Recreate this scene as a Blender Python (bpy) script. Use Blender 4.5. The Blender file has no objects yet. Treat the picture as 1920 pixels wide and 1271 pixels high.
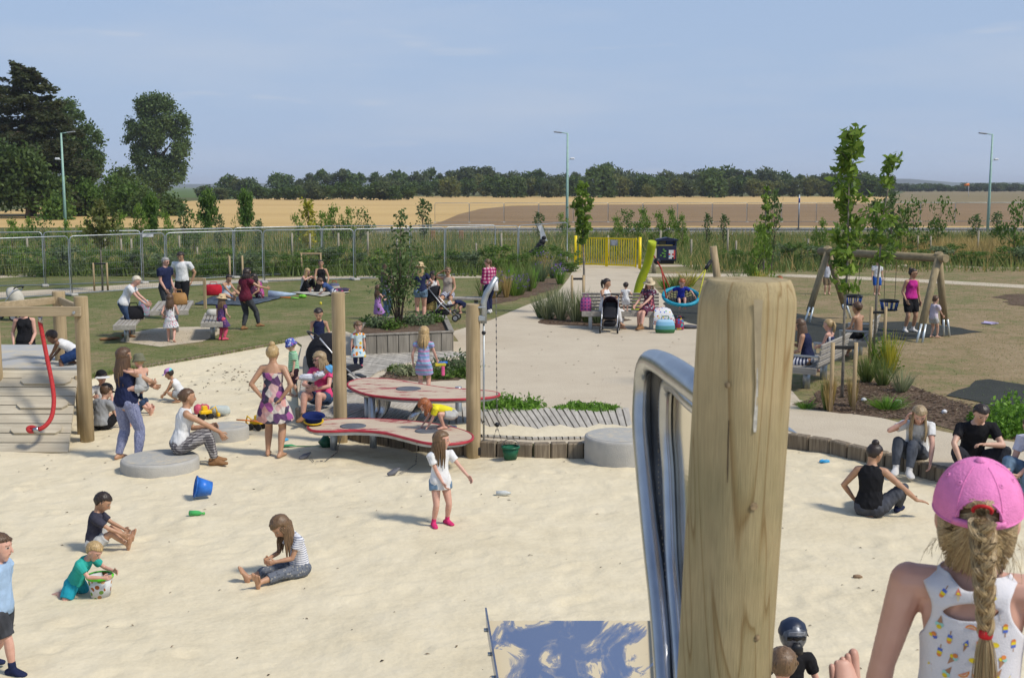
import bpy, math, random
import numpy as np
from mathutils import Vector as V, Matrix as M, noise as mnoise
from mathutils.bvhtree import BVHTree
random.seed(7); RNG = np.random.default_rng(7)
R = math.radians
sc = bpy.context.scene
COL = sc.collection
# ---------------------------------------------------------------- camera
CAM_H = 3.9; PITCH = math.atan(285.5/2200); F = 2200.0
cam_d = bpy.data.cameras.new('camera'); cam = bpy.data.objects.new('camera', cam_d); COL.objects.link(cam)
cam.location = (0, 0, CAM_H); cam.rotation_euler = (math.pi/2-PITCH, 0, 0)
cam_d.sensor_width = 36; cam_d.lens = F/1920*36; cam_d.clip_end = 9000; cam_d.clip_start = 0.1
cam_d.dof.use_dof = True; cam_d.dof.focus_distance = 17; cam_d.dof.aperture_fstop = 13
sc.camera = cam
# ---------------------------------------------------------------- sky and sun
SUN_EL = R(50); SUN_AZ = R(118)      # azimuth clockwise from +Y (north): the sun stands to the right, a little behind the camera
world = bpy.data.worlds.new('World'); sc.world = world; world.use_nodes = True
nt = world.node_tree; nt.nodes.clear()
wo = nt.nodes.new('ShaderNodeOutputWorld'); bg = nt.nodes.new('ShaderNodeBackground')
sky = nt.nodes.new('ShaderNodeTexSky'); sky.sky_type = 'NISHITA'; sky.sun_disc = False
sky.sun_elevation = SUN_EL; sky.sun_rotation = SUN_AZ
sky.air_density = 1.0; sky.dust_density = 1.0; sky.ozone_density = 1.5; sky.altitude = 50
geo = nt.nodes.new('ShaderNodeTexCoord'); mp = nt.nodes.new('ShaderNodeMapping'); mp.inputs['Scale'].default_value = (2.2, 2.2, 13)
cn = nt.nodes.new('ShaderNodeTexNoise'); cn.inputs['Scale'].default_value = 1.6; cn.inputs['Detail'].default_value = 6
cr = nt.nodes.new('ShaderNodeValToRGB'); cr.color_ramp.elements[0].position = .46; cr.color_ramp.elements[1].position = .95
cr.color_ramp.elements[0].color = (0, 0, 0, 1); cr.color_ramp.elements[1].color = (.5, .5, .5, 1)
cn2 = nt.nodes.new('ShaderNodeTexNoise'); cn2.inputs['Scale'].default_value = 5.5; cn2.inputs['Detail'].default_value = 3
cr2 = nt.nodes.new('ShaderNodeValToRGB'); cr2.color_ramp.elements[0].position = .635; cr2.color_ramp.elements[1].position = .78
cr2.color_ramp.elements[0].color = (0, 0, 0, 1); cr2.color_ramp.elements[1].color = (.42, .42, .42, 1)
mp2 = nt.nodes.new('ShaderNodeMapping'); mp2.inputs['Scale'].default_value = (1.3, 1.3, 9); mp2.inputs['Location'].default_value = (3.3, 0, 0)
addc = nt.nodes.new('ShaderNodeMath'); addc.operation = 'ADD'
tint = nt.nodes.new('ShaderNodeMix'); tint.data_type = 'RGBA'; tint.blend_type = 'MULTIPLY'; tint.inputs[0].default_value = 1
tint.inputs[7].default_value = (.78, .90, 1.08, 1)
mixc = nt.nodes.new('ShaderNodeMix'); mixc.data_type = 'RGBA'; mixc.inputs[7].default_value = (5.2, 5.35, 5.7, 1)
L = nt.links.new
L(geo.outputs['Generated'], mp.inputs[0]); L(mp.outputs[0], cn.inputs[0]); L(cn.outputs[0], cr.inputs[0])
L(geo.outputs['Generated'], mp2.inputs[0]); L(mp2.outputs[0], cn2.inputs[0]); L(cn2.outputs[0], cr2.inputs[0])
L(cr.outputs[0], addc.inputs[0]); L(cr2.outputs[0], addc.inputs[1])
hz = nt.nodes.new('ShaderNodeMix'); hz.data_type = 'RGBA'; hz.inputs[7].default_value = (3.15, 4.05, 5.6, 1)   # summer haze low in the sky
sx = nt.nodes.new('ShaderNodeSeparateXYZ'); L(geo.outputs['Generated'], sx.inputs[0])
hr = nt.nodes.new('ShaderNodeMapRange'); hr.inputs[1].default_value = 0.0; hr.inputs[2].default_value = .75; hr.inputs[3].default_value = 1.0; hr.inputs[4].default_value = 0.15
L(sx.outputs[2], hr.inputs[0]); L(hr.outputs[0], hz.inputs[0])
L(sky.outputs[0], tint.inputs[6]); L(tint.outputs[2], hz.inputs[6]); L(hz.outputs[2], mixc.inputs[6]); L(addc.outputs[0], mixc.inputs[0])
L(mixc.outputs[2], bg.inputs[0]); bg.inputs[1].default_value = 0.096; L(bg.outputs[0], wo.inputs[0])
sd = bpy.data.lights.new('sun', 'SUN'); sun = bpy.data.objects.new('sun', sd); COL.objects.link(sun)
sd.energy = 2.45; sd.angle = R(9); sd.color = (1, .93, .82)
sdir = V((math.sin(SUN_AZ)*math.cos(SUN_EL), math.cos(SUN_AZ)*math.cos(SUN_EL), math.sin(SUN_EL)))
sun.rotation_euler = (-sdir).to_track_quat('-Z', 'Y').to_euler()
sc.view_settings.view_transform = 'Standard'; sc.view_settings.look = 'None'; sc.view_settings.exposure = 0.42
sc.view_settings.gamma = 1
sc.cycles.max_bounces = 5; sc.cycles.diffuse_bounces = 2; sc.cycles.glossy_bounces = 3; sc.cycles.transparent_max_bounces = 8
sc.cycles.use_denoising = True; sc.cycles.caustics_reflective = False; sc.cycles.caustics_refractive = False

# ---------------------------------------------------------------- picture ray -> place in the world
CP, SP = math.cos(PITCH), math.sin(PITCH)
def ray(px, py):
    u = (px-960)/F; v = -(py-635.5)/F
    return V((u, CP+v*SP, -SP+v*CP))
def G(px, py, z=0.0):
    d = ray(px, py); t = (z-CAM_H)/d.z
    return V((d.x*t, d.y*t, z))
def AT(px, py, Y):
    d = ray(px, py); t = Y/d.y
    return V((d.x*t, Y, CAM_H+d.z*t))

# ---------------------------------------------------------------- materials
MATS = {}
def nodes_of(m):
    m.use_nodes = True; n = m.node_tree.nodes; return n, m.node_tree.links, n['Principled BSDF']
def mat(name, col, rough=.7, metal=0., var=.15, scale=8., bump=.0, bscale=40., spec=.3, col2=None, sheen=0., obj=True):
    """plain surface with noise mottling; var = how far it strays, col2 = second colour"""
    if name in MATS: return MATS[name]
    m = bpy.data.materials.new(name); n, l, b = nodes_of(m)
    b.inputs['Roughness'].default_value = rough; b.inputs['Metallic'].default_value = metal
    b.inputs['Specular IOR Level'].default_value = spec
    if sheen: b.inputs['Sheen Weight'].default_value = sheen
    tc = n.new('ShaderNodeTexCoord'); co = tc.outputs['Object'] if obj else tc.outputs['Generated']
    nz = n.new('ShaderNodeTexNoise'); nz.inputs['Scale'].default_value = scale; nz.inputs['Detail'].default_value = 5
    l.new(co, nz.inputs[0])
    mx = n.new('ShaderNodeMix'); mx.data_type = 'RGBA'
    c2 = col2 or tuple(c*(1-var*1.6) for c in col); c1 = col if col2 else tuple(min(1, c*(1+var)) for c in col)
    mx.inputs[6].default_value = (*c1, 1); mx.inputs[7].default_value = (*c2, 1)
    rp = n.new('ShaderNodeMapRange'); rp.inputs[1].default_value = .32; rp.inputs[2].default_value = .68
    l.new(nz.outputs[0], rp.inputs[0]); l.new(rp.outputs[0], mx.inputs[0]); l.new(mx.outputs[2], b.inputs['Base Color'])
    if bump:
        bn = n.new('ShaderNodeTexNoise'); bn.inputs['Scale'].default_value = bscale; bn.inputs['Detail'].default_value = 3
        bp = n.new('ShaderNodeBump'); bp.inputs['Strength'].default_value = bump; bp.inputs['Distance'].default_value = .02
        l.new(co, bn.inputs[0]); l.new(bn.outputs[0], bp.inputs['Height']); l.new(bp.outputs[0], b.inputs['Normal'])
    MATS[name] = m; return m
def ramp(n, stops):
    r = n.new('ShaderNodeValToRGB'); e = r.color_ramp.elements
    while len(e) < len(stops): e.new(.5)
    for k, (p, c) in enumerate(stops): e[k].position = p; e[k].color = (*c, 1)
    return r
def wood(name, c1, c2, axis=2, scale=1., rough=.75, ring=3.0):
    """grain running along one axis of the object"""
    if name in MATS: return MATS[name]
    m = bpy.data.materials.new(name); n, l, b = nodes_of(m)
    tc = n.new('ShaderNodeTexCoord'); mpn = n.new('ShaderNodeMapping')
    s = [14.*scale]*3; s[axis] = 1.1*scale; mpn.inputs['Scale'].default_value = s
    l.new(tc.outputs['Object'], mpn.inputs[0])
    nz = n.new('ShaderNodeTexNoise'); nz.inputs['Scale'].default_value = 1.6; nz.inputs['Detail'].default_value = 7; nz.inputs['Distortion'].default_value = .8
    l.new(mpn.outputs[0], nz.inputs[0])
    big = n.new('ShaderNodeTexNoise'); big.inputs['Scale'].default_value = 2.2; l.new(tc.outputs['Object'], big.inputs[0])
    rp = ramp(n, [(.3, c2), (.5, tuple((a+b_)/2 for a, b_ in zip(c1, c2))), (.68, c1)])
    l.new(nz.outputs[0], rp.inputs[0])
    mx = n.new('ShaderNodeMix'); mx.data_type = 'RGBA'; mx.blend_type = 'MULTIPLY'; mx.inputs[0].default_value = .5
    r2 = ramp(n, [(.3, (.7, .7, .66)), (.7, (1.12, 1.1, 1.05))]); l.new(big.outputs[0], r2.inputs[0])
    l.new(rp.outputs[0], mx.inputs[6]); l.new(r2.outputs[0], mx.inputs[7]); l.new(mx.outputs[2], b.inputs['Base Color'])
    b.inputs['Roughness'].default_value = rough; b.inputs['Specular IOR Level'].default_value = .25
    bp = n.new('ShaderNodeBump'); bp.inputs['Strength'].default_value = .35; bp.inputs['Distance'].default_value = .004
    l.new(nz.outputs[0], bp.inputs['Height']); l.new(bp.outputs[0], b.inputs['Normal'])
    MATS[name] = m; return m
def stripes(name, cols, period, axis=2, rough=.8, vary=0.):
    """cloth striped across one axis; cols = equal bands"""
    if name in MATS: return MATS[name]
    m = bpy.data.materials.new(name); n, l, b = nodes_of(m)
    tc = n.new('ShaderNodeTexCoord'); sp = n.new('ShaderNodeSeparateXYZ'); l.new(tc.outputs['Object'], sp.inputs[0])
    ml = n.new('ShaderNodeMath'); ml.operation = 'MULTIPLY'; ml.inputs[1].default_value = 1/period
    fr = n.new('ShaderNodeMath'); fr.operation = 'FRACT'; l.new(sp.outputs[axis], ml.inputs[0]); l.new(ml.outputs[0], fr.inputs[0])
    r = ramp(n, [(k/len(cols), c) for k, c in enumerate(cols)]); r.color_ramp.interpolation = 'CONSTANT'
    l.new(fr.outputs[0], r.inputs[0]); l.new(r.outputs[0], b.inputs['Base Color']); b.inputs['Roughness'].default_value = rough
    b.inputs['Specular IOR Level'].default_value = .2
    MATS[name] = m; return m
def spots(name, base, cols, scale=22., thr=.32, rough=.8, rand=1.):
    """cloth printed with scattered spots of several colours"""
    if name in MATS: return MATS[name]
    m = bpy.data.materials.new(name); n, l, b = nodes_of(m)
    tc = n.new('ShaderNodeTexCoord'); vo = n.new('ShaderNodeTexVoronoi'); vo.inputs['Scale'].default_value = scale
    vo.inputs['Randomness'].default_value = rand
    l.new(tc.outputs['Object'], vo.inputs[0])
    r = ramp(n, [(k/len(cols), c) for k, c in enumerate(cols)]); r.color_ramp.interpolation = 'CONSTANT'
    sp = n.new('ShaderNodeSeparateColor'); l.new(vo.outputs['Color'], sp.inputs[0]); l.new(sp.outputs[0], r.inputs[0])
    lt = n.new('ShaderNodeMath'); lt.operation = 'LESS_THAN'; lt.inputs[1].default_value = thr; l.new(vo.outputs['Distance'], lt.inputs[0])
    mx = n.new('ShaderNodeMix'); mx.data_type = 'RGBA'; mx.inputs[6].default_value = (*base, 1)
    l.new(lt.outputs[0], mx.inputs[0]); l.new(r.outputs[0], mx.inputs[7]); l.new(mx.outputs[2], b.inputs['Base Color'])
    b.inputs['Roughness'].default_value = rough; b.inputs['Specular IOR Level'].default_value = .2
    MATS[name] = m; return m
def check(name, base, c2, c3, period, rough=.8):
    """checked or plaid cloth: crossing bands"""
    if name in MATS: return MATS[name]
    m = bpy.data.materials.new(name); n, l, b = nodes_of(m)
    tc = n.new('ShaderNodeTexCoord'); sp = n.new('ShaderNodeSeparateXYZ'); l.new(tc.outputs['Object'], sp.inputs[0])
    outs = []
    for ax in (0, 2):
        ml = n.new('ShaderNodeMath'); ml.operation = 'MULTIPLY'; ml.inputs[1].default_value = 1/period
        fr = n.new('ShaderNodeMath'); fr.operation = 'FRACT'; gt = n.new('ShaderNodeMath'); gt.operation = 'GREATER_THAN'; gt.inputs[1].default_value = .5
        l.new(sp.outputs[ax], ml.inputs[0]); l.new(ml.outputs[0], fr.inputs[0]); l.new(fr.outputs[0], gt.inputs[0]); outs.append(gt)
    ad = n.new('ShaderNodeMath'); ad.operation = 'ADD'; l.new(outs[0].outputs[0], ad.inputs[0]); l.new(outs[1].outputs[0], ad.inputs[1])
    hf = n.new('ShaderNodeMath'); hf.operation = 'MULTIPLY'; hf.inputs[1].default_value = .5; l.new(ad.outputs[0], hf.inputs[0])
    r = ramp(n, [(0, base), (.4, c2), (.9, c3)]); r.color_ramp.interpolation = 'CONSTANT'
    l.new(hf.outputs[0], r.inputs[0]); l.new(r.outputs[0], b.inputs['Base Color']); b.inputs['Roughness'].default_value = rough
    b.inputs['Specular IOR Level'].default_value = .2
    MATS[name] = m; return m
def leafmat(name, c1, c2, c3=None, rough=.55):
    """foliage: every leaf keeps its own tone (stored on the mesh), with broad patches over the crown"""
    if name in MATS: return MATS[name]
    m = bpy.data.materials.new(name); n, l, b = nodes_of(m)
    at = n.new('ShaderNodeAttribute'); at.attribute_name = 'tone'
    c3 = c3 or tuple(x*1.5 for x in c1)
    r = ramp(n, [(0, c2), (.55, c1), (1, c3)]); l.new(at.outputs['Fac'], r.inputs[0]); l.new(r.outputs[0], b.inputs['Base Color'])
    b.inputs['Roughness'].default_value = rough; b.inputs['Specular IOR Level'].default_value = .25
    tr = n.new('ShaderNodeBsdfTranslucent'); ms = n.new('ShaderNodeMixShader'); ms.inputs[0].default_value = .4
    l.new(r.outputs[0], tr.inputs[0]); l.new(b.outputs[0], ms.inputs[1]); l.new(tr.outputs[0], ms.inputs[2])
    l.new(ms.outputs[0], n['Material Output'].inputs[0])
    MATS[name] = m; return m

# ---------------------------------------------------------------- mesh building
class MB:
    def __init__(s): s.v = []; s.f = []; s.m = []; s.sm = []
    def add(s, vs, fs, mi=0, smooth=True):
        o = len(s.v); s.v += [tuple(v) for v in vs]; s.f += [tuple(i+o for i in f) for f in fs]
        s.m += [mi]*len(fs); s.sm += [smooth]*len(fs); return s
    def box(s, c, size, rot=None, mi=0, bev=0.):
        hx, hy, hz = (x/2 for x in size); c = V(c); rot = rot or M.Identity(3)
        if isinstance(rot, (int, float)): rot = M.Rotation(rot, 3, 'Z')
        if bev <= 0:
            vs = [c+rot@V((x*hx, y*hy, z*hz)) for z in (-1, 1) for y in (-1, 1) for x in (-1, 1)]
            return s.add(vs, [(0, 2, 3, 1), (4, 5, 7, 6), (0, 1, 5, 4), (1, 3, 7, 5), (3, 2, 6, 7), (2, 0, 4, 6)], mi, False)
        b = min(bev, hx*.9, hy*.9, hz*.9); vs = []; idx = {}
        for z in (-1, 1):
            for y in (-1, 1):
                for x in (-1, 1):
                    for k, (a, b_, c_) in enumerate(((hx, hy-b, hz-b), (hx-b, hy, hz-b), (hx-b, hy-b, hz))):
                        idx[x, y, z, k] = len(vs); vs.append(c+rot@V((x*a, y*b_, z*c_)))
        fs = []
        I = idx
        for x in (-1, 1): fs.append([I[x, -1, -1, 0], I[x, 1, -1, 0], I[x, 1, 1, 0], I[x, -1, 1, 0]][::x])
        for y in (-1, 1): fs.append([I[-1, y, -1, 1], I[-1, y, 1, 1], I[1, y, 1, 1], I[1, y, -1, 1]][::y])
        for z in (-1, 1): fs.append([I[-1, -1, z, 2], I[1, -1, z, 2], I[1, 1, z, 2], I[-1, 1, z, 2]][::z])
        for y in (-1, 1):
            for z in (-1, 1): fs.append([I[-1, y, z, 1], I[-1, y, z, 2], I[1, y, z, 2], I[1, y, z, 1]][::-y*z])
        for x in (-1, 1):
            for z in (-1, 1): fs.append([I[x, -1, z, 0], I[x, 1, z, 0], I[x, 1, z, 2], I[x, -1, z, 2]][::x*z])
        for x in (-1, 1):
            for y in (-1, 1): fs.append([I[x, y, -1, 0], I[x, y, -1, 1], I[x, y, 1, 1], I[x, y, 1, 0]][::x*y])
        for x in (-1, 1):
            for y in (-1, 1):
                for z in (-1, 1): fs.append([I[x, y, z, 0], I[x, y, z, 1], I[x, y, z, 2]][::x*y*z])
        return s.add(vs, [tuple(f) for f in fs], mi, False)
    def loft(s, pts, rw, rd=None, side=None, n=12, caps='flat', mi=0, smooth=True, closed_dome=True):
        """rings round a path: rw = half width along side vector, rd = half depth; caps flat / round / none"""
        pts = [V(p) for p in pts]; k = len(pts)
        rw = list(rw) if hasattr(rw, '__len__') else [rw]*k
        rd = rw if rd is None else (list(rd) if hasattr(rd, '__len__') else [rd]*k)
        sides = side if isinstance(side, list) else [side]*k
        tang = [(pts[min(i+1, k-1)]-pts[max(i-1, 0)]).normalized() for i in range(k)]
        if caps == 'round':
            for end in (0, 1):
                i = 0 if end == 0 else len(pts)-1; t = tang[i]*(-1 if end == 0 else 1); r = min(rw[i], rd[i])
                p0, w0, d0, s0, t0 = pts[i], rw[i], rd[i], sides[i], tang[i]
                for a in (35, 62, 82):
                    q = (p0+t*r*math.sin(R(a)), w0*math.cos(R(a)), d0*math.cos(R(a)))
                    j = 0 if end == 0 else len(pts)
                    pts.insert(j, q[0]); rw.insert(j, q[1]); 
                    if rd is not rw: rd.insert(j, q[2])
                    sides.insert(j, s0); tang.insert(j, t0)
        vs = []; prev = None
        for i, p in enumerate(pts):
            t = tang[i]; sv = sides[i]
            if sv is None:
                sv = prev if prev is not None else (V((1, 0, 0)) if abs(t.x) < .9 else V((0, 1, 0)))
            sv = V(sv); sv = (sv-t*sv.dot(t))
            if sv.length < 1e-5: sv = t.orthogonal()
            sv.normalize(); prev = sv; o = t.cross(sv)
            for a in range(n):
                th = 2*math.pi*a/n; vs.append(p+sv*math.cos(th)*rw[i]+o*math.sin(th)*rd[i])
        K = len(pts); fs = [(i*n+a, i*n+(a+1) % n, (i+1)*n+(a+1) % n, (i+1)*n+a) for i in range(K-1) for a in range(n)]
        s.add(vs, fs, mi, smooth)
        if caps != 'none':
            o = len(s.v)-len(vs)
            s.f += [tuple(o+a for a in reversed(range(n))), tuple(o+(K-1)*n+a for a in range(n))]; s.m += [mi]*2; s.sm += [False]*2
        return s
    def tube(s, pts, r, n=8, caps='flat', mi=0): return s.loft(pts, r, n=n, caps=caps, mi=mi)
    def ball(s, c, r, n=12, m=8, mi=0, rot=None, fn=None):
        c = V(c); r = (r, r, r) if not hasattr(r, '__len__') else r; rot = rot or M.Identity(3); vs = []
        for i in range(m+1):
            ph = math.pi*i/m
            for a in range(n):
                th = 2*math.pi*a/n; d = V((math.sin(ph)*math.cos(th), math.sin(ph)*math.sin(th), math.cos(ph)))
                q = 1. if fn is None else fn(d); vs.append(c+rot@V((d.x*r[0]*q, d.y*r[1]*q, d.z*r[2]*q)))
        fs = [(i*n+a, (i+1)*n+a, (i+1)*n+(a+1) % n, i*n+(a+1) % n) for i in range(m) for a in range(n)]
        return s.add(vs, fs, mi)
    def lathe(s, prof, c=(0, 0, 0), n=20, mi=0, rot=None, smooth=True):
        c = V(c); rot = rot or M.Identity(3)
        vs = [c+rot@V((r*math.cos(2*math.pi*a/n), r*math.sin(2*math.pi*a/n), z)) for r, z in prof for a in range(n)]
        return s.add(vs, [(i*n+a, i*n+(a+1) % n, (i+1)*n+(a+1) % n, (i+1)*n+a) for i in range(len(prof)-1) for a in range(n)], mi, smooth)
    def prism(s, poly, z0, z1, mi=0, mis=None, smooth_side=False):
        n = len(poly); ar = sum(poly[i][0]*poly[(i+1) % n][1]-poly[(i+1) % n][0]*poly[i][1] for i in range(n))
        if ar < 0: poly = list(reversed(poly))
        b = [(p[0], p[1], z0 if not callable(z0) else z0(p)) for p in poly]; t = [(p[0], p[1], z1 if not callable(z1) else z1(p)) for p in poly]
        s.add(b+t, [tuple(range(n, 2*n))], mi, False)
        o = len(s.v)-2*n; s.f.append(tuple(o+i for i in reversed(range(n)))); s.m.append(mi); s.sm.append(False)
        for i in range(n): s.f.append((o+i, o+(i+1) % n, o+n+(i+1) % n, o+n+i)); s.m.append(mi if mis is None else mis); s.sm.append(smooth_side)
        return s
    def mesh(s, name):
        me = bpy.data.meshes.new(name); me.from_pydata(s.v, [], s.f)
        me.polygons.foreach_set('material_index', s.m); me.polygons.foreach_set('use_smooth', s.sm); me.update(); return me
    def build(s, name, mats, parent=None, loc=None, rot=None):
        me = s.mesh(name); o = bpy.data.objects.new(name, me); COL.objects.link(o)
        for m_ in (mats if isinstance(mats, (list, tuple)) else [mats]): me.materials.append(m_)
        if parent is not None: o.parent = parent
        if loc is not None: o.location = loc
        if rot is not None: o.rotation_euler = rot
        return o
def npmesh(name, verts, faces, mats, tone=None, parent=None, smooth=False, loc=None):
    """verts (n,3), faces (m,k) arrays -> object; tone = one value per face, kept as an attribute"""
    me = bpy.data.meshes.new(name); verts = np.asarray(verts, np.float32); faces = np.asarray(faces, np.int32); m_, k = faces.shape
    me.vertices.add(len(verts)); me.vertices.foreach_set('co', verts.ravel()); me.loops.add(m_*k); me.loops.foreach_set('vertex_index', faces.ravel())
    me.polygons.add(m_); me.polygons.foreach_set('loop_start', np.arange(0, m_*k, k, dtype=np.int32))
    me.polygons.foreach_set('use_smooth', np.full(m_, smooth)); me.update(calc_edges=True)
    if tone is not None:
        a = me.attributes.new('tone', 'FLOAT', 'FACE'); a.data.foreach_set('value', np.asarray(tone, np.float32))
    for x in (mats if isinstance(mats, (list, tuple)) else [mats]): me.materials.append(x)
    o = bpy.data.objects.new(name, me); COL.objects.link(o)
    if parent is not None: o.parent = parent
    if loc is not None: o.location = loc
    return o
def tag(o, label=None, cat=None, group=None, kind=None):
    if label: o['label'] = label
    if cat: o['category'] = cat
    if group: o['group'] = group
    if kind: o['kind'] = kind
    return o
def thing(name, label, cat, loc=(0, 0, 0), rz=0., group=None):
    o = bpy.data.objects.new(name, None); COL.objects.link(o); o.empty_display_size = .2
    o.location = loc; o.rotation_euler = (0, 0, rz); return tag(o, label, cat, group)
def dup(root, loc, rz, label=None, group=None, scale=None):
    r = root.copy(); COL.objects.link(r); r.location = loc; r.rotation_euler = (0, 0, rz)
    if label: r['label'] = label
    if group: r['group'] = group
    if scale: r.scale = scale if hasattr(scale, '__len__') else (scale,)*3
    for ch in list(root.children):
        c = ch.copy(); COL.objects.link(c); c.parent = r
        for g in ch.children:
            d = g.copy(); COL.objects.link(d); d.parent = c
    return r
def vnoise(x, y, seed=0, cell=1.):
    """smooth value noise on arrays"""
    x = np.asarray(x)/cell; y = np.asarray(y)/cell; xi = np.floor(x).astype(int); yi = np.floor(y).astype(int); fx = x-xi; fy = y-yi
    def h(a, b):
        n = (a*374761393+b*668265263+seed*974711) & 0x7fffffff; n = (n ^ (n >> 13))*1274126177 & 0x7fffffff
        return ((n ^ (n >> 16)) & 0xffff)/65535.
    fx = fx*fx*(3-2*fx); fy = fy*fy*(3-2*fy)
    return (h(xi, yi)*(1-fx)+h(xi+1, yi)*fx)*(1-fy)+(h(xi, yi+1)*(1-fx)+h(xi+1, yi+1)*fx)*fy
ZN = [(90, 'at the left edge'), (200, 'above the climbing platform'), (300, 'behind the thin staked tree'), (400, 'behind the two standing men'), (520, 'behind the dark blanket'), (650, 'behind the pale blanket'), (760, 'left of the planter tree'),
      (860, 'behind the black buggy'), (980, 'behind the woman in plaid'), (1075, 'left of the yellow gate'), (1200, 'behind the yellow gate'), (1340, 'behind the litter bin'), (1500, 'above the foreground post'), (1600, 'by the left swing leg'),
      (1700, 'behind the two swing seats'), (1800, 'behind the right swing leg'), (1870, 'by the right street lamp'), (9999, 'at the right edge')]
def zone(px): return next(t for x, t in ZN if px < x)
ADJ = dict(straw='dry straw coloured', grassy='grassy mid green', silver='silvery green', blue='dull blue green', weed='fresh bright green', yellow='yellow flowering', lime='lime green', rust='rusty brown', hedge='leafy dark green', oak='dark green', poplar='pale green')
# ================================================================ GROUND AND STRUCTURE
LV = 0.20                                   # level of lawn and paths above the floor of the sandpit
def ground_mat(name, stops, scales, bump=.3, bs=18., big=.09, rough=.95, stretch=(1, 1, 1), streak=None):
    m = bpy.data.materials.new(name); n, l, b = nodes_of(m)
    tc = n.new('ShaderNodeTexCoord'); mpn = n.new('ShaderNodeMapping'); mpn.inputs['Scale'].default_value = stretch
    l.new(tc.outputs['Object'], mpn.inputs[0]); acc = None
    for k, (s, w) in enumerate(scales):
        nz = n.new('ShaderNodeTexNoise'); nz.inputs['Scale'].default_value = s; nz.inputs['Detail'].default_value = 4; nz.inputs['Roughness'].default_value = .6
        l.new(mpn.outputs[0], nz.inputs[0])
        ml = n.new('ShaderNodeMath'); ml.operation = 'MULTIPLY_ADD'; ml.inputs[1].default_value = w; l.new(nz.outputs[0], ml.inputs[0])
        ml.inputs[2].default_value = 0
        if acc is not None: l.new(acc.outputs[0], ml.inputs[2])
        acc = ml
    r = ramp(n, stops); l.new(acc.outputs[0], r.inputs[0]); l.new(r.outputs[0], b.inputs['Base Color'])
    b.inputs['Roughness'].default_value = rough; b.inputs['Specular IOR Level'].default_value = .15
    bn = n.new('ShaderNodeTexNoise'); bn.inputs['Scale'].default_value = bs; bn.inputs['Detail'].default_value = 5
    bp = n.new('ShaderNodeBump'); bp.inputs['Strength'].default_value = bump; bp.inputs['Distance'].default_value = .05
    l.new(mpn.outputs[0], bn.inputs[0]); l.new(bn.outputs[0], bp.inputs['Height']); l.new(bp.outputs[0], b.inputs['Normal'])
    return m, acc, r, tc
# lawn: green on the left, worn and parched on the right
mlawn, acc, rmp, tcl = ground_mat('lawn', [(.36, (.075, .105, .028)), (.50, (.135, .155, .050)), (.60, (.20, .185, .08)), (.68, (.275, .205, .11)), (.85, (.36, .275, .165))],
                                  [(.12, .30), (.7, .34), (2.8, .30), (11., .22)], bump=.7, bs=14)
n = mlawn.node_tree.nodes; l = mlawn.node_tree.links
sp = n.new('ShaderNodeSeparateXYZ'); l.new(tcl.outputs['Object'], sp.inputs[0])
mr = n.new('ShaderNodeMapRange'); mr.inputs[1].default_value = -6; mr.inputs[2].default_value = 10; mr.inputs[3].default_value = -.01; mr.inputs[4].default_value = .095
l.new(sp.outputs[0], mr.inputs[0])
mr2 = n.new('ShaderNodeMapRange'); mr2.inputs[1].default_value = 26; mr2.inputs[2].default_value = 60; mr2.inputs[3].default_value = .0; mr2.inputs[4].default_value = -.06
l.new(sp.outputs[1], mr2.inputs[0])
ad = n.new('ShaderNodeMath'); ad2 = n.new('ShaderNodeMath'); l.new(acc.outputs[0], ad.inputs[0]); l.new(mr.outputs[0], ad.inputs[1]); l.new(ad.outputs[0], ad2.inputs[0]); l.new(mr2.outputs[0], ad2.inputs[1])
l.new(ad2.outputs[0], rmp.inputs[0])
mpath = ground_mat('path_gravel', [(.3, (.43, .355, .25)), (.45, (.53, .45, .33)), (.6, (.58, .50, .37)), (.7, (.64, .565, .43))], [(.3, .4), (1.6, .35), (25., .25)], bump=.25, bs=30)[0]
msand = ground_mat('sand', [(.26, (.52, .42, .25)), (.36, (.61, .525, .355)), (.5, (.69, .60, .415)), (.72, (.75, .665, .485))], [(.45, .36), (1.9, .40), (30., .26)], bump=.35, bs=9)[0]
mfield = ground_mat('ripe_wheat', [(.3, (.46, .30, .115)), (.5, (.57, .39, .16)), (.7, (.65, .47, .21))], [(.012, .4), (.05, .3), (.5, .3)], bump=.3, bs=3, stretch=(.25, 3., 1))[0]
mearth = ground_mat('bare_earth', [(.3, (.20, .13, .062)), (.55, (.28, .185, .095)), (.75, (.35, .25, .14))], [(.03, .4), (.2, .3), (1., .3)], bump=.6, bs=1., stretch=(.5, 2, 1))[0]
mrough = ground_mat('rough_grass', [(.3, (.06, .08, .025)), (.5, (.11, .12, .045)), (.7, (.2, .17, .08))], [(.05, .4), (.4, .3), (3., .3)], bump=.8, bs=4)[0]
mfargreen = ground_mat('far_pasture', [(.3, (.075, .115, .03)), (.5, (.10, .15, .04)), (.7, (.14, .17, .06))], [(.01, .5), (.05, .5)], bump=.1, bs=1)[0]
mheath = ground_mat('dry_heath', [(.3, (.13, .115, .06)), (.5, (.24, .19, .10)), (.7, (.33, .27, .16))], [(.02, .4), (.1, .3), (.6, .3)], bump=.8, bs=1.2, stretch=(.4, 2., 1))[0]
masph = ground_mat('asphalt', [(.3, (.045, .045, .052)), (.7, (.075, .075, .085))], [(.2, .5), (3., .5)], bump=.1, bs=20)[0]
mrub = ground_mat('safety_rubber', [(.3, (.032, .036, .032)), (.6, (.055, .058, .05)), (.8, (.11, .10, .075))], [(.5, .5), (3., .3), (20., .25)], bump=.4, bs=40)[0]
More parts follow.
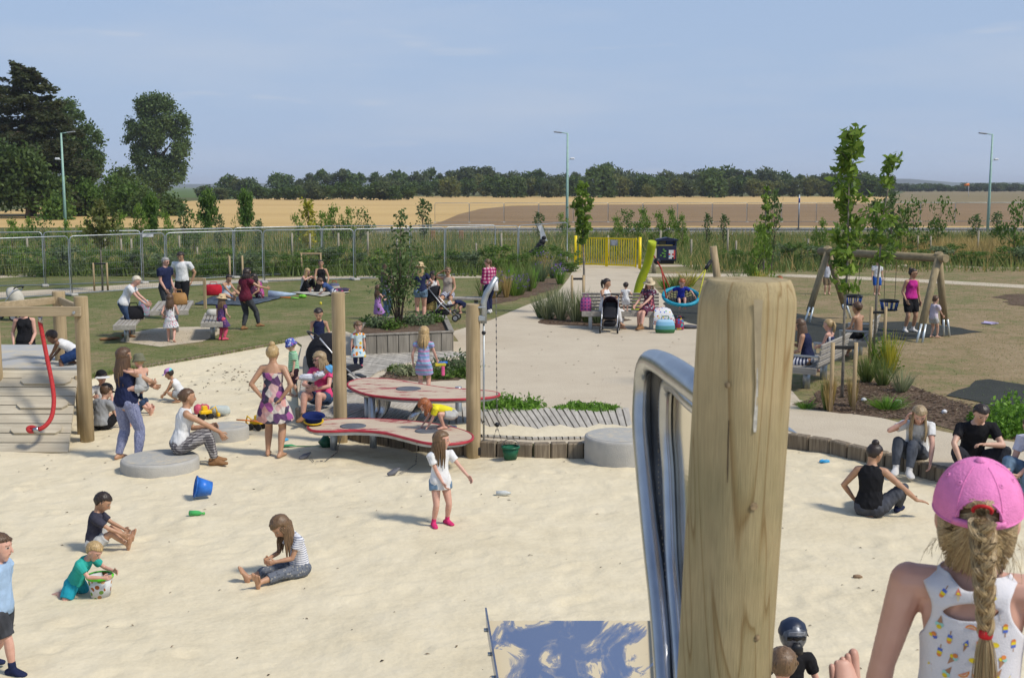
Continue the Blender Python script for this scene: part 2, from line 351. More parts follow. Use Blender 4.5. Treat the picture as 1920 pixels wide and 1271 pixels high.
mmulch = ground_mat('bark_mulch', [(.3, (.055, .035, .022)), (.48, (.12, .08, .052)), (.6, (.20, .14, .095)), (.75, (.30, .23, .17))], [(1.2, .25), (9., .4), (45., .4)], bump=1., bs=30)[0]

EDGE = [(-500, 830), (-260, 775), (60, 728), (180, 705), (250, 690), (400, 665), (500, 647), (548, 636), (566, 648), (556, 700), (560, 764), (600, 786), (680, 802), (760, 813),
        (900, 826), (1000, 832), (1095, 831), (1190, 825), (1300, 816), (1400, 811), (1480, 813), (1560, 825), (1630, 842), (1700, 858), (1790, 884), (1920, 915), (2200, 985), (2600, 1090)]
edge = [G(x, y, LV) for x, y in EDGE]
def sheet(name, pts, z, m, drop=.02, kind='structure'):
    o = MB().prism([(p[0], p[1]) for p in pts], z-drop, z).build(name, m); return tag(o, kind=kind)
def psheet(name, px, z, m, drop=.003, jit=0, seed=1): 
    P = [G(x, y, z) for x, y in px]
    if jit:                                   # ragged outline
        r = random.Random(seed); Q = []
        for i, a in enumerate(P):
            b = P[(i+1) % len(P)]; nn = max(1, int((b-a).length/.35))
            for k in range(nn): Q.append(a.lerp(b, k/nn)+V((r.uniform(-jit, jit), r.uniform(-jit, jit), 0)))
        P = Q
    return sheet(name, P, z, m, drop)
sheet('lawn', list(edge)+[V((40, edge[-1].y-1, 0)), V((60, 60, 0)), V((60, 60.5, 0)), V((-60, 60.5, 0)), V((-60, 14, 0)), V((edge[0].x, edge[0].y-3, 0))], LV, mlawn, .3)
Yr = lambda py: G(960, py, LV).y
def strip(name, y0, y1, m, z, x0=-3000, x1=3000): return sheet(name, [(x0, y0), (x1, y0), (x1, y1), (x0, y1)], z, m, .003)
sheet('ground', [(-9000, 60.5), (9000, 60.5), (9000, 8500), (-9000, 8500)], LV-.002, mrough, .5)
sheet('field', [(-200, Yr(427)), (400, Yr(427)), (900, Yr(368.5)), (-40, Yr(368.5)), (-75, Yr(371.5)), (-90, Yr(386)), (-72, Yr(402)), (-600, Yr(403))], LV+.01, mfield, .006)
psheet('bare_earth', [(800, 424), (830, 415), (860, 402), (900, 392), (960, 386), (1100, 384), (1400, 383), (1560, 382), (2100, 381), (2300, 424)], LV+.02, mearth)
psheet('heath', [(1640, 381), (2400, 384), (2400, 357), (1700, 359)], LV+.03, mheath)
psheet('far_pasture', [(150, 371), (430, 371), (640, 368), (760, 362), (700, 352.3), (150, 352.3)], LV+.03, mfargreen)
strip('road', Yr(451), Yr(441), masph, LV+.012, -12, 400); strip('cycle_lane', Yr(435.5), Yr(430), masph, LV+.016, -12, 400)
strip('verge', Yr(441)+.4, Yr(435.5)-.4, mheath, LV+.02, -12, 400)
mkerb = mat('concrete_kerb', (.5, .48, .43), .9, var=.1, scale=3)
kb = MB()
for yy in (Yr(451)-.1, Yr(441)+.15, Yr(435.5)-.15, Yr(430)+.1):
    kb.box((194, yy, LV+.05), (412, .16, .16))
tag(kb.build('road_kerbs', mkerb), kind='structure')
# pale gravel plaza and paths
psheet('path', [(548, 634), (640, 618), (700, 640), (860, 640), (846, 622), (920, 600), (985, 573), (1032, 556), (1050, 543), (1066, 522), (1078, 501), (1196, 501), (1212, 522), (1236, 548), (1262, 566),
                (1310, 600), (1380, 640), (1470, 715), (1500, 750), (1560, 760), (1700, 795), (1800, 815), (1930, 832), (2300, 890), (2600, 1080)]+[(x, y-1) for x, y in reversed(EDGE[8:-1])], LV+.006, mpath)
psheet('path', [(-300, 575), (0, 548), (280, 531), (620, 517), (900, 516), (1050, 511), (1060, 515), (900, 521), (620, 523), (280, 539), (0, 558), (-300, 588)], LV+.005, mpath)
psheet('path', [(1210, 513), (1480, 514), (1700, 522), (1950, 536), (2300, 556), (2300, 564), (1950, 542), (1700, 528), (1480, 519), (1210, 519)], LV+.005, mpath)
psheet('path', [(-300, 525), (0, 516), (150, 509), (320, 503), (620, 499), (1000, 499), (1085, 497), (1210, 497), (1500, 494), (1920, 499), (2300, 503), (2300, 507), (1920, 503), (1500, 497.5), (1000, 502), (620, 502.5), (320, 507), (150, 513), (0, 521), (-300, 531)], LV+.004, mpath)
# planting beds and rubber surfacing
psheet('mulch_bed', [(900, 574), (940, 568), (1005, 553), (1040, 543), (1052, 532), (1046, 522), (990, 524), (930, 530), (905, 545)], LV+.009, mmulch, jit=.12)
psheet('mulch_bed', [(1005, 606), (1060, 610), (1130, 612), (1180, 600), (1140, 585), (1060, 584), (1020, 594)], LV+.011, mmulch, jit=.08, seed=2)
psheet('mulch_bed', [(1492, 758), (1530, 768), (1700, 786), (1790, 806), (1930, 826), (2250, 868), (2250, 780), (1960, 775), (1840, 765), (1760, 742), (1700, 722), (1620, 712), (1560, 728)], LV+.010, mmulch, jit=.12, seed=3)
psheet('mulch_bed', [(712, 708), (740, 690), (800, 681), (880, 672), (884, 700), (860, 712), (790, 716)], LV+.010, mmulch, jit=.05, seed=4)
psheet('mulch_patch', [(1868, 556), (1900, 551), (1990, 552), (2020, 566), (1960, 577), (1890, 570)], LV+.010, mmulch, jit=.2, seed=5)
psheet('safety_surface', [(1250, 560), (1300, 556), (1400, 556), (1480, 585), (1560, 600), (1500, 640), (1380, 640), (1330, 614), (1290, 606), (1240, 590)], LV+.008, mrub, jit=.08, seed=6)
psheet('safety_surface', [(1500, 622), (1600, 604), (1700, 602), (1800, 614), (1840, 622), (1770, 630), (1640, 640), (1520, 642)], LV+.009, mrub, jit=.08, seed=7)
psheet('safety_surface', [(1780, 742), (1830, 713), (1860, 711), (1960, 725), (2100, 740), (2100, 790), (1900, 768)], LV+.013, mrub, jit=.06, seed=8)

# sand: one height field, dented all over by feet, higher towards the lawn
def sand_patch():
    x0, x1, y0, y1, st = -15.5, 15.5, 6.3, 33, .055
    nx = int((x1-x0)/st); ny = int((y1-y0)/st); xs = np.linspace(x0, x1, nx); ys = np.linspace(y0, y1, ny); X, Y = np.meshgrid(xs, ys)
    Z = .05*(vnoise(X, Y, 1, 2.6)-.5)+.035*(vnoise(X, Y, 2, .9)-.5)+.02*(vnoise(X, Y, 3, .34)-.5)+.008*(vnoise(X, Y, 4, .14)-.5)
    r = np.random.default_rng(3)
    for _ in range(5600):                          # scuffs and footprints
        cx, cy = r.uniform(x0, x1), r.uniform(y0, y1); a = r.uniform(0, math.pi); L_, W_, dp = r.uniform(.09, .22), r.uniform(.05, .11), r.uniform(.004, .017)
        i0, i1 = max(0, int((cx-.45-x0)/st)), min(nx, int((cx+.45-x0)/st)+1); j0, j1 = max(0, int((cy-.45-y0)/st)), min(ny, int((cy+.45-y0)/st)+1)
        if i1 <= i0 or j1 <= j0: continue
        dx = X[j0:j1, i0:i1]-cx; dy = Y[j0:j1, i0:i1]-cy; u = (dx*math.cos(a)+dy*math.sin(a))/L_; v = (-dx*math.sin(a)+dy*math.cos(a))/W_; q = u*u+v*v
        Z[j0:j1, i0:i1] += -dp*np.exp(-q)+dp*.55*np.exp(-(np.sqrt(q)-1.6)**2*3)
    EX = np.array([(p.x, p.y) for p in edge]); D = np.full(X.shape, 1e9); SG = np.zeros(X.shape, bool)
    for k in range(len(EX)-1):
        a, b = EX[k], EX[k+1]; ab = b-a; t = np.clip(((X-a[0])*ab[0]+(Y-a[1])*ab[1])/(ab@ab), 0, 1)
        D = np.minimum(D, np.hypot(X-a[0]-t*ab[0], Y-a[1]-t*ab[1]))
    ey = np.interp(X, [EX[0][0]]+[p[0] for p in EX[1:8]]+[EX[8][0]], [EX[0][1]]+[p[1] for p in EX[1:8]]+[EX[8][1]])
    left = X < EX[7][0]+.3
    rise = np.clip((Y-19.5)/9, 0, 1)**1.3*.17
    Z += np.where(left | (X < 0.), rise, 0)
    D2 = np.where(left, np.clip(ey-Y, 0, 99), 99)
    Z = np.where(left, Z+(LV-.02-Z)*np.clip(1-D2/2.2, 0, 1)**1.5, Z)
    Z = np.where(D < .25, np.minimum(Z, LV-.03), Z)
    # sand swept up under the play tables
    gx, gy = G(760, 890, 0).x, G(760, 890, 0).y
    Z += -.05*np.exp(-(((X-gx)/1.3)**2+((Y-gy-.9)/.7)**2))+.05*np.exp(-(((X-gx+.2)/1.8)**2+((Y-gy+.35)/.4)**2))
    return X, Y, Z, nx, ny
SX, SY, SZ, snx, sny = sand_patch()
idx = np.arange(snx*sny).reshape(sny, snx)
sf = np.stack([idx[:-1, :-1], idx[:-1, 1:], idx[1:, 1:], idx[1:, :-1]], -1).reshape(-1, 4)
# the sand stops under the lawn: drop faces that lie well inside it
from mathutils.geometry import intersect_point_line
EPX = np.array([p.x for p in edge]); EPY = np.array([p.y for p in edge])
cx = SX.ravel()[sf].mean(1); cy = SY.ravel()[sf].mean(1)
def inside_poly(px_, py_, poly):
    ins = np.zeros(px_.shape, bool); n_ = len(poly); j = n_-1
    for i in range(n_):
        xi, yi = poly[i]; xj, yj = poly[j]
        c = ((yi > py_) != (yj > py_)) & (px_ < (xj-xi)*(py_-yi)/(yj-yi+1e-12)+xi); ins ^= c; j = i
    return ins
poly = [(p.x, p.y) for p in edge]+[(60, edge[-1].y), (60, 80), (-60, 80), (-60, edge[0].y)]
keep = ~inside_poly(cx, cy-.35, poly)
o = npmesh('sand', np.stack([SX, SY, SZ], -1).reshape(-1, 3), sf[keep], msand, smooth=True); tag(o, kind='structure')
def sand_z(x, y):
    i = int((x-SX[0, 0])/(SX[0, 1]-SX[0, 0])); j = int((y-SY[0, 0])/(SY[1, 0]-SY[0, 0]))
    return float(SZ[j, i]) if 0 <= i < snx and 0 <= j < sny else 0.
def GS(px, py):                                # a point on the sand seen at this place of the photograph
    z = 0.
    for _ in range(4): p = G(px, py, z); z = sand_z(p.x, p.y)
    return V((p.x, p.y, z))
def GL(px, py): return G(px, py, LV+.008)
tag(MB().prism([(-60, -20), (60, -20), (60, 6.4), (-60, 6.4)], -.4, -.06).build('sand_beyond', msand), kind='structure')
tag(MB().prism([(-60, 6.3), (-15.4, 6.3), (-15.4, 40), (-60, 40)], -.4, -.05).build('sand_beyond', msand), kind='structure')
tag(MB().prism([(15.4, 6.3), (60, 6.3), (60, 12), (15.4, 12)], -.4, -.05).build('sand_beyond', msand), kind='structure')

# bits of bark and leaf lying on the sand, the lawn and the plaza
def litter(name, n_, region, zf, size, cols, seed, lift=.004):
    r = np.random.default_rng(seed); vs = []; fs = []; tone = []
    while len(fs) < n_:
        x, y = region(r); z = zf(x, y)
        if z is None: continue
        a = r.uniform(0, 6.28); L_ = size*r.uniform(.4, 1.6); W_ = L_*r.uniform(.2, .5); c, s_ = math.cos(a), math.sin(a); o_ = len(vs)
        for u, w, h in ((-1, 0, 0), (0, -1, .25), (1, 0, .1), (0, 1, .35)):
            vs.append((x+(u*L_*c-w*W_*s_)/2, y+(u*L_*s_+w*W_*c)/2, z+lift+h*L_*.5))
        fs.append((o_, o_+1, o_+2, o_+3)); tone.append(r.uniform())
    return tag(npmesh(name, vs, fs, leafmat(name+'_tones', *cols), tone), kind='stuff')
LC = ((.10, .065, .035), (.035, .024, .016), (.30, .21, .13))
litter('bark_bits', 620, lambda r: (r.uniform(-9, 9), 7+r.uniform()**1.2*17), lambda x, y: sand_z(x, y), .036, LC, 4)
def near_steps(r):
    p = G(r.normal(450, 45), r.normal(703, 13), .15); return p.x, p.y
litter('bark_bits', 110, near_steps, lambda x, y: sand_z(x, y), .07, LC, 5)
MP = [[(1005, 606), (1060, 610), (1130, 612), (1180, 600), (1140, 585), (1060, 584), (1020, 594)], [(1492, 762), (1700, 790), (1930, 828), (2000, 800), (1840, 765), (1700, 722), (1620, 712), (1560, 728)],
      [(712, 708), (740, 690), (800, 681), (880, 672), (884, 700), (860, 712), (790, 716)]]
for k, pp in enumerate(MP):
    wp = [(G(x, y, LV).x, G(x, y, LV).y) for x, y in pp]; xs_ = [p[0] for p in wp]; ys_ = [p[1] for p in wp]
    litter('bark_chips', (500, 2600, 500)[k], lambda r: (r.uniform(min(xs_), max(xs_)), r.uniform(min(ys_), max(ys_))), lambda x, y: LV+.015 if inside_poly(np.array([x]), np.array([y]), wp)[0] else None, .07, ((.19, .13, .09), (.06, .04, .025), (.36, .27, .19)), 10+k)
litter('leaf_bits', 160, lambda r: (lambda p: (p.x, p.y))(G(r.uniform(880, 1480), r.uniform(600, 800), LV)), lambda x, y: LV+.008, .05, LC, 9)

# ---------------------------------------------------------------- log kerb round the sandpit
mlog = wood('weathered_log', (.30, .245, .175), (.13, .10, .07), 2, 1., .9)
def log_kerb(px0, px1, name, label, w=.24, h=.30):
    pts = [p for p, e in zip(edge, EDGE) if px0 <= e[0] <= px1 and e[1] > 700]; t = thing(name, label, 'log kerb', pts[0]); mb = MB(); r = random.Random(4)
    for a, b in zip(pts, pts[1:]):
        n_ = max(1, int((b-a).length/w)); d = (b-a).normalized(); ang = math.atan2(d.y, d.x)
        for k in range(n_):
            p = a.lerp(b, (k+.5)/n_)-V((-d.y, d.x, 0))*(.0+r.uniform(-.008, .008)); hh = h+r.uniform(-.015, .012)
            mb.box((p.x-pts[0].x, p.y-pts[0].y, LV+.012-hh/2-pts[0].z+r.uniform(-.004, .008)), ((b-a).length/n_*.94, .15, hh), ang+r.uniform(-.03, .03), bev=.018)
    mb.build('log_row', mlog, t); return t
log_kerb(556, 1190, 'log_kerb', 'curved grey log kerb holding the edge of the boardwalk above the sand')
log_kerb(1300, 2600, 'log_kerb', 'weathered log kerb on the right where the teenagers sit, between sand and gravel path')
# timber edging between lawn and sand on the left
te = MB(); ep = [p for p, e in zip(edge, EDGE) if e[0] >= 250 and e[0] <= 548]
for a, b in zip(ep, ep[1:]):
    te.box(((a+b)/2).to_tuple()[:2]+(LV-.05,), ((b-a).length, .06, .16), math.atan2(b.y-a.y, b.x-a.x), bev=.01)
tag(te.build('timber_edging', mlog), 'low thin board edging between the green lawn and the sand at left', 'edging')

# ---------------------------------------------------------------- boardwalk: a crescent of radiating boards
outer = [(846, 661), (760, 664), (690, 667), (630, 676), (588, 690), (566, 715), (562, 745), (574, 770), (610, 784), (680, 797), (760, 808), (900, 821), (1000, 826), (1095, 825), (1190, 819)]
inner = [(880, 668), (820, 676), (770, 682), (735, 690), (708, 700), (690, 712), (684, 724), (690, 738), (710, 749), (750, 757), (810, 763), (880, 767), (960, 769), (1060, 769), (1180, 768)]
def resample(pts, n_):
    P = [G(x, y, LV) for x, y in pts]; s = [0]
    for a, b in zip(P, P[1:]): s.append(s[-1]+(b-a).length)
    out = []
    for k in range(n_):
        q = s[-1]*k/(n_-1); i = next((i for i in range(len(s)-1) if s[i+1] >= q-1e-9), len(s)-2); t = (q-s[i])/(s[i+1]-s[i]); out.append(P[i].lerp(P[i+1], t))
    return out
NB = 118; oo = []; ii = []
for k in range(NB+1):
    t = k/NB*(len(outer)-1); i = min(int(t), len(outer)-2); f = t-i
    oo.append(G(*outer[i], LV).lerp(G(*outer[i+1], LV), f)); ii.append(G(*inner[i], LV).lerp(G(*inner[i+1], LV), f))
mb = MB(); r = random.Random(9)
for k in range(NB):
    g = .11; a, b, c, d = oo[k].lerp(oo[k+1], g), oo[k+1].lerp(oo[k], g), ii[k+1].lerp(ii[k], g), ii[k].lerp(ii[k+1], g)
    mb.prism([(p.x, p.y) for p in (a, b, c, d)], LV+.007, LV+.040+r.uniform(-.004, .004))
mdeck = wood('grey_deck_board', (.56, .52, .45), (.38, .35, .30), 1, .6, .85)
tag(mb.build('boardwalk', mdeck), 'curving weathered grey boardwalk of radiating boards, dusted with sand', 'boardwalk')
# sand blown over the outer half of the boardwalk: a thin uneven drift
mb = MB(); dr = []
for k in range(int(NB*.70), NB+1):
    q = .36+.05*math.sin(k*.9)+.03*math.sin(k*2.3); dr.append((oo[k].lerp(ii[k], .03), oo[k].lerp(ii[k], q)))
vs = []; fs = []
for k, (a, b) in enumerate(dr):
    for j in range(6):
        p = a.lerp(b, j/5); vs.append((p.x, p.y, LV+.043+.012*math.sin(j/5*math.pi)**.6-.006*(j == 5)))
for k in range(len(dr)-1):
    for j in range(5): fs.append((k*6+j, (k+1)*6+j, (k+1)*6+j+1, k*6+j+1))
o = MB().add(vs, fs).build('sand_drift', msand); tag(o, kind='structure')
# ================================================================ TREES AND PLANTS
LEAF = {k: leafmat('leaf_'+k, *[(c[0]*1.72, c[1]*1.62, c[2]*1.15) for c in v]) for k, v in dict(
    oak=((.052, .088, .030), (.030, .052, .020), (.085, .13, .045)), poplar=((.062, .105, .045), (.035, .060, .025), (.10, .15, .07)),
    conifer=((.036, .052, .028), (.045, .040, .022), (.070, .080, .038)), far=((.060, .085, .046), (.040, .056, .034), (.095, .115, .055)),
    olive=((.095, .115, .048), (.06, .075, .03), (.14, .15, .06)), hedge=((.062, .118, .028), (.036, .068, .018), (.10, .165, .042)),
    lime=((.105, .175, .035), (.06, .115, .024), (.17, .25, .055)), yellow=((.24, .24, .035), (.14, .16, .03), (.38, .34, .04)), grassy=((.105, .15, .055), (.07, .11, .04), (.165, .19, .085)),
    straw=((.30, .235, .12), (.20, .155, .075), (.40, .32, .18)), silver=((.16, .19, .14), (.09, .115, .07), (.28, .30, .24)), rust=((.22, .11, .04), (.12, .06, .03), (.32, .19, .07)),
    blue=((.09, .13, .085), (.05, .08, .05), (.15, .20, .13)), weed=((.09, .19, .03), (.05, .11, .02), (.14, .26, .05))).items()}
mbark = mat('bark', (.13, .10, .075), .95, var=.3, scale=9, bump=.8, bscale=30); mbark_pale = mat('bark_pale', (.24, .21, .165), .9, var=.3, scale=8, bump=.5, bscale=30)
mstake = wood('stake_wood', (.50, .38, .22), (.34, .25, .14), 2, 1.5)
def leaf_quads(P, size, rs, up=0., asp=1.6, fold=.0, droop=0.):
    """diamond leaves at points P; up pushes their plane towards level"""
    n_ = len(P); d = rs.normal(size=(n_, 3)); d[:, 2] = d[:, 2]*(1-up)-droop; d /= np.linalg.norm(d, axis=1, keepdims=True)+1e-9
    w = np.cross(d, rs.normal(size=(n_, 3))+np.array([0, 0, up*2])); w /= np.linalg.norm(w, axis=1, keepdims=True)+1e-9
    s = (size*rs.uniform(.6, 1.35, n_))[:, None]; a = P-d*s*asp*.5; c = P+d*s*asp*.5; b = P+w*s*.5; e = P-w*s*.5
    v = np.stack([a, b, c, e], 1).reshape(-1, 3); f = np.arange(n_*4).reshape(-1, 4); return v, f
def blob_points(blobs, n_, rs, shell=.62):
    B = np.array(blobs, float); vol = (B[:, 3]*B[:, 4]*B[:, 5])**(2/3); k = rs.choice(len(B), n_, p=vol/vol.sum())
    d = rs.normal(size=(n_, 3)); d /= np.linalg.norm(d, axis=1, keepdims=True); r = shell+(1.06-shell)*rs.uniform(size=(n_, 1))**.6
    return B[k, :3]+d*r*B[k, 3:6], k
def crown(name, blobs, n_, leaf, m, seed, parent=None, **kw):
    rs = np.random.default_rng(seed); P, k = blob_points(blobs, n_, rs, kw.pop('shell', .62)); bt = rs.uniform(.15, .85, len(blobs))
    P = P+rs.normal(size=P.shape)*leaf*kw.pop('fuzz', .5)
    v, f = leaf_quads(P, leaf, rs, **kw); tone = np.clip(bt[k]*.55+rs.uniform(size=len(k))*.55, 0, 1)
    return npmesh(name, v, f, m, tone, parent)
def puffs(rs, base, spread, n_, rmin, rmax, flat=.75):
    out = []
    for _ in range(n_):
        a = rs.uniform(0, 6.28); q = rs.uniform()**.5; z = rs.uniform(-1, 1); w = math.sqrt(max(0, 1-z*z*.8)); r = rs.uniform(rmin, rmax)
        out.append((base[0]+math.cos(a)*q*w*spread[0], base[1]+math.sin(a)*q*w*spread[1], base[2]+z*spread[2], r, r, r*flat))
    return out
def limbs(root_, h0, blobs, r0, rs, n_=9, m=None, trunk_top=None):
    mb = MB(); top = trunk_top or max(b[2] for b in blobs)*.8
    path = [V((0, 0, -.2))]; x = y = 0
    for k in range(1, 7): x += rs.normal()*r0*.5; y += rs.normal()*r0*.5; path.append(V((x, y, top*k/6)))
    mb.tube(path, [r0*1.25]+[r0*(1-.14*k) for k in range(1, 7)], 8)
    for b in sorted(blobs, key=lambda _: rs.uniform())[:n_]:
        z = min(max(h0, b[2]*.55), top*.9); t = z/top*6; i = min(int(t), 5); s = path[i].lerp(path[i+1], t-i); e = V(b[:3]); mid = s.lerp(e, .5)+V((0, 0, -.1*(e-s).length*.5))
        mb.tube([s, mid, e], [r0*.42, r0*.26, r0*.08], 6)
    return mb.build('trunk', m or mbark, root_)
def tree(name, label, cat, loc, h, w, seed, leafm, leaf, n_, group=None, shape='round', trunk=.25, base=.25, rmin=None, **kw):
    rs = np.random.default_rng(seed); t = thing(name, label, cat, loc, 0, group)
    if shape == 'round': bl = puffs(rs, (0, 0, h*(base+(1-base)/2)), (w*.36, w*.36, h*(1-base)*.36), 26, w*.12, w*.24)
    elif shape == 'column': bl = puffs(rs, (0, 0, h*(base+(1-base)/2)), (w*.33, w*.33, h*(1-base)*.43), 30, w*.12, w*.22, 1.3)
    elif shape == 'pine': bl = [(rs.normal()*w*.22, rs.normal()*w*.22, h*rs.uniform(.62, .98), w*rs.uniform(.10, .24), w*rs.uniform(.10, .24), h*rs.uniform(.03, .07)) for _ in range(13)]
    elif shape == 'low': bl = puffs(rs, (0, 0, h*.45), (w*.42, w*.42, h*.42), 20, w*.10, w*.2)
    limbs(t, h*base, bl, trunk, rs); crown('crown', bl, n_, leaf, leafm, seed, t, **kw); return t

# --- the far wood: each tree its own, built from seven shapes
protos = []
for k, (sh, lm, w, h, lf) in enumerate((('round', 'far', 13, 13, .95), ('round', 'oak', 15, 14.5, 1.0), ('round', 'olive', 12, 12, .9), ('pine', 'far', 9, 14, .7), ('round', 'far', 11, 15, .9), ('pine', 'oak', 11, 13, .75), ('round', 'oak', 10, 11, .8))):
    protos.append((sh, lm, w, h, lf, 40+k))
made = {}
KIND = ['rounded dark green broadleaf tree in the far wood', 'large dark oak-like tree in the far wood', 'paler olive green tree in the far wood', 'flat-topped pine in the far wood',
        'tall grey green tree in the far wood', 'dark layered pine in the far wood', 'small dark bushy tree in the far wood']
def far_tree(k, px, base, top, w=1., group='trees of the far wood', label=None):
    p = G(px, base, LV); D = p.y; hh = CAM_H+(G(px, 349.6, -1).y*0)+(350-top)/F*math.hypot(D, p.x)-LV; rz = random.uniform(0, 6.28)
    sh, lm, pw, ph, lf, sd_ = protos[k]
    s = hh/ph
    if k not in made:
        made[k] = tree('broadleaf_tree' if sh == 'round' else 'pine_tree', KIND[k], 'tree', p, ph, pw, sd_, LEAF[lm], lf, 1500 if sh == 'round' else 900, group, sh, .3, .0 if sh == 'round' else .25, up=.2)
        r = made[k]; r.rotation_euler = (0, 0, rz); r.scale = (s*w, s*w, s)
    else: r = dup(made[k], p, rz, scale=(s*w, s*w, s))
    r['label'] = KIND[k]+', '+zone(px).replace('behind', 'far behind'); r['group'] = group
    return r
rr = random.Random(12)
def top_at(x):
    P = [(500, 327), (535, 324), (560, 332), (600, 322), (650, 320), (700, 324), (760, 321), (820, 323), (860, 316), (900, 312), (950, 318), (1000, 323), (1060, 322), (1095, 328), (1127, 309), (1165, 322), (1230, 323), (1300, 321), (1330, 313), (1375, 311), (1440, 320), (1500, 326), (1560, 324), (1620, 318), (1660, 331), (1700, 345)]
    for a, b in zip(P, P[1:]):
        if a[0] <= x <= b[0]: return a[1]+(b[1]-a[1])*(x-a[0])/(b[0]-a[0])
    return 345
x = 520.
while x < 1670:                                  # back row gives the skyline
    far_tree(rr.choice([0, 4, 1, 3, 5, 0, 4]), x, 366.5+rr.uniform(-.6, .5), top_at(x)+rr.uniform(-5, 7), rr.uniform(.8, 1.2)); x += rr.uniform(15, 25)
x = 735.
while x < 1660:                                  # front row hides the trunks
    far_tree(rr.choice([6, 0, 2, 6, 1, 0]), x, 369.5+rr.uniform(-.7, .7), 335+rr.uniform(-9, 5), rr.uniform(1., 1.4)); x += rr.uniform(19, 30)
for x, tp, k in ((940, 334, 1), (968, 331, 1), (1127, 311, 1), (1336, 316, 1), (1030, 338, 0), (845, 331, 2), (1215, 345, 2), (524, 325, 1), (425, 329, 1), (468, 331, 6), (436, 333, 2), (452, 335, 0)):
    far_tree(k, x, 371 if x > 700 else 368, tp, 1.1)
x = 385.
while x < 770:                                   # field hedge trees on the left
    far_tree(rr.choice([6, 0, 6, 1]), x, 374.5+rr.uniform(-1, 1), (351 if x < 560 else 343)+rr.uniform(-6, 5), rr.uniform(1.1, 1.6)); x += rr.uniform(13, 21)
x = 1660.
while x < 1960:
    far_tree(rr.choice([0, 6, 4]), x, 359.5+rr.uniform(-.3, .3), 346+rr.uniform(-3, 2), rr.uniform(1.6, 2.2)); x += rr.uniform(9, 14)
# distant rise of land behind the left end of the wood
ridge = MB()
for k in range(60):
    x0, x1 = -2200+k*90, -2200+(k+1)*90; z0 = 22+9*math.sin(k*.35)+5*math.sin(k*1.1); z1 = 22+9*math.sin((k+1)*.35)+5*math.sin((k+1)*1.1)
    ridge.add([(x0, 4300, -3), (x1, 4300, -3), (x1, 4700, z1), (x0, 4700, z0), (x0, 5400, -3), (x1, 5400, -3)], [(0, 1, 2, 3), (3, 2, 5, 4)])
tag(ridge.build('hills', mat('far_hill', (.06, .085, .05), 1., var=.4, scale=.004)), kind='structure')

# --- big trees on the left
def conifer(loc, h, w, seed):
    rs = np.random.default_rng(seed); t = thing('cedar_tree', 'tall dark shaggy conifer with leaning ragged top at far left', 'tree', loc)
    mb = MB(); path = [V((0, 0, -.3)), V((.2, 0, h*.3)), V((0, .1, h*.6)), V((.1, 0, h*.85)), V((-.5, 0, h*.97)), V((-1.6, 0, h))]
    mb.tube(path, [.5, .42, .3, .14, .07, .03], 8); P = []; K = []; nb = 150
    for k in range(nb):
        f = (k+.5)/nb; z = h*(.10+.87*f); L_ = w*.5*(1-f)**.62*rs.uniform(.6, 1.12)+.5; a = rs.uniform(0, 6.28)
        if rs.uniform() < .2: L_ *= 1.3
        s = V((0.1, 0, z)); mid = V((math.cos(a)*L_*.6, math.sin(a)*L_*.6, z+L_*.02)); e = V((math.cos(a)*L_, math.sin(a)*L_, z+L_*(.10 if f > .7 else -.10)))
        mb.tube([s, mid, e], [.09, .05, .02], 5)
        for _ in range(int(30+L_*34)):
            u = rs.uniform()**.6; c = s.lerp(mid, u*2) if u < .5 else mid.lerp(e, u*2-1); sp_ = .16+.55*L_/6*(1-abs(u-.55))
            P.append((c.x+rs.normal()*sp_, c.y+rs.normal()*sp_, c.z-abs(rs.normal())*.30+rs.normal()*.08)); K.append(k)
    for k in range(140): u = k/140; P.append((-.4-1.5*u, 0+rs.normal()*.2, h*.97+u*.5+rs.normal()*.14)); K.append(0)
    for k in range(90): u = k/90; P.append((-2.2-2.2*u, rs.normal()*.2, h*.88+u*.5+rs.normal()*.12)); K.append(0)
    mb.build('trunk', mbark, t); P = np.array(P); bt = rs.uniform(0, 1, nb); v, f_ = leaf_quads(P, .27, rs, up=.55, asp=2.6)
    npmesh('crown', v, f_, LEAF['conifer'], np.clip(bt[np.array(K)]*.5+rs.uniform(size=len(K))*.5, 0, 1), t); return t
conifer(AT(62, 402, 150), 18.9, 17, 3)
def big_tree(name, label, px, D, h, w, seed, lm, bl, n_, leaf, trunk=.4, **kw):
    rs = np.random.default_rng(seed); p = AT(px, 380, D); p.z = LV; t = thing(name, label, 'tree', p); limbs(t, h*.2, bl, trunk, rs, 14); crown('crown', bl, n_, leaf, LEAF[lm], seed, t, fuzz=1.5, shell=.35, **kw); return t
rs = np.random.default_rng(5)
def px_blobs(items, D, px0, depth=.8):             # crown masses given as (px, py, radius px)
    s = D/F; out = []
    for x, y, r in items:
        for _ in range(3):                    # each mass is three smaller tufts, so the outline stays ragged
            q = r*rs.uniform(.48, .74); a = rs.uniform(0, 6.28); e = (r-q)*rs.uniform(.5, 1.05)
            out.append(((x+e*math.cos(a)-px0)*s, rs.uniform(-1.2, 1.2)*r*s*depth, CAM_H-LV+(350-y+e*math.sin(a))*s, q*s, q*s, q*s*.95))
    return out
poplar = [(285, 205, 20), (313, 205, 18), (298, 192, 14), (278, 195, 9), (270, 215, 11), (320, 195, 9), (290, 235, 26), (320, 235, 20), (265, 250, 16), (246, 264, 7), (252, 237, 9), (345, 222, 11), (352, 232, 8), (340, 250, 18), (354, 250, 7), (300, 265, 28), (270, 280, 16), (335, 282, 20), (350, 270, 8),
          (265, 300, 13), (290, 305, 24), (325, 310, 22), (346, 315, 9), (280, 330, 18), (305, 335, 22), (335, 335, 13), (262, 318, 7), (300, 352, 14)]
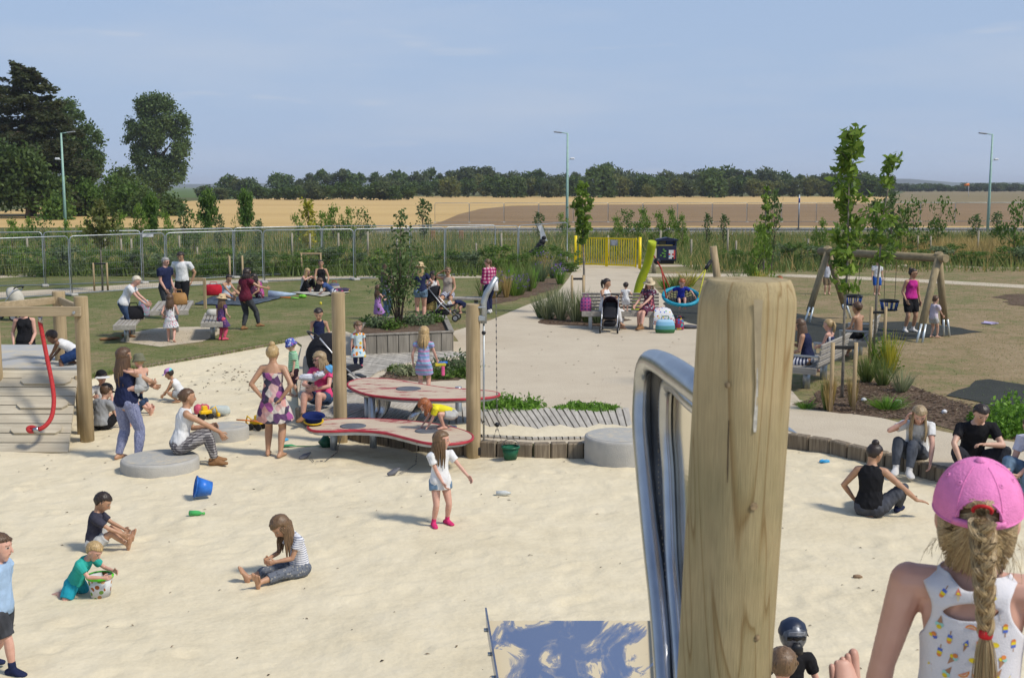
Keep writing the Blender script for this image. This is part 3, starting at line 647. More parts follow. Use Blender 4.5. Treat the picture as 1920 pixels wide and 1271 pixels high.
big_tree('poplar_tree', 'tall isolated green poplar with several upright plumes behind the hedge', 298, 260, 24, 14, 21, 'poplar', px_blobs(poplar, 260, 298), 30000, .36, .5)
ash = [(120, 205, 12), (140, 205, 13), (150, 222, 12), (130, 228, 15), (160, 250, 12), (175, 240, 9), (182, 258, 10), (150, 265, 16), (172, 278, 16), (190, 268, 7), (145, 290, 18), (175, 300, 18), (190, 300, 8), (155, 315, 20), (183, 318, 13), (140, 330, 18), (170, 335, 18), (128, 250, 12), (120, 280, 16), (112, 310, 18)]
big_tree('poplar_tree', 'airy green tree with open crown just right of the tall conifer', 150, 175, 16, 9, 22, 'poplar', px_blobs(ash, 175, 150), 14000, .27, .35)
lowt = [(20, 300, 28), (50, 310, 30), (5, 335, 28), (45, 345, 30), (85, 345, 26), (70, 320, 22), (20, 370, 26), (60, 375, 24), (100, 372, 20), (115, 355, 16)]
big_tree('broadleaf_tree', 'broad dark green tree at the left edge below the conifer', 50, 138, 8, 12, 23, 'oak', px_blobs(lowt, 138, 50), 9000, .34, .3)
for x, y, D, w, lab in ((232, 332, 200, 20, 'small round dark tree on the skyline left of the poplar'),):
    big_tree('broadleaf_tree', lab, x, D, 6, 4, 24, 'oak', px_blobs([(x, y, w), (x-12, y+14, 14), (x+14, y+12, 15), (x, y+24, 18), (x, y+38, 14)], D, x), 2500, .36, .2)
hedge_items = [(135, 372, 150, 'oak'), (165, 362, 148, 'hedge'), (200, 368, 150, 'oak'), (240, 372, 145, 'hedge'), (275, 376, 140, 'oak'), (110, 388, 132, 'hedge'), (320, 385, 150, 'oak'), (150, 345, 160, 'oak'), (255, 352, 160, 'oak'), (215, 352, 165, 'hedge')]
for k, (x, y, D, lm) in enumerate(hedge_items):
    bl = px_blobs([(x+rr.uniform(-16, 16), y+rr.uniform(-10, 20), rr.uniform(12, 20)) for _ in range(8)]+[(x, y+25, 16), (x-12, y+32, 14), (x+14, y+30, 14)], D, x)
    big_tree('hedgerow_bush', 'tall rounded %s bush in the left hedgerow, %s' % (ADJ[lm], ['tallest and nearest the pale lamp', 'right of the lamp', 'below the airy tree', 'left of the poplar foot', 'at the foot of the poplar', 'low, beside the lamp foot', 'right of the poplar', 'high up behind the lamp', 'high up left of the poplar', 'before the small round tree'][k]), x, D, 4, 4, 60+k, lm, bl, 2600, .26, .15)['group'] = 'bushes of the left hedgerow'

# --- young trees and whips between the fence and the road
WH = {}
def whip(kind, loc, h, w, label=None, group='young trees and bushes behind the fence'):
    if kind not in WH:
        sh, lm, n_, lf, bs = dict(bushy=('low', 'lime', 950, .085, .02), column=('low', 'hedge', 620, .085, .05), lollipop=('round', 'hedge', 1900, .11, .32), yellow=('column', 'yellow', 520, .09, .1),
                                  sparse=('column', 'poplar', 420, .085, .12), lowbush=('low', 'hedge', 1100, .08, .0), lime=('low', 'lime', 700, .11, .0), darkbush=('low', 'blue', 900, .11, .0))[kind]
        nm = dict(bushy='young_tree', column='young_tree', lollipop='young_tree', yellow='young_tree', sparse='young_tree')
        WH[kind] = tree(nm.get(kind, 'hedge_shrub'), 'x', 'tree' if kind in nm else 'shrub', loc, 2., 2. if sh in ('low', 'round') else 1.1, 80+len(WH), LEAF[lm], lf, n_, group, sh, .035, bs, up=.1, shell=.1)
        r = WH[kind]
    else: r = dup(WH[kind], loc, 0)
    r.rotation_euler = (0, 0, random.uniform(0, 6.28)); s = h/2.; w0 = 2. if kind in ('bushy', 'lollipop', 'lowbush', 'lime', 'darkbush') else 1.1
    r.scale = (w/w0, w/w0, s); r['label'] = label or dict(bushy='bushy young green tree in the planted belt', column='slim upright young tree in the planted belt', lollipop='round headed young tree in the planted belt',
        yellow='spindly yellow green sapling in the planted belt', sparse='thin leafed sapling in the planted belt', lowbush='low green shrub of the hedge line', lime='low yellow green shrub of the hedge line',
        darkbush='low dark green shrub of the hedge line')[kind]; r['group'] = group if label is None else 'single young trees'
    return r
def put(kind, px, top, D, w, label=None, group='young trees and bushes behind the fence'):
    p = AT(px, 400, D); p.z = LV; h = CAM_H-LV+(350-top)/F*D; r = whip(kind, p, h, w*D/F, label, group)
    if not label: r['label'] += ' '+zone(px)
    return r
put('lollipop', 388, 355, 78, 48, 'left one of two round headed young trees standing against the yellow field')
put('lollipop', 463, 356, 78, 40, 'right one of two round headed young trees standing against the yellow field')
put('yellow', 578, 374, 66, 50, 'yellow green sapling against the wheat field, left of the bushy clump')
for x, tp, D, w, k in ((556, 392, 70, 40, 'bushy'), (600, 388, 72, 50, 'bushy'), (625, 374, 74, 46, 'bushy'), (650, 380, 74, 44, 'bushy'), (675, 384, 72, 30, 'column'), (445, 396, 66, 24, 'column'), (484, 410, 64, 30, 'sparse'),
    (20, 400, 62, 44, 'bushy'), (50, 398, 64, 40, 'bushy'), (82, 396, 62, 36, 'column'), (120, 402, 60, 40, 'bushy'), (160, 400, 64, 50, 'bushy'), (190, 392, 66, 50, 'bushy'), (225, 388, 66, 50, 'bushy'), (262, 372, 68, 44, 'bushy'), (284, 362, 70, 40, 'lollipop'), (310, 384, 64, 40, 'bushy'), (345, 380, 66, 44, 'sparse'), (362, 390, 62, 30, 'column'), (410, 400, 66, 30, 'sparse'),
    (1155, 398, 76, 34, 'bushy'), (1178, 388, 78, 36, 'column'), (1205, 380, 76, 38, 'bushy'), (1235, 388, 74, 40, 'bushy'), (1258, 380, 74, 36, 'bushy'), (1280, 392, 70, 30, 'bushy'), (1327, 398, 70, 24, 'sparse'), (1358, 400, 70, 26, 'sparse'), (1010, 396, 80, 30, 'sparse'), (1055, 392, 80, 34, 'bushy'),
    (1450, 352, 50, 44, 'sparse'), (1425, 400, 44, 60, 'bushy'), (1640, 372, 58, 44, 'sparse'), (1670, 360, 56, 50, 'sparse'), (1690, 374, 60, 50, 'bushy'), (1715, 362, 60, 40, 'column'), (1760, 362, 66, 34, 'column'), (1830, 400, 72, 34, 'sparse'), (1905, 366, 58, 44, 'column'), (1870, 396, 76, 30, 'sparse'), (1540, 400, 60, 40, 'bushy'), (1612, 396, 58, 60, 'bushy')):
    put(k, x, tp, D, w)
put('sparse', 795, 371, 80, 40, 'thin sapling with two spreading tufts standing against the wheat field')
# low hedge right behind the wire fence and along the right-hand side
x = -30.
while x < 1068:
    k = rr.choice(['lowbush', 'lowbush', 'darkbush', 'lime' if rr.random() < .55 else 'lowbush']); put(k, x, 466+rr.uniform(-10, 10), 49+rr.uniform(-1.2, 1.6)+max(0, (x-400)*.004), rr.uniform(50, 80), None, 'low shrubs along the hedge line'); x += rr.uniform(24, 36)
x = 1375.
while x < 1990:
    k = rr.choice(['lowbush', 'darkbush', 'lowbush', 'lime' if rr.random() < .4 else 'darkbush']); put(k, x, 458+rr.uniform(-8, 14), 55+rr.uniform(-1, 1.5), rr.uniform(50, 80), None, 'low shrubs along the hedge line'); x += rr.uniform(26, 38)
# rough grass of the belt: uncountable
def blades(name, n_, region, h, lm, seed, w=.012, z=LV, lean=.35, tufts=0):
    r = np.random.default_rng(seed); P = np.array([region(r) for _ in range(n_)]); 
    hh = h*r.uniform(.45, 1.25, n_); a = r.uniform(0, 6.28, n_); wd = w*r.uniform(.6, 1.5, n_); ln = r.normal(size=(n_, 2))*lean*hh[:, None]
    zz = np.full(n_, z); b1 = np.stack([P[:, 0]-np.cos(a)*wd, P[:, 1]-np.sin(a)*wd, zz], 1); b2 = np.stack([P[:, 0]+np.cos(a)*wd, P[:, 1]+np.sin(a)*wd, zz], 1)
    tp = np.stack([P[:, 0]+ln[:, 0], P[:, 1]+ln[:, 1], zz+hh], 1); v = np.stack([b1, b2, tp], 1).reshape(-1, 3); f = np.arange(n_*3).reshape(-1, 3)
    return npmesh(name, v, f, LEAF[lm], np.clip(vnoise(P[:, 0], P[:, 1], seed, 3.)*.6+r.uniform(size=n_)*.5, 0, 1))
def belt_pt(r):
    while True:
        x, y = r.uniform(-46, 46), r.uniform(51, 88)
        if 1.6 < x < 8 and y < 58: continue
        if r.uniform() < (vnoise(x, y, 8, 4.)*1.3): return x, y
tag(blades('long_grass', 75000, belt_pt, .62, 'grassy', 31, .022), kind='stuff')
tag(blades('long_grass', 9000, lambda r: (r.uniform(-46, 1.6), r.uniform(48.5, 52)), .6, 'grassy', 32, .03), kind='stuff')
tag(blades('dry_grass', 15000, lambda r: (r.uniform(19, 46), r.uniform(57, 68)), .95, 'straw', 33, .028), kind='stuff')
tag(blades('dry_grass', 14000, belt_pt, .8, 'straw', 34, .02), kind='stuff')
def lawn_pt(r):
    while True:
        x, y = r.uniform(-16, 20), 16+r.uniform()**1.3*34; 
        if not inside_poly(np.array([x]), np.array([y]), PLAZA)[0] and inside_poly(np.array([x]), np.array([y-.15]), LAWNP)[0]: return x, y
PLAZA = [(p.x, p.y) for p in [G(a, b, LV) for a, b in [(548, 634), (700, 636), (860, 645), (846, 622), (920, 600), (985, 573), (1032, 556), (1050, 543), (1066, 522), (1078, 501), (1196, 501), (1236, 548), (1262, 560), (1480, 590), (1840, 600), (1840, 625), (1560, 645), (1480, 712), (1560, 758), (1700, 795), (1800, 815), (1930, 832), (2300, 890), (2600, 1080)]+[(x, y) for x, y in reversed(EDGE[8:-1])]]]
LAWNP = [(p.x, p.y) for p in edge]+[(60, edge[-1].y), (60, 60), (-60, 60), (-60, 14)]
tag(blades('short_grass', 60000, lawn_pt, .035, 'grassy', 35, .0045, lean=.9), kind='stuff')
# grass creeping out over the sand edge
EE = [p for p, e in zip(edge, EDGE) if e[0] <= 549]
def edge_pt(r):
    k = r.integers(1, len(EE)-1); p = EE[k].lerp(EE[k+1], r.uniform()); return p.x+r.normal()*.05, p.y+abs(r.normal())*.12-.04
tag(blades('edge_grass', 5000, edge_pt, .08, 'grassy', 36, .007, lean=.7, z=LV-.02), kind='stuff')

# --- slim staked trees near the playground
def leafy_sapling(name, label, base, h, clumps, leaf, lm, n_, seed, r0=.035, lean=0., asp=2.2, droop=.5, m=None):
    """clumps: (height, radius, dx) along the stem"""
    rs = np.random.default_rng(seed); t = thing(name, label, 'tree', base); path = [V((lean*h*(k/6)**1.5+rs.normal()*.012*(k > 0), rs.normal()*.012, h*k/6-.02)) for k in range(7)]
    mb = MB().tube(path, [r0*(1-.13*k) for k in range(7)], 7); P = []
    tot = sum(c[1]**1.5 for c in clumps)
    for z, r, dx in clumps:
        t_ = min(z/h*6, 5.99); s = path[int(t_)].lerp(path[min(int(t_)+1, 6)], t_-int(t_)); nb = max(3, int(r*14))
        for _ in range(nb):
            a = rs.uniform(0, 6.28); L_ = r*rs.uniform(.5, 1.1); e = s+V((math.cos(a)*L_+dx*.5, math.sin(a)*L_, L_*rs.uniform(.1, .9)))
            mb.tube([s+V((0, 0, -.05)), s.lerp(e, .5)+V((0, 0, .02)), e], [.009, .006, .003], 4)
            for _ in range(max(2, int(n_*(r**1.5/tot)/nb))):
                u = rs.uniform(.15, 1.05); c = s.lerp(e, u); P.append((c.x+rs.normal()*leaf*.6, c.y+rs.normal()*leaf*.6, c.z+rs.normal()*leaf*.6))
    mb.build('trunk', m or mbark_pale, t); v, f = leaf_quads(np.array(P), leaf, rs, asp=asp, droop=droop); npmesh('crown', v, f, LEAF[lm], rs.uniform(size=len(P)), t); return t
def height_px(base, px, top): return CAM_H-base.z+(350-top)/F*base.y
def stakes(base, dxs, h, label, tie=.8, r=.035):
    t = thing('tree_stake', label, 'tree stake', base); 
    for dx in dxs: MB().tube([(dx, 0, -.05), (dx, 0, h)], r, 10).build('post', mstake, t)
    MB().box(((dxs[0]+dxs[-1])/2, 0, h*tie), (abs(dxs[-1]-dxs[0])+.02, .03, .06), bev=.008).build('rubber_tie', mat('black_rubber', (.02, .02, .02), .6), t); return t
b = GL(1578, 745); H_ = height_px(b, 1578, 248)
leafy_sapling('young_tree', 'tall slim sapling with large drooping bright green leaves behind the right bench', b, H_, [(H_*f, r, dx) for f, r, dx in ((.42, .22, 0), (.48, .30, .05), (.54, .34, 0), (.60, .36, .1), (.66, .34, 0), (.72, .36, -.05), (.77, .3, 0), (.82, .22, 0), (.86, .26, .03), (.90, .28, -.03), (.94, .26, 0), (.98, .22, .06))], .08, 'lime', 950, 101, .03, .0)
stakes(GL(1574, 768)+V((0, -.15, 0)), (-.19, .19), 1.15, 'pair of round stakes tied round the sapling behind the right bench', .93)
b = GL(1636, 680); H_ = height_px(b, 1660, 288)
leafy_sapling('young_tree', 'thin leaning sapling with a tuft of leaves on top, beside the swing frame', b, H_, [(H_*f, r, dx) for f, r, dx in ((.5, .35, .1), (.58, .42, .1), (.66, .4, .1), (.74, .25, 0), (.86, .25, 0), (.92, .3, .1), (.97, .25, .1))], .075, 'lime', 620, 102, .035, .045)
stakes(b+V((.03, -.1, 0)), (-.13, .17), 1.2, 'pair of round stakes tied round the thin sapling by the swing frame', .9)
b = GL(1094, 590); H_ = height_px(b, 1094, 338)
leafy_sapling('young_tree', 'staked young tree with brownish upright crown in front of the yellow gate', b, H_, [(H_*f, r, 0) for f, r in ((.55, .2), (.60, .28), (.66, .32), (.72, .34), (.78, .34), (.84, .3), (.9, .24), (.96, .15))], .065, 'lime', 1500, 103, .045, -.01)
stakes(GL(1072, 600), (0, .32), 1.25, 'short stake pair holding the young tree by the yellow gate', .92)
b = GL(1432, 528); H_ = height_px(b, 1432, 345)
leafy_sapling('young_tree', 'slim yellow flecked young tree on the lawn beyond the wooden post', b, H_, [(H_*f, r, 0) for f, r in ((.35, .2), (.45, .3), (.55, .34), (.65, .3), (.75, .28), (.85, .22), (.95, .15))], .085, 'lime', 620, 104, .05)
b = GL(192, 545); H_ = height_px(b, 192, 372)
leafy_sapling('young_tree', 'thin brown stemmed young tree with sparse crown standing in front of the wire fence', b, H_, [(H_*f, r, 0) for f, r in ((.5, .45), (.58, .6), (.66, .65), (.74, .55), (.84, .4), (.93, .25))], .085, 'olive', 1100, 105, .04)
stakes(b+V((0, -.1, 0)), (-.25, .23), 1.0, 'pair of stakes round the thin young tree by the wire fence at left', .97)
t = stakes(GL(432, 542), (0,), 1.2, 'single stake with a tie arm behind the picnic table', .95)
t = stakes(GL(456, 545), (0,), 1.25, 'plain weathered stake right of the picnic table', .95)
t = stakes(GL(566, 517), (0, .8), .95, 'low wooden stake frame behind the women on the blanket', .95); MB().box((.4, 0, .93), (.9, .05, .07)).build('rail', mstake, t)
t = thing('wooden_rail', 'short wooden post with side rail beside the picnic blanket at left', 'post', GL(385, 578)); MB().box((0, 0, .45), (.09, .07, .95), bev=.01).build('post', mstake, t); MB().box((-.25, 0, .88), (.45, .05, .1), bev=.01).build('rail', mstake, t)

# --- multi-stemmed tree and shrubs in the raised planter
pb = GL(748, 640); pb.z = LV+.40
rs = np.random.default_rng(77); t = thing('multistem_tree', 'leafy multi stemmed small tree growing in the raised timber planter', 'tree', pb); mb = MB(); P = []
for k in range(11):
    a = rs.uniform(0, 6.28); e = V((math.cos(a)*rs.uniform(.2, .75), math.sin(a)*rs.uniform(.2, .7), rs.uniform(1.3, 2.1))); m_ = V((e.x*.35, e.y*.35, e.z*.5))
    mb.tube([(rs.normal()*.04, rs.normal()*.04, -.1), m_, e], [.022, .014, .006], 5)
    for _ in range(105):
        u = rs.uniform(.35, 1.05); c = V((0, 0, 0)).lerp(m_, u*2) if u < .5 else m_.lerp(e, u*2-1); P.append((c.x+rs.normal()*.17, c.y+rs.normal()*.17, c.z+rs.normal()*.14))
e = V((.10, 0, height_px(pb, 768, 396))); mb.tube([(0, 0, 0), (.04, 0, e.z*.5), e], [.03, .018, .006], 6)
for _ in range(420): u = rs.uniform(.35, 1.); sp_ = .18*(1.15-u)+.05; P.append((e.x*u+rs.normal()*sp_, rs.normal()*sp_, e.z*u+rs.normal()*.05))
mb.build('trunk', mbark, t); v, f = leaf_quads(np.array(P), .062, rs, asp=1.5); npmesh('crown', v, f, LEAF['poplar'], rs.uniform(size=len(P)), t)
def clump(name, label, loc, r, h, n_, lm, leaf, seed, asp=1.6, up=0., group=None, cat='plant', dome=True):
    rs = np.random.default_rng(seed); t = thing(name, label, cat, loc, 0, group); d = rs.normal(size=(n_, 3)); d[:, 2] = abs(d[:, 2]); d /= np.linalg.norm(d, axis=1, keepdims=True)
    P = d*rs.uniform(.3, 1.05, (n_, 1))*np.array([r, r, h])*(1+.22*np.sin(np.arctan2(d[:, 1], d[:, 0])*3+seed))[:, None]
    v, f = leaf_quads(P, leaf, rs, asp=asp, up=up); o = npmesh('foliage', v, f, LEAF[lm], rs.uniform(size=n_), t)
    mb = MB(); 
    for k in range(5): a = rs.uniform(0, 6.28); mb.tube([(0, 0, -.03), (math.cos(a)*r*.5, math.sin(a)*r*.5, h*.6)], [.008, .004], 4)
    mb.build('stem', mbark, t); return t
def spiky(name, label, loc, h, n_, lm, seed, spread=.35, w=.006, group=None, cat='plant', flower=None):
    """upright stems and blades fanning from one root"""
    rs = np.random.default_rng(seed); t = thing(name, label, cat, loc, 0, group); vs = []; fs = []; tn = []; Fv = []
    for _ in range(n_):
        a = rs.uniform(0, 6.28); q = rs.uniform()**.7; hh = h*rs.uniform(.5, 1.1); b = V((math.cos(a)*spread*.25*q, math.sin(a)*spread*.25*q, 0)); tp = V((math.cos(a)*spread*q, math.sin(a)*spread*q, hh)); m_ = b.lerp(tp, .55)+V((0, 0, hh*.12))
        s = V((-math.sin(a+1), math.cos(a+1), 0))*w*rs.uniform(.6, 1.6); o_ = len(vs); vs += [b-s, b+s, m_+s*.9, m_-s*.9, tp+s*.1, tp-s*.1]; fs += [(o_, o_+1, o_+2, o_+3), (o_+3, o_+2, o_+4, o_+5)]; g = rs.uniform(); tn += [g, g]
        if flower and rs.uniform() < .3: Fv.append(tp)
    npmesh('foliage', [tuple(v) for v in vs], fs, LEAF[lm], tn, t)
    if flower and Fv: v, f = leaf_quads(np.array([tuple(p) for p in Fv for _ in range(4)])+rs.normal(size=(len(Fv)*4, 3))*.02, .035, rs); npmesh('flower', v, f, mat('petal_'+str(flower), flower, .6), None, t)
    return t
for k, (x, y, r_, h_, lm) in enumerate(((712, 645, .34, .30, 'blue'), (735, 648, .32, .26, 'hedge'), (790, 640, .36, .30, 'blue'), (815, 634, .28, .26, 'hedge'), (690, 640, .24, .22, 'hedge'), (765, 636, .3, .25, 'blue'))):
    p = GL(x, y); p.z = LV+.40; clump('planter_shrub', 'bushy '+ADJ[lm]+' plant in the raised planter, '+('left side' if x < 720 else 'at the tree foot' if x < 780 else 'right side'), p, r_, h_, 420, lm, .045, 200+k, group='low plants in the raised planter')
for k, (x, y, r_, h_, lm) in enumerate(((765, 706, .35, .22, 'silver'), (800, 703, .32, .20, 'silver'), (838, 700, .42, .30, 'blue'), (865, 696, .42, .34, 'blue'), (822, 712, .3, .16, 'hedge'), (870, 710, .3, .18, 'hedge'), (745, 700, .2, .12, 'hedge'))):
    clump('bed_plant', ADJ[lm]+' lavender like plant in the bed behind the red tables, '+('left end' if x < 790 else 'middle' if x < 850 else 'right end'), GL(x, y-4), r_, h_, 420, lm, .04, 220+k, asp=2.4, group='plants in the crescent bed')
for k, (x, y, r_, h_) in enumerate(((955, 765, .55, .22), (925, 765, .3, .12), (1080, 766, .35, .08), (1110, 768, .4, .08), (985, 766, .3, .10), (1140, 768, .2, .06))):
    clump('weed_patch', ('bright green weed clump growing on the edge of the boardwalk, the tallest' if k == 0 else ['', 'low weeds left of the tall weed clump on the boardwalk edge', 'flat green weeds in the middle of the right patch on the boardwalk edge', 'flat green weeds at the centre right of the boardwalk edge', 'low weeds right of the tall weed clump on the boardwalk edge', 'smallest weeds, furthest right on the boardwalk edge'][k]), GL(x, y), r_, h_, 650, 'weed', .035, 240+k, asp=3., group='weeds along the boardwalk')
for k, (x, y, h_, sp_, lm) in enumerate(((1028, 598, .75, .55, 'silver'), (1052, 600, .9, .5, 'silver'), (1015, 596, .6, .4, 'blue'), (1080, 603, .95, .5, 'silver'), (1100, 604, .8, .4, 'grassy'), (1040, 585, .8, .4, 'silver'), (1120, 606, .5, .4, 'blue'))):
    spiky('bed_plant', 'spiky '+ADJ[lm]+' plant in the small bed beside the far bench', GL(x, y), h_, 170, lm, 260+k, sp_, .006, 'plants in the bed by the bench')
for k in range(26):
    x = 905+rr.random()*145; y = 570-(x-905)*.24-rr.random()*24; lm = rr.choice(['grassy', 'grassy', 'weed', 'weed', 'straw', 'blue', 'lime']); fl = (.22, .12, .42) if rr.random() < .3 else None
    spiky('border_plant', ADJ[lm]+(' clump with purple flowers' if fl else ' clump')+' in the border by the gate path, '+('left' if x < 955 else 'middle' if x < 1000 else 'right'), GL(x, y), rr.uniform(.5, .95), 110, lm, 280+k, rr.uniform(.3, .6), .007, 'plants in the border by the gate path', flower=fl)
for k in range(12):
    x = 1235+rr.random()*220; y = 532+rr.random()*12; lm = rr.choice(['grassy', 'weed', 'yellow', 'straw'])
    spiky('border_plant', ADJ[lm]+' clump in the border behind the basket swing, '+('left of it' if x < 1290 else 'right of it'), GL(x, y), rr.uniform(.4, .7), 90, lm, 320+k, rr.uniform(.4, .6), .011, 'plants in the border behind the basket swing')
for k, (x, y, h_, sp_, lm, n_) in enumerate(((1655, 722, .5, .36, 'grassy', 130), (1690, 735, .42, .36, 'silver', 120), (1555, 770, .55, .14, 'straw', 200), (1548, 768, .5, .12, 'grassy', 160), (1598, 762, .5, .14, 'straw', 120), (1662, 768, .22, .5, 'weed', 260), (1510, 766, .14, .3, 'weed', 120), (1625, 716, .5, .35, 'grassy', 180), (1668, 700, .8, .35, 'yellow', 110), (1650, 690, .7, .4, 'lime', 110))):
    spiky('bed_plant', ADJ[lm]+' plant in the right bark bed, '+('by the stakes' if x < 1600 else 'behind the tissue' if x < 1665 else 'furthest right')+(', tall' if h_ > .55 else ', short'), GL(x, y), h_, n_, lm, 340+k, sp_, .0055, 'plants in the right bark bed')
for k, (x, y, r_, h_) in enumerate(((1878, 800, .42, .38), (1905, 790, .5, .42), (1870, 815, .35, .25), (1925, 810, .5, .4), (1850, 790, .25, .22))):
    clump('bed_shrub', ['leafy green shrub behind the teenage boy, the middle one', 'tallest leafy green shrub, right of the teenage boy', 'small green shrub right behind the shoulder of the teenage boy', 'leafy green shrub at the right edge above the cut off person', 'low green shrub left behind the head of the teenage boy'][k], GL(x, y), r_, h_, 900, 'weed', .045, 360+k, group='green shrubs behind the teenagers')
for k, (x, y) in enumerate(((1655, 630), (1668, 632))): clump('bed_shrub', 'yellow green weed at the foot of the stakes by the swing', GL(x, y+58), .25, .7, 200, 'lime', .04, 380+k, group='weeds at the swing stakes')
# ================================================================ FENCES, LAMPS, GATE
mgalv = mat('galvanised_steel', (.42, .45, .46), .42, metal=.75, var=.12, scale=5)
msteel = mat('brushed_steel', (.46, .47, .48), .27, metal=1., var=.06, scale=18)
mwirem = mat('fence_wire', (.25, .27, .28), .5, metal=.6, var=.05)
mconc = mat('grey_concrete', (.38, .37, .34), .92, var=.12, scale=5, bump=.3, bscale=60, col2=(.46, .44, .39))
mwhitep = mat('white_plastic', (.75, .75, .75), .5, var=.05); mblack = mat('black_plastic', (.018, .018, .02), .45, var=.1)
PW = 3.5
pf = MB(); c = .12; z0, z1 = .06, 2.02
pth = [V((-PW/2+.03, 0, z0)), V((-PW/2+.03, 0, z1-c)), V((-PW/2+.03+c*.3, 0, z1-c*.3)), V((-PW/2+.03+c, 0, z1)), V((PW/2-.03-c, 0, z1)), V((PW/2-.03-c*.3, 0, z1-c*.3)), V((PW/2-.03, 0, z1-c)), V((PW/2-.03, 0, z0)), V((-PW/2+.03, 0, z0))]
pf.tube(pth, .021, 6)
pw = MB()
for k in range(44): x = -PW/2+.08+k*(PW-.16)/43; pw.tube([(x, 0, z0), (x, 0, z1)], .0016, 3)
for k in range(9): z = .15+k*.225; pw.tube([(-PW/2+.04, 0, z), (PW/2-.04, 0, z)], .0022, 3)
ff = MB().box((-PW/2, 0, .03), (.24, .55, .1), bev=.03)
fence0 = None
def fence_panel(a, b, label, group):
    global fence0
    ang = math.atan2(b.y-a.y, b.x-a.x); p = (a+b)/2
    if fence0 is None:
        fence0 = thing('wire_fence', label, 'fence panel', p, ang, group); pf.build('frame', mgalv, fence0); pw.build('wire_mesh', mwirem, fence0); ff.build('foot_block', mconc, fence0); r = fence0
    else: r = dup(fence0, p, ang, label, group)
    r.scale = ((b-a).length/PW, 1, 1); return r
GF = 'temporary fence panels along the front of the hedge'
FN = [(-205, 578), (-36, 566), (134, 554), (313, 541), (495, 530), (665, 525), (835, 518), (972, 511), (1064, 498)]
FL = ['wire fence panel at the left edge of the photo', 'wire fence panel behind the left pushchair', 'wire fence panel behind the staked thin tree and the bending woman', 'wire fence panel behind the two standing men', 'wire fence panel behind the two women on the pale blanket',
      'wire fence panel behind the planter tree', 'wire fence panel behind the sitting woman in grey top', 'last wire fence panel, turned away towards the yellow gate']
for k in range(8): 
    q = fence_panel(GL(*FN[k]), GL(*FN[k+1]), FL[k], GF)
last_panel = q
FB = [(-95, 541), (85, 537), (268, 531), (440, 521), (605, 513), (770, 511), (930, 508)]
for k in range(6): fence_panel(GL(*FB[k]), GL(*FB[k+1]), 'wire fence panel of the second row, standing in the hedge '+zone((FB[k][0]+FB[k+1][0])/2), 'temporary fence panels of the second row')
for k in range(19): fence_panel(GL(815+k*65, 418-.12*k), GL(880+k*65, 418-.12*(k+1)), 'far wire fence panel beyond the road, '+zone(848+k*65), 'far fence panels beyond the road')
tag(MB().box((0, 0, 0), (.42, .012, .14), math.atan2(1, 5)).build('fence_sign', mwhitep, None, AT(277, 441, 45.5)), 'small white sign plate tied to the top rail of the wire fence', 'sign')
p = AT(1016, 438, GL(1016, 505).y-.15)
o = MB(); o.add([(-.22, 0, .36), (.0, .03, .38), (.26, -.02, -.34), (-.05, .04, -.26), (-.08, .06, .05)], [(0, 4, 1), (4, 2, 1), (4, 3, 2)], 0, False); 
sh = o.build('paper_sheet', mwhitep, None, p); tag(sh, 'torn white sheet caught high on the wire fence near the gate', 'paper'); sm = sh.modifiers.new('s', 'SOLIDIFY'); sm.thickness = .006
p = AT(1010, 462, GL(1010, 505).y-.15); o = MB()
for dx, dz, r_ in ((-.35, -.28, .1), (-.2, -.22, .13), (-.02, -.12, .17), (.06, .04, .15), (.16, .2, .13), (.24, .38, .09), (.1, -.2, .12)): o.ball((dx, 0, dz), (r_*1.2, .06, r_), 8, 6)
tag(o.build('plastic_bag', mblack, None, p), 'crumpled black plastic snagged on the wire fence near the gate', 'plastic bag')
# weathered posts of the stock fence
mpost = wood('weathered_post', (.42, .38, .29), (.27, .24, .18), 2, 1., .9)
def fpost(px, top, bot, D, label=None, r=.05):
    p = AT(px, bot, D); p.z = LV; h = CAM_H-LV+(350-top)/F*D; t = MB().tube([(0, 0, -.1), (0, 0, h)], r, 8).build('fence_post', mpost, None, p); tag(t, 'weathered grey fence post in the rough grass, '+zone(px), 'fence post', 'stock fence posts in the rough grass')
for x, tp in ((52, 446), (198, 447), (228, 447), (247, 447), (337, 441), (370, 462), (413, 468), (548, 436), (582, 437), (635, 436), (690, 433), (745, 432), (893, 455), (940, 436), (1140, 440), (1238, 431), (1380, 450), (1364, 430), (1720, 440), (1744, 442), (1833, 432), (1909, 455), (1515, 447), (1296, 448)): fpost(x, tp, 475, 60)
mrust = mat('rust_timber', (.33, .2, .1), .8)
for x in (812, 865): t = MB().box((0, 0, .4), (.3, .3, .85), bev=.03).build('road_bollard', mrust, None, G(x, 456, LV)); tag(t, 'short square brown timber bollard beside the far road', 'bollard', 'timber bollards by the road')
# street lamps
mgreen = mat('pale_green_paint', (.34, .52, .43), .5, var=.08)
def lamp(px, label, side, D=92., top=252, low=-1):
    p = AT(px, 445, D); p.z = LV; h = CAM_H-LV+(350-top)/F*D; t = thing('street_lamp', label, 'street lamp', p, 0, 'street lamps along the road')
    MB().tube([(0, 0, 0), (0, 0, h*.45), (0, 0, h)], [.12, .10, .065], 10).build('pole', mgreen, t)
    h0 = MB().tube([(0, 0, h-.03), (side*.55, 0, h+.04)], .035, 8).build('arm', mgreen, t)
    MB().box((side*.75, 0, h+.06), (.62, .26, .10), M.Rotation(-side*.12, 3, 'Y'), bev=.03).build('lamp_head', mat('lamp_grey', (.30, .31, .32), .5), t)
    lo = MB(); lo.tube([(0, 0, h*.74), (-side*.3*low*-1, 0, h*.745)], .03, 6); lo.box((low*side*.38, 0, h*.75), (.34, .2, .16), bev=.04); lo.build('camera_unit', mwhitep, t)
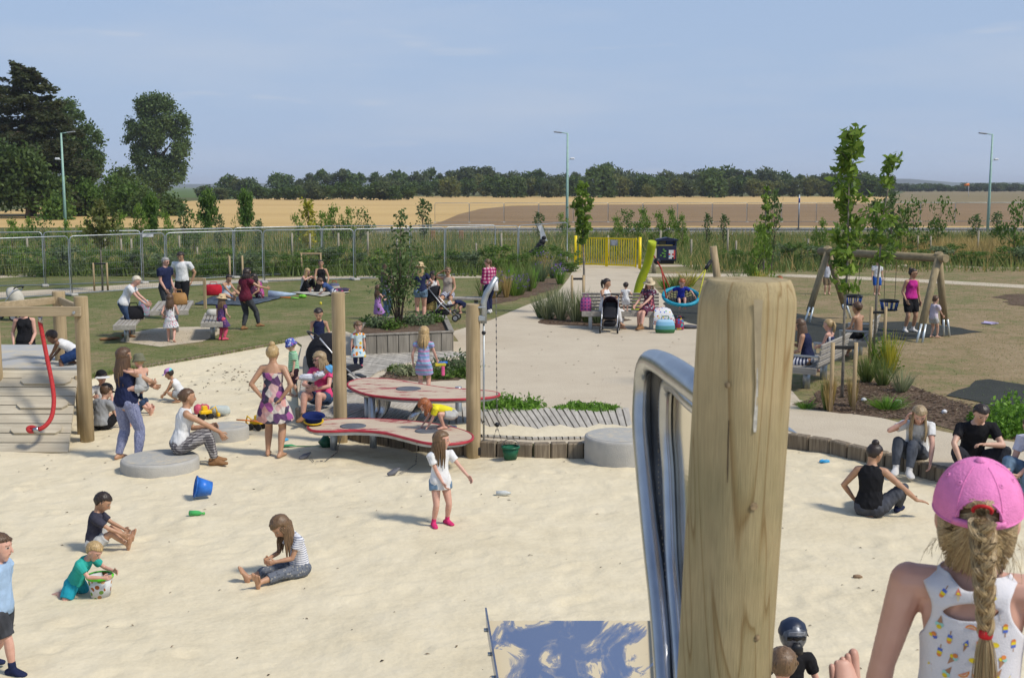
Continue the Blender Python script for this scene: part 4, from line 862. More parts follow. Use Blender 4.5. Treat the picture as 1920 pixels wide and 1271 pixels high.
lamp(124, 'pale green street lamp in front of the dark conifer at left', 1, low=-1, D=90)
lamp(1063, 'pale green street lamp in the centre, rising behind the yellow gate', -1, low=-1, D=92)
lamp(1851, 'pale green street lamp at the far right', -1, low=-1, D=92, top=254)
p = AT(1497, 431, 103); p.z = LV; h = CAM_H-LV-(365-350)/F*103
t = thing('signpost', 'plain grey signpost with blue band beyond the road', 'signpost', p); MB().tube([(0, 0, 0), (0, 0, h)], .06, 8).build('pole', mgalv, t); MB().tube([(0, 0, h-.7), (0, 0, h-.3)], .075, 8).build('blue_band', mat('blue_paint', (.03, .06, .3), .5), t)
# windsock far right
p = AT(1816, 360, 420); p.z = LV; t = thing('windsock', 'tiny orange and white windsock on the far heath', 'windsock', p); MB().tube([(0, 0, 0), (0, 0, 4.6)], .08, 6).build('pole', mwhitep, t); MB().tube([(0, 0, 4.4), (-1.6, 0, 4.2)], [.5, .3], 8).build('sock', mat('orange_cloth', (.75, .22, .05), .8), t)
# yellow gate
myel = mat('yellow_paint', (.86, .64, .005), .38, var=.06)
a, b = GL(1079, 499), GL(1197, 503.5); gd = (b-a); gl = gd.length; ga = math.atan2(gd.y, gd.x); t = thing('yellow_gate', 'bright yellow double gate of vertical bars across the end of the path', 'gate', a, ga)
gh = 1.36
for x in (0, gl+.06): MB().tube([(x, 0, -.12), (x, 0, gh+.06)], .07, 12).build('gate_post', myel, t)
for s0, s1 in ((.22, gl/2-.03), (gl/2+.03, gl-.14)):
    m_ = MB().box(((s0+s1)/2, 0, gh-.03), (s1-s0, .05, .06)).box(((s0+s1)/2, 0, .12), (s1-s0, .05, .07))
    for x in (s0, s1): m_.box((x, 0, gh/2+.03), (.07, .055, gh-.02))
    k = int((s1-s0)/.115)
    for i in range(1, k): m_.tube([(s0+(s1-s0)*i/k, 0, .12), (s0+(s1-s0)*i/k, 0, gh-.04)], .019, 6)
    lf = m_.build('gate_leaf', myel, t)
    if s0 > 1: MB().box((s0+.06, -.05, gh*.42), (.05, .05, .16)).build('latch', myel, lf)
sg = MB().box((gl*.62, -.045, gh*.84), (.36, .01, .27)).build('sign', mat('sign_grey', (.35, .36, .38), .5), t)
wr = MB()
for i, w_ in enumerate((.28, .22, .26, .16)): wr.box((gl*.62, -.053, gh*.84+.08-i*.055), (w_, .006, .022))
wr.build('sign_lettering', mwhitep, sg)
# litter bin
p = GL(1249, 494); t = thing('litter_bin', 'navy litter bin with shallow pitched lid and colourful poster', 'litter bin', p); mnavy = mat('navy_plastic', (.018, .026, .06), .42, var=.1)
MB().box((0, 0, .50), (.92, .55, .72), bev=.03).build('body', mnavy, t); MB().box((-.42, 0, .98), (.08, .5, .3)).box((.42, 0, .98), (.08, .5, .3)).box((0, .15, .98), (.8, .06, .3)).build('hood', mnavy, t)
MB().prism([(-.52, -.33), (.52, -.33), (.52, .33), (-.52, .33)], 1.1, lambda q: 1.16).add([(-.52, -.33, 1.165), (.52, -.33, 1.165), (.52, .33, 1.165), (-.52, .33, 1.165), (0, -.33, 1.27), (0, .33, 1.27)], [(0, 1, 4), (3, 5, 2), (0, 4, 5, 3), (1, 2, 5, 4)], 0, False).build('lid', mnavy, t)
MB().box((-.15, -.283, .89), (.92*.9, .01, .03)).build('yellow_trim', mat('gold_trim', (.5, .42, .12), .4), t)
for x, w_ in ((-.2, .36), (.22, .42)): MB().box((x, .1, 1.0), (w_, .02, .16)).build('opening', mat('bin_inner_blue' if x > 0 else 'bin_inner_tan', (.06, .11, .32) if x > 0 else (.3, .27, .18), .6), t)
po = MB()
cols = [mwhitep, mat('print_red', (.6, .09, .09), .6), mat('print_sky', (.25, .5, .75), .6), mat('print_black', (.02, .02, .02), .6), mat('print_green', (.12, .3, .05), .6)]
r = random.Random(8)
for i in range(4):
    for j in range(5): po.box((.12+i*.078, -.285, .28+j*.085), (.074, .008, .08), mi=r.choice([0, 0, 2, 1, 3, 0]))
po.build('poster', cols, t)
p2 = MB()
for i in range(9): p2.ball((-.2+r.uniform(-.12, .14), -.28, .5+r.uniform(-.2, .22)), (.05, .006, .04), 8, 5, mi=4)
p2.build('leaf_logo', cols, t); MB().box((0, 0, .08), (.7, .4, .14)).build('base', mblack, t)

# ================================================================ PLAY EQUIPMENT
mround = wood('peeled_round_post', (.47, .36, .215), (.31, .235, .13), 2, .8)
msawn = wood('sawn_board', (.58, .52, .40), (.43, .375, .28), 0, .7); mbenchw = wood('grey_bench_slat', (.44, .41, .36), (.29, .265, .23), 1, .8, .85)
def round_post(name, label, base, h, r=.105, cat='post', lean=(0, 0)):
    o = MB(); rr_ = [r*1.02, r*1.0, r*1.01, r*.985, r*.98]; o.loft([(lean[0]*k/4, lean[1]*k/4, -.35+(h+.33)*k/4) for k in range(5)]+[(lean[0], lean[1], h)], rr_+[r*.93], n=20)
    return tag(o.build(name, mround, None, base), label, cat)
P1 = GS(639, 828); P2 = GS(888, 857)
round_post('wooden_post', 'round wooden post rising at the left end of the red sand tables', P1, 2.31-P1.z); round_post('wooden_post', 'round wooden post carrying the bucket hoist at the right end of the red tables', P2, 2.22-P2.z)
def red_tray(label, out, z, drains, legs, seed):
    c0 = G(*[sum(v)/len(out) for v in zip(*out)], z); t = thing('sand_table', label, 'play table', (c0.x, c0.y, 0))
    P = [G(x, y, z)-c0 for x, y in out]; N = len(P); Q = []
    for i in range(N):                               # smooth closed outline
        p0, p1, p2, p3 = P[i-1], P[i], P[(i+1) % N], P[(i+2) % N]
        for j in range(6):
            u = j/6; Q.append(.5*((2*p1)+(p2-p0)*u+(2*p0-5*p1+4*p2-p3)*u*u+(3*p1-p0-3*p2+p3)*u**3))
    pl = [(q.x, q.y) for q in Q]
    m = bpy.data.materials.get('sandy_red_board')
    if not m:
        m = bpy.data.materials.new('sandy_red_board'); n, l, b_ = nodes_of(m); tc = n.new('ShaderNodeTexCoord'); mpn = n.new('ShaderNodeMapping'); mpn.inputs['Scale'].default_value = (1.2, 3, 1); l.new(tc.outputs['Object'], mpn.inputs[0])
        nz = n.new('ShaderNodeTexNoise'); nz.inputs['Scale'].default_value = 1.3; nz.inputs['Detail'].default_value = 9; nz.inputs['Roughness'].default_value = .72; l.new(mpn.outputs[0], nz.inputs[0])
        rp = ramp(n, [(.3, (.31, .04, .05)), (.42, (.34, .07, .07)), (.47, (.52, .40, .29)), (.7, (.60, .51, .36))]); l.new(nz.outputs[0], rp.inputs[0]); l.new(rp.outputs[0], b_.inputs['Base Color']); b_.inputs['Roughness'].default_value = .8
    MB().prism(pl, z-.022, z).build('table_top', m, t); cen = V((sum(p[0] for p in pl)/len(pl), sum(p[1] for p in pl)/len(pl), 0))
    rm = MB(); ring = [V((p[0], p[1], z-.014)) for p in pl]; ring.append(ring[0]); rm.tube(ring, .021, 8); rm.build('red_rim', mat('red_edge', (.42, .035, .05), .45, var=.15), t)
    pl2 = [((p[0]-cen.x)*.96+cen.x, (p[1]-cen.y)*.94+cen.y) for p in pl]; MB().prism(pl2, z-.075, z-.026).build('steel_tray_frame', mgalv, t)
    for x, y, w_ in drains:
        q = G(x, y, z)-V((c0.x, c0.y, 0)); MB().lathe([(0, .006), (w_*.75, .006), (w_*.8, .009), (w_, .009), (w_, 0)], (q.x, q.y, z), 24).build('drain_cover', mat('drain_grey', (.13, .135, .15), .6), t)
    for x, y in legs:
        q = GS(x, y); MB().tube([(q.x-c0.x, q.y-c0.y, -.15), (q.x-c0.x, q.y-c0.y, z-.05)], .055, 12).build('leg', mgalv, t)
    return t, c0
lower = [(577, 799), (592, 790), (640, 785), (700, 785), (760, 788), (820, 795), (866, 805), (886, 816), (878, 826), (840, 831), (800, 829), (762, 820), (720, 810), (670, 806), (620, 807), (588, 806)]
upper = [(652, 722), (664, 712), (700, 709), (745, 712), (790, 720), (840, 727), (890, 730), (932, 735), (930, 742), (890, 746), (830, 748), (770, 747), (720, 743), (680, 736)]
tray_lo, c_lo = red_tray('lower red rimmed sand table, dusted with sand, with a child crouching on it', lower, .43, [(662, 799, .19), (800, 808, .17)], [(626, 842), (700, 838), (850, 850)], 1)
tray_up, c_up = red_tray('upper red rimmed sand table standing behind and above the lower one', upper, .70, [(766, 729, .2)], [(698, 822), (690, 812), (860, 800)], 2)
q = AT(716, 755, 18.3)-V((c_up.x, c_up.y, 0)); MB().loft([q+V((0, 0, .10)), q+V((.0, -.02, -.05)), q+V((-.02, -.06, -.14)), q+V((-.10, -.14, -.22)), q+V((-.20, -.22, -.26))], [.17, .13, .10, .09, .08], [.12, .09, .06, .05, .045], (1, 0, 0), 14, 'none').build('sand_chute', msteel, tray_up)
q = AT(776, 780, 17.8)-V((c_up.x, c_up.y, 0)); MB().tube([q+V((.10, .1, .14)), q+V((-.05, -.06, -.08))], .07, 14).build('sand_pipe', msteel, tray_up)
mrope = mat('chain_grey', (.20, .19, .18), .5, metal=.4)
def chain(pts, r=.011, step=.045):
    o = MB(); s = []
    for a_, b_ in zip(pts, pts[1:]):
        n_ = max(1, int((b_-a_).length/step))
        for k in range(n_): s.append((a_.lerp(b_, k/n_), (b_-a_).normalized()))
    for k, (p, d) in enumerate(s): rot = d.to_track_quat('Z', 'Y').to_matrix()@M.Rotation(k*math.pi/2, 3, 'Z'); o.ball(p, (r, r*.35, step*.62), 6, 4, rot=rot)
    return o
def plug(name, label, tgt, top, mids, endp):
    o = tgt; t = thing(name, label, 'drain plug', endp); pts = [V(p)-endp for p in [top]+mids+[endp+V((.07, 0, .02))]]; chain(pts).build('chain', mrope, t)
    MB().loft([(-.06, -.04, .02), (0, 0, .04), (.07, .04, .08)], [.035, .05, .015], [.02, .03, .015], n=10, caps='round').build('plug', mat('lead_grey', (.13, .13, .14), .6), t)
plug('drain_plug', 'dark drain plug on a chain on the sand left of the lower red table', tray_lo, AT(641, 812, 16.6), [GS(632, 850)+V((0, 0, .02)), GS(610, 866)+V((0, 0, .02)), GS(588, 867)+V((0, 0, .02))], GS(572, 860))
plug('drain_plug', 'grey drain plug on a chain below the middle of the lower red table', tray_lo, AT(782, 830, 15.9), [GS(780, 872)+V((0, 0, .02)), GS(766, 882)+V((0, 0, .02))], GS(738, 892))
# bucket hoist
hb = P2+V((.155, -.02, 0)); t = thing('bucket_hoist', 'galvanised hoist arm with chain and rod fixed to the right round post', 'play hoist', hb); az = lambda px, py: AT(px, py, hb.y)-hb
MB().tube([az(907, 606), az(907, 566), az(912, 550), az(931, 520)], [.045, .045, .045, .04], 12).build('hoist_arm', mgalv, t)
MB().box(az(903, 597)+V((0, 0, 0)), (.12, .1, .09), bev=.02).box(az(903, 576), (.12, .1, .03), bev=.01).build('bracket', mgalv, t)
MB().tube([az(907, 604), az(907, 852)], .014, 8).build('rod', mgalv, t); MB().ball(az(907, 624), .032, 10, 8).ball(az(907, 790), .018, 8, 6).build('stopper', mblack, t)
MB().tube([az(930, 520), az(930, 545)], [.02, .035], 10).build('bell_guide', mwhitep, t); MB().box(az(896, 845), (.09, .12, .16), bev=.03).build('winch', mblack, t)
chain([az(930, 545), az(932, 790)], .010).build('chain', mrope, t); MB().ball(az(932, 796), .036, 10, 8).build('stopper', mblack, t)
bk = GS(957, 862)+V((0, 0, .02)); chain([az(932, 800), az(924, 826), az(914, 850), az(900, 852)], .009).build('chain', mrope, t); chain([az(932, 800), az(941, 828), bk-hb+V((0, 0, .22))], .009).build('chain', mrope, t)
mgrn = mat('dark_green_rubber', (.015, .11, .055), .35)
def bucket(name, label, p, r, h, m, tilt=0, ang=0, rim=None):
    t = thing(name, label, 'bucket', p, ang); rot = M.Rotation(tilt, 3, 'Y'); MB().lathe([(0, .01), (r*.72, .0), (r*.8, h*.4), (r, h), (r*.93, h), (r*.72, h*.4), (0, .03)], (0, 0, 0), 22, rot=rot).build('pail', m, t)
    MB().lathe([(r*.98, h-.012), (r*1.06, h-.012), (r*1.06, h+.012), (r*.92, h+.014)], (0, 0, 0), 22, rot=rot).build('rim', rim or m, t)
    MB().tube([rot@V((r*math.cos(a_), 0, h+r*.9*math.sin(a_))) for a_ in [math.pi*k/10 for k in range(11)]], .006, 6).build('handle', mrope, t); return t
bucket('bucket', 'round dark green rubber bucket hanging from the hoist chain on the sand', bk, .13, .17, mgrn)
bucket('bucket', 'dark green bucket lying under the left end of the lower red table', GS(603, 838), .12, .16, mgrn, .9, .3)
MB()
# climbing frame on the left
LF = GS(164, 827); LB = G(115, 702, .3); LB = AT(115, 660, 19.4); LB.z = 0; LL = V((AT(-14, 600, 18.3).x, 18.3, 0))
t = thing('play_tower', 'wooden climbing platform with ramp, posts and triangular top beams at left', 'climbing frame', (LF.x, LF.y, 0)); o0 = V((LF.x, LF.y, 0))
def part_post(b_, h, r=.105): 
    o = MB(); o.loft([b_-o0+V((0, 0, -.3)), b_-o0+V((0, 0, h*.5)), b_-o0+V((0, 0, h-.02)), b_-o0+V((0, 0, h))], [r, r, r*.99, r*.93], n=20); return o.build('post', mround, t)
part_post(LF, 2.25); part_post(LB, 2.18); part_post(LL, 2.2)
bm = MB(); mbm = wood('beam_wood', (.47, .37, .235), (.33, .255, .155), 0, .8)
def beam(a_, b_, w=.06, h=.15): 
    d = b_-a_; return MB().box((a_+b_)/2-o0, (d.length, w, h), math.atan2(d.y, d.x), bev=.008)
fa, fb_ = AT(-14, 582, LF.y-.13), AT(152, 586, LF.y-.13); o = beam(fa, fb_); bmo = o.build('top_beam', mbm, t)
bb = MB()
for f in (.08, .93): q = fa.lerp(fb_, f)-o0; bb.tube([(q.x, q.y-.02, q.z), (q.x, q.y-.055, q.z)], .022, 10)
bb.build('bolt', mgalv, bmo)
beam(V((LL.x, LL.y, 2.02)), V((LB.x, LB.y, 2.05)), .06, .12).build('top_beam', mbm, t); beam(V((LB.x, LB.y, 2.05)), V((LF.x, LF.y, 2.02)), .06, .12).build('top_beam', mbm, t)
PZ = 1.03; yb = 21.2; xr = (150-960)/F*19.2
pl = [(G(-60, 690, PZ)), G(149, 689, PZ), G(150, 660, PZ), G(140, 646, PZ), G(-60, 646, PZ)]; pl = [(p.x-o0.x, p.y-o0.y) for p in pl]
mplat = ground_mat('sandy_platform', [(.3, (.36, .38, .38)), (.48, (.43, .43, .41)), (.58, (.54, .48, .36)), (.8, (.62, .54, .38))], [(1.1, .5), (4., .3), (30., .2)], bump=.1)[0]
MB().prism(pl, PZ-.09, PZ).build('platform', mplat, t)
for x, y in ((147, 694), (147, 660), (-40, 694)):
    q = G(x, y, PZ)-o0; MB().tube([(q.x, q.y+.05, -.2), (q.x, q.y+.05, PZ-.095)], .08, 12).build('leg', mround, t)
q = G(156, 668, PZ)-o0; MB().loft([(q.x, q.y, -.2), (q.x, q.y, PZ+.14), (q.x, q.y, PZ+.17)], [.1, .1, .09], n=16).build('stub_post', mround, t)
rp = MB(); tl, tr_, br, bl_ = G(-12, 697, PZ-.02)-o0, G(147, 693, PZ-.02)-o0, GS(127, 849)-o0, GS(-60, 849)-o0; tl.x = G(-55, 697, PZ).x-o0.x; tl.y = tr_.y; tl.z = tr_.z; bl_.y = br.y; bl_.z = br.z = min(br.z, bl_.z)+.01
nbd = 9
for k in range(nbd):
    u0, u1 = k/nbd+.006, (k+1)/nbd-.004; a_, b_ = tl.lerp(bl_, u0), tr_.lerp(br, u0); c_, d_ = tr_.lerp(br, u1), tl.lerp(bl_, u1); nn = (b_-a_).cross(d_-a_).normalized()
    if nn.z < 0: nn = -nn
    dz = nn*(random.uniform(-.002, .003)); th = nn*-.04; q = [p+dz for p in (a_, b_, c_, d_)]; q2 = [p+th for p in q]
    rp.add(q2+q, [(4, 7, 6, 5), (0, 1, 2, 3), (0, 4, 5, 1), (1, 5, 6, 2), (2, 6, 7, 3), (3, 7, 4, 0)], 0, False)
ramp_o = rp.build('ramp', msawn, t)
for cyx, (x0, x1, yy) in enumerate(((28, 122, 718), (22, 117, 764), (15, 110, 810))):
    u = (yy-695)/(849-695); a_, b_ = tl.lerp(bl_, u), tr_.lerp(br, u); xa = G(x0, yy, PZ*(1-u)).x-o0.x; xb = G(x1, yy, PZ*(1-u)).x-o0.x; y_ = tr_.lerp(br, u).y; z_ = tr_.lerp(br, u).z
    sl = (br-tr_); sl.x = 0; sl.normalize(); X_ = V((1, 0, 0)); nn = X_.cross(sl).normalized(); nn = nn if nn.z > 0 else -nn; c0 = V(((xa+xb)/2, y_, z_)); hw = (xb-xa)/2; hh = .095
    oc = [(-hw, -hh*.35), (-hw+.07, -hh), (hw-.07, -hh), (hw, -hh*.35), (hw, hh*.35), (hw-.07, hh), (-hw+.07, hh), (-hw, hh*.35)]
    lo_ = [c0+X_*u_+sl*v_+nn*.004 for u_, v_ in oc]; hi_ = [p+nn*.035 for p in lo_]; mb = MB().add(lo_+hi_, [tuple(range(8, 16)), tuple(reversed(range(8)))]+[(i, (i+1) % 8, 8+(i+1) % 8, 8+i) for i in range(8)], 0, False); mb.build('tread', msawn, t)
mred = mat('red_rope', (.50, .035, .035), .6, var=.2, scale=60, bump=.5, bscale=120)
rz_ = lambda px, py, D: AT(px, py, D)
t2 = thing('climbing_rope', 'thick red rope with steel ferrules hanging from the top beam over the ramp', 'climbing rope', (LF.x, LF.y, 0)); 
def smooth(pts, m_=6):
    P = [pts[0]]+list(pts)+[pts[-1]]; out = []
    for i in range(1, len(P)-2):
        for j in range(m_): u = j/m_; p0, p1, p2, p3 = P[i-1], P[i], P[i+1], P[i+2]; out.append(.5*((2*p1)+(p2-p0)*u+(2*p0-5*p1+4*p2-p3)*u*u+(3*p1-p0-3*p2+p3)*u**3))
    return out+[pts[-1]]
rpts = [rz_(75, 604, 17.75), rz_(82, 640, 17.7), rz_(90, 680, 17.55), rz_(98, 720, 17.4), rz_(101, 752, 17.25), rz_(97, 780, 17.1), rz_(86, 797, 17.0), rz_(70, 806, 16.95), rz_(56, 808, 16.95), rz_(53, 803, 16.97), rz_(60, 801, 16.98), rz_(70, 804, 16.95)]
MB().tube([p-o0 for p in smooth(rpts)], .033, 10, 'round').build('rope', mred, t2)
MB().tube([rz_(75, 590, 17.75)-o0, rz_(76, 606, 17.75)-o0], .032, 12).build('ferrule', msteel, t2); MB().tube([rz_(64, 807, 16.93)-o0, rz_(73, 804, 16.93)-o0], .042, 12).build('ferrule', msteel, t2)
MB().ball(rz_(74, 585, 17.72)-o0, (.035, .035, .06)).build('shackle', mgalv, t2)
o = MB().tube([AT(148, 700, 19)-V((0, 0, 0)), AT(160, 745, 18.4)], .1, 12); tag(o.build('timber_log', mbark_pale), 'grey log prop beside the climbing platform', 'log')
# concrete drums
def drum(label, px, py, D, r, h, seed):
    p = AT(px, py, D); p.z = sand_z(p.x, p.y)-.05; t = thing('concrete_drum', label, 'concrete seat', p); prof = [(0, h+.05), (r*.5, h+.052), (r-.03, h+.05), (r-.008, h+.035), (r, h+.01), (r*1.0, h*.5), (r, -.2)]
    MB().lathe([(q, z) for q, z in reversed(prof)], n=56).build('block', mconc, t); 
    m = ground_mat('sandy_drum_top', [(.3, (.36, .36, .34)), (.48, (.41, .40, .36)), (.6, (.52, .46, .35)), (.75, (.58, .51, .38))], [(2.2, .5), (9., .3), (50., .2)], bump=.2)[0] if not MATS.get('sdt') else MATS['sdt']; MATS['sdt'] = m
    MB().lathe([(r-.04, h+.053), (r*.6, h+.058), (0, h+.06)], n=40).build('sand_cover', m, t); return p
D1 = drum('low wide concrete drum with a woman sitting on its edge', 301, 885, 15.95, .53, .17, 1)
D2 = drum('smaller concrete drum behind the sitting woman, with toys at its side', 427, 815, 18.1, .33, .23, 2)
D3 = drum('tall concrete drum half hidden behind the steel panel', 1166, 855, 16.5, .54, .37, 3)
# steel chute at the bottom
mch = bpy.data.materials.new('sandy_steel'); n, l, b_ = nodes_of(mch); tc = n.new('ShaderNodeTexCoord'); nz = n.new('ShaderNodeTexNoise'); nz.inputs['Scale'].default_value = 2.1; nz.inputs['Detail'].default_value = 8; nz.inputs['Roughness'].default_value = .62; nz.inputs['Distortion'].default_value = 1.6
mpn = n.new('ShaderNodeMapping'); mpn.inputs['Scale'].default_value = (1.3, 1., 1.); mpn.inputs['Location'].default_value = (1.3, .6, 0); l.new(tc.outputs['Object'], mpn.inputs[0]); l.new(mpn.outputs[0], nz.inputs[0])
sx_ = n.new('ShaderNodeSeparateXYZ'); l.new(tc.outputs['Object'], sx_.inputs[0]); ab = n.new('ShaderNodeMath'); ab.operation = 'ABSOLUTE'; l.new(sx_.outputs[0], ab.inputs[0])
e1 = n.new('ShaderNodeMapRange'); e1.inputs[1].default_value = .32; e1.inputs[2].default_value = .62; e1.inputs[3].default_value = -.02; e1.inputs[4].default_value = .16; l.new(ab.outputs[0], e1.inputs[0])
e2 = n.new('ShaderNodeMapRange'); e2.inputs[1].default_value = -.15; e2.inputs[2].default_value = .05; e2.inputs[3].default_value = -.04; e2.inputs[4].default_value = .10; l.new(sx_.outputs[1], e2.inputs[0])
s1 = n.new('ShaderNodeMath'); l.new(nz.outputs[0], s1.inputs[0]); l.new(e1.outputs[0], s1.inputs[1]); s2 = n.new('ShaderNodeMath'); l.new(s1.outputs[0], s2.inputs[0]); l.new(e2.outputs[0], s2.inputs[1])
st = ramp(n, [(.46, (.03, .03, .03)), (.53, (.30, .30, .30)), (.56, (1, 1, 1))]); l.new(s2.outputs[0], st.inputs[0])
bs = n.new('ShaderNodeBsdfDiffuse'); bs.inputs[0].default_value = (.60, .51, .345, 1); b_.inputs['Metallic'].default_value = 1; b_.inputs['Roughness'].default_value = .16; b_.inputs['Base Color'].default_value = (.62, .68, .78, 1)
ms = n.new('ShaderNodeMixShader'); l.new(st.outputs[0], ms.inputs[0]); l.new(b_.outputs[0], ms.inputs[1]); l.new(bs.outputs[0], ms.inputs[2]); l.new(ms.outputs[0], n['Material Output'].inputs[0])
ca, cb = G(916, 1163, .62), G(1222, 1163, .62); cc, cd = G(1232, 1330, .30), G(945, 1330, .30); cm = (ca+cb)/2; t = thing('steel_slide', 'wide polished steel slide end, patched with sand, at the bottom of the picture', 'slide', cm)
q = [p-cm for p in (ca, cb, cc, cd)]; MB().add([p-V((0, 0, .012)) for p in q]+q, [(4, 7, 6, 5), (0, 1, 2, 3), (0, 4, 5, 1), (1, 5, 6, 2), (2, 6, 7, 3), (3, 7, 4, 0)], 0, False).build('slide_bed', mch, t)
for a_, d_, s in ((q[0], q[3], -1), (q[1], q[2], 1)):
    a2 = a_+V((0, .02, 0)); mb = MB(); w = V((.014*s, 0, 0)); up = V((s*.015, .03, .085)); lo_ = [a2-V((0, 0, .1)), d_-V((0, 0, .1)), d_+up, a2+up]; mb.add(lo_+[p+w for p in lo_], [(0, 1, 2, 3), (7, 6, 5, 4), (0, 3, 7, 4), (1, 5, 6, 2), (3, 2, 6, 7), (0, 4, 5, 1)], 0, False); sw = mb.build('side_wall', mat('blue_grey_steel', (.30, .34, .42), .3, metal=.8), t)
    bo = MB()
    for f in (.08, .36, .62): p = a2.lerp(d_, f); bo.tube([p+V((s*.012, 0, -.03)), p+V((s*.045, 0, -.03))], .016, 8)
    bo.build('bolt', mgalv, sw)
MB().box((q[2]+q[3])/2+V((0, -.1, -.28)), (1.0, .1, .5)).build('support', mgalv, t)

# ================================================================ FOREGROUND POST AND STEEL PANEL
mfp = bpy.data.materials.new('foreground_pine'); n, l, b_ = nodes_of(mfp); tc = n.new('ShaderNodeTexCoord')
mpn = n.new('ShaderNodeMapping'); mpn.inputs['Scale'].default_value = (5.5, 5.5, .75); l.new(tc.outputs['Object'], mpn.inputs[0])
nz = n.new('ShaderNodeTexNoise'); nz.inputs['Scale'].default_value = 1.15; nz.inputs['Detail'].default_value = 2.5; nz.inputs['Distortion'].default_value = .7; l.new(mpn.outputs[0], nz.inputs[0])
ml = n.new('ShaderNodeMath'); ml.operation = 'MULTIPLY'; ml.inputs[1].default_value = 11; fr = n.new('ShaderNodeMath'); fr.operation = 'FRACT'; l.new(nz.outputs[0], ml.inputs[0]); l.new(ml.outputs[0], fr.inputs[0])
rg = ramp(n, [(0, (.80, .74, .62)), (.10, (.96, .95, .90)), (.55, (1.04, 1.03, 1.0)), (.86, (1.0, .98, .95)), (.93, (.60, .48, .34)), (1, (.80, .74, .62))]); l.new(fr.outputs[0], rg.inputs[0])
nf = n.new('ShaderNodeTexNoise'); nf.inputs['Scale'].default_value = 3.4; nf.inputs['Detail'].default_value = 6; l.new(tc.outputs['Object'], nf.inputs[0])
bc = ramp(n, [(.28, (.27, .235, .125)), (.48, (.37, .30, .165)), (.62, (.46, .36, .20)), (.78, (.52, .42, .25))]); l.new(nf.outputs[0], bc.inputs[0])
fm = n.new('ShaderNodeMapping'); fm.inputs['Scale'].default_value = (70, 70, 3); l.new(tc.outputs['Object'], fm.inputs[0]); fn = n.new('ShaderNodeTexNoise'); fn.inputs['Detail'].default_value = 4; l.new(fm.outputs[0], fn.inputs[0]); fr2 = ramp(n, [(.3, (.86, .85, .83)), (.7, (1.08, 1.08, 1.07))]); l.new(fn.outputs[0], fr2.inputs[0])
m1 = n.new('ShaderNodeMix'); m1.data_type = 'RGBA'; m1.blend_type = 'MULTIPLY'; m1.inputs[0].default_value = .85; l.new(bc.outputs[0], m1.inputs[6]); l.new(rg.outputs[0], m1.inputs[7])
m2 = n.new('ShaderNodeMix'); m2.data_type = 'RGBA'; m2.blend_type = 'MULTIPLY'; m2.inputs[0].default_value = 1; l.new(m1.outputs[2], m2.inputs[6]); l.new(fr2.outputs[0], m2.inputs[7]); l.new(m2.outputs[2], b_.inputs['Base Color'])
b_.inputs['Roughness'].default_value = .72; b_.inputs['Specular IOR Level'].default_value = .25
bp = n.new('ShaderNodeBump'); bp.inputs['Strength'].default_value = .35; bp.inputs['Distance'].default_value = .004; l.new(fn.outputs[0], bp.inputs['Height']); l.new(bp.outputs[0], b_.inputs['Normal'])
FD = 2.36; ft = AT(1402, 556, FD); fbm = AT(1357, 1271, FD+.02); dr = (fbm-ft)
t = thing('wooden_post', 'big round treated pine post with chamfered top standing close in the foreground', 'post', (ft.x+dr.x*4.6, ft.y+dr.y*4.6, 0)); o0 = V(t.location)
ftop = ft+V((0, 0, .035)); ax = (fbm-ft); ax = ax/ax.z; r_ = .098; zt = ftop.z
def fp(z): return ft+ax*(z-ft.z)-o0
zs = [-.2, 1., 2., 2.6, 2.9, 3.1, 3.3, 3.45, 3.56, zt-.052, zt-.038, zt-.02, zt-.008, zt-.001, zt]; rs_ = [r_]*9+[r_, r_*.985, r_*.93, r_*.88, r_*.84, r_*.80]
mb = MB(); NN = 72; vs = []
for z, rad in zip(zs, rs_):
    c_ = fp(z)
    for a in range(NN):
        th = 2*math.pi*a/NN; q = 1+.007*math.sin(3*th+z*2)+.004*math.sin(7*th+z*5+1)
        dth = (th-R(285)+math.pi) % (2*math.pi)-math.pi; q -= .022*math.exp(-(dth/.045)**2)*(1 if z > 3.4 else .35 if z > 3.1 else 0)     # drying crack
        vs.append(c_+V((math.cos(th)*rad*q, math.sin(th)*rad*q, 0)))
K = len(zs); mb.add(vs, [(i*NN+a, i*NN+(a+1) % NN, (i+1)*NN+(a+1) % NN, (i+1)*NN+a) for i in range(K-1) for a in range(NN)]+[tuple((K-1)*NN+a for a in range(NN))])
mb.sm[-1] = False; mb.build('log', mfp, t)
# pale weathered streak and dropping on its face
def on_post(px, py, off=.0035):
    d = ray(px, py); best = None
    for k in range(160):
        s = 2.15+k*.0025; p = V((0, 0, CAM_H))+d*s; c_ = fp(p.z)+o0
        if math.hypot(p.x-c_.x, p.y-c_.y) < r_*1.006+off: return p-o0
    return p-o0
def streak(name, rows, m):
    vs = []
    for y, x0, x1 in rows:
        for j in range(5): vs.append(on_post(x0+(x1-x0)*j/4, y))
    return MB().add(vs, [(i*5+j, i*5+j+1, (i+1)*5+j+1, (i+1)*5+j) for i in range(len(rows)-1) for j in range(4)]).build(name, m, t)
streak('sapwood_strip', [(562, 1413, 1431), (600, 1414, 1428), (640, 1415, 1427), (690, 1416, 1427), (720, 1417, 1424), (760, 1414, 1420)], mat('pale_sapwood', (.43, .35, .215), .7, var=.12, scale=20))
streak('dropping_stain', [(690, 1419, 1421), (730, 1418, 1421), (765, 1415, 1421), (785, 1413, 1420), (800, 1412, 1419), (810, 1413, 1418)], mat('chalky_white', (.55, .52, .44), .8, var=.2, scale=60))
crk = [(788, 1365.5, 1367), (830, 1364, 1366.5), (880, 1363, 1365.5), (905, 1363.5, 1364.5)]; streak('drying_crack', crk, mat('crack_dark', (.07, .05, .03), .9))
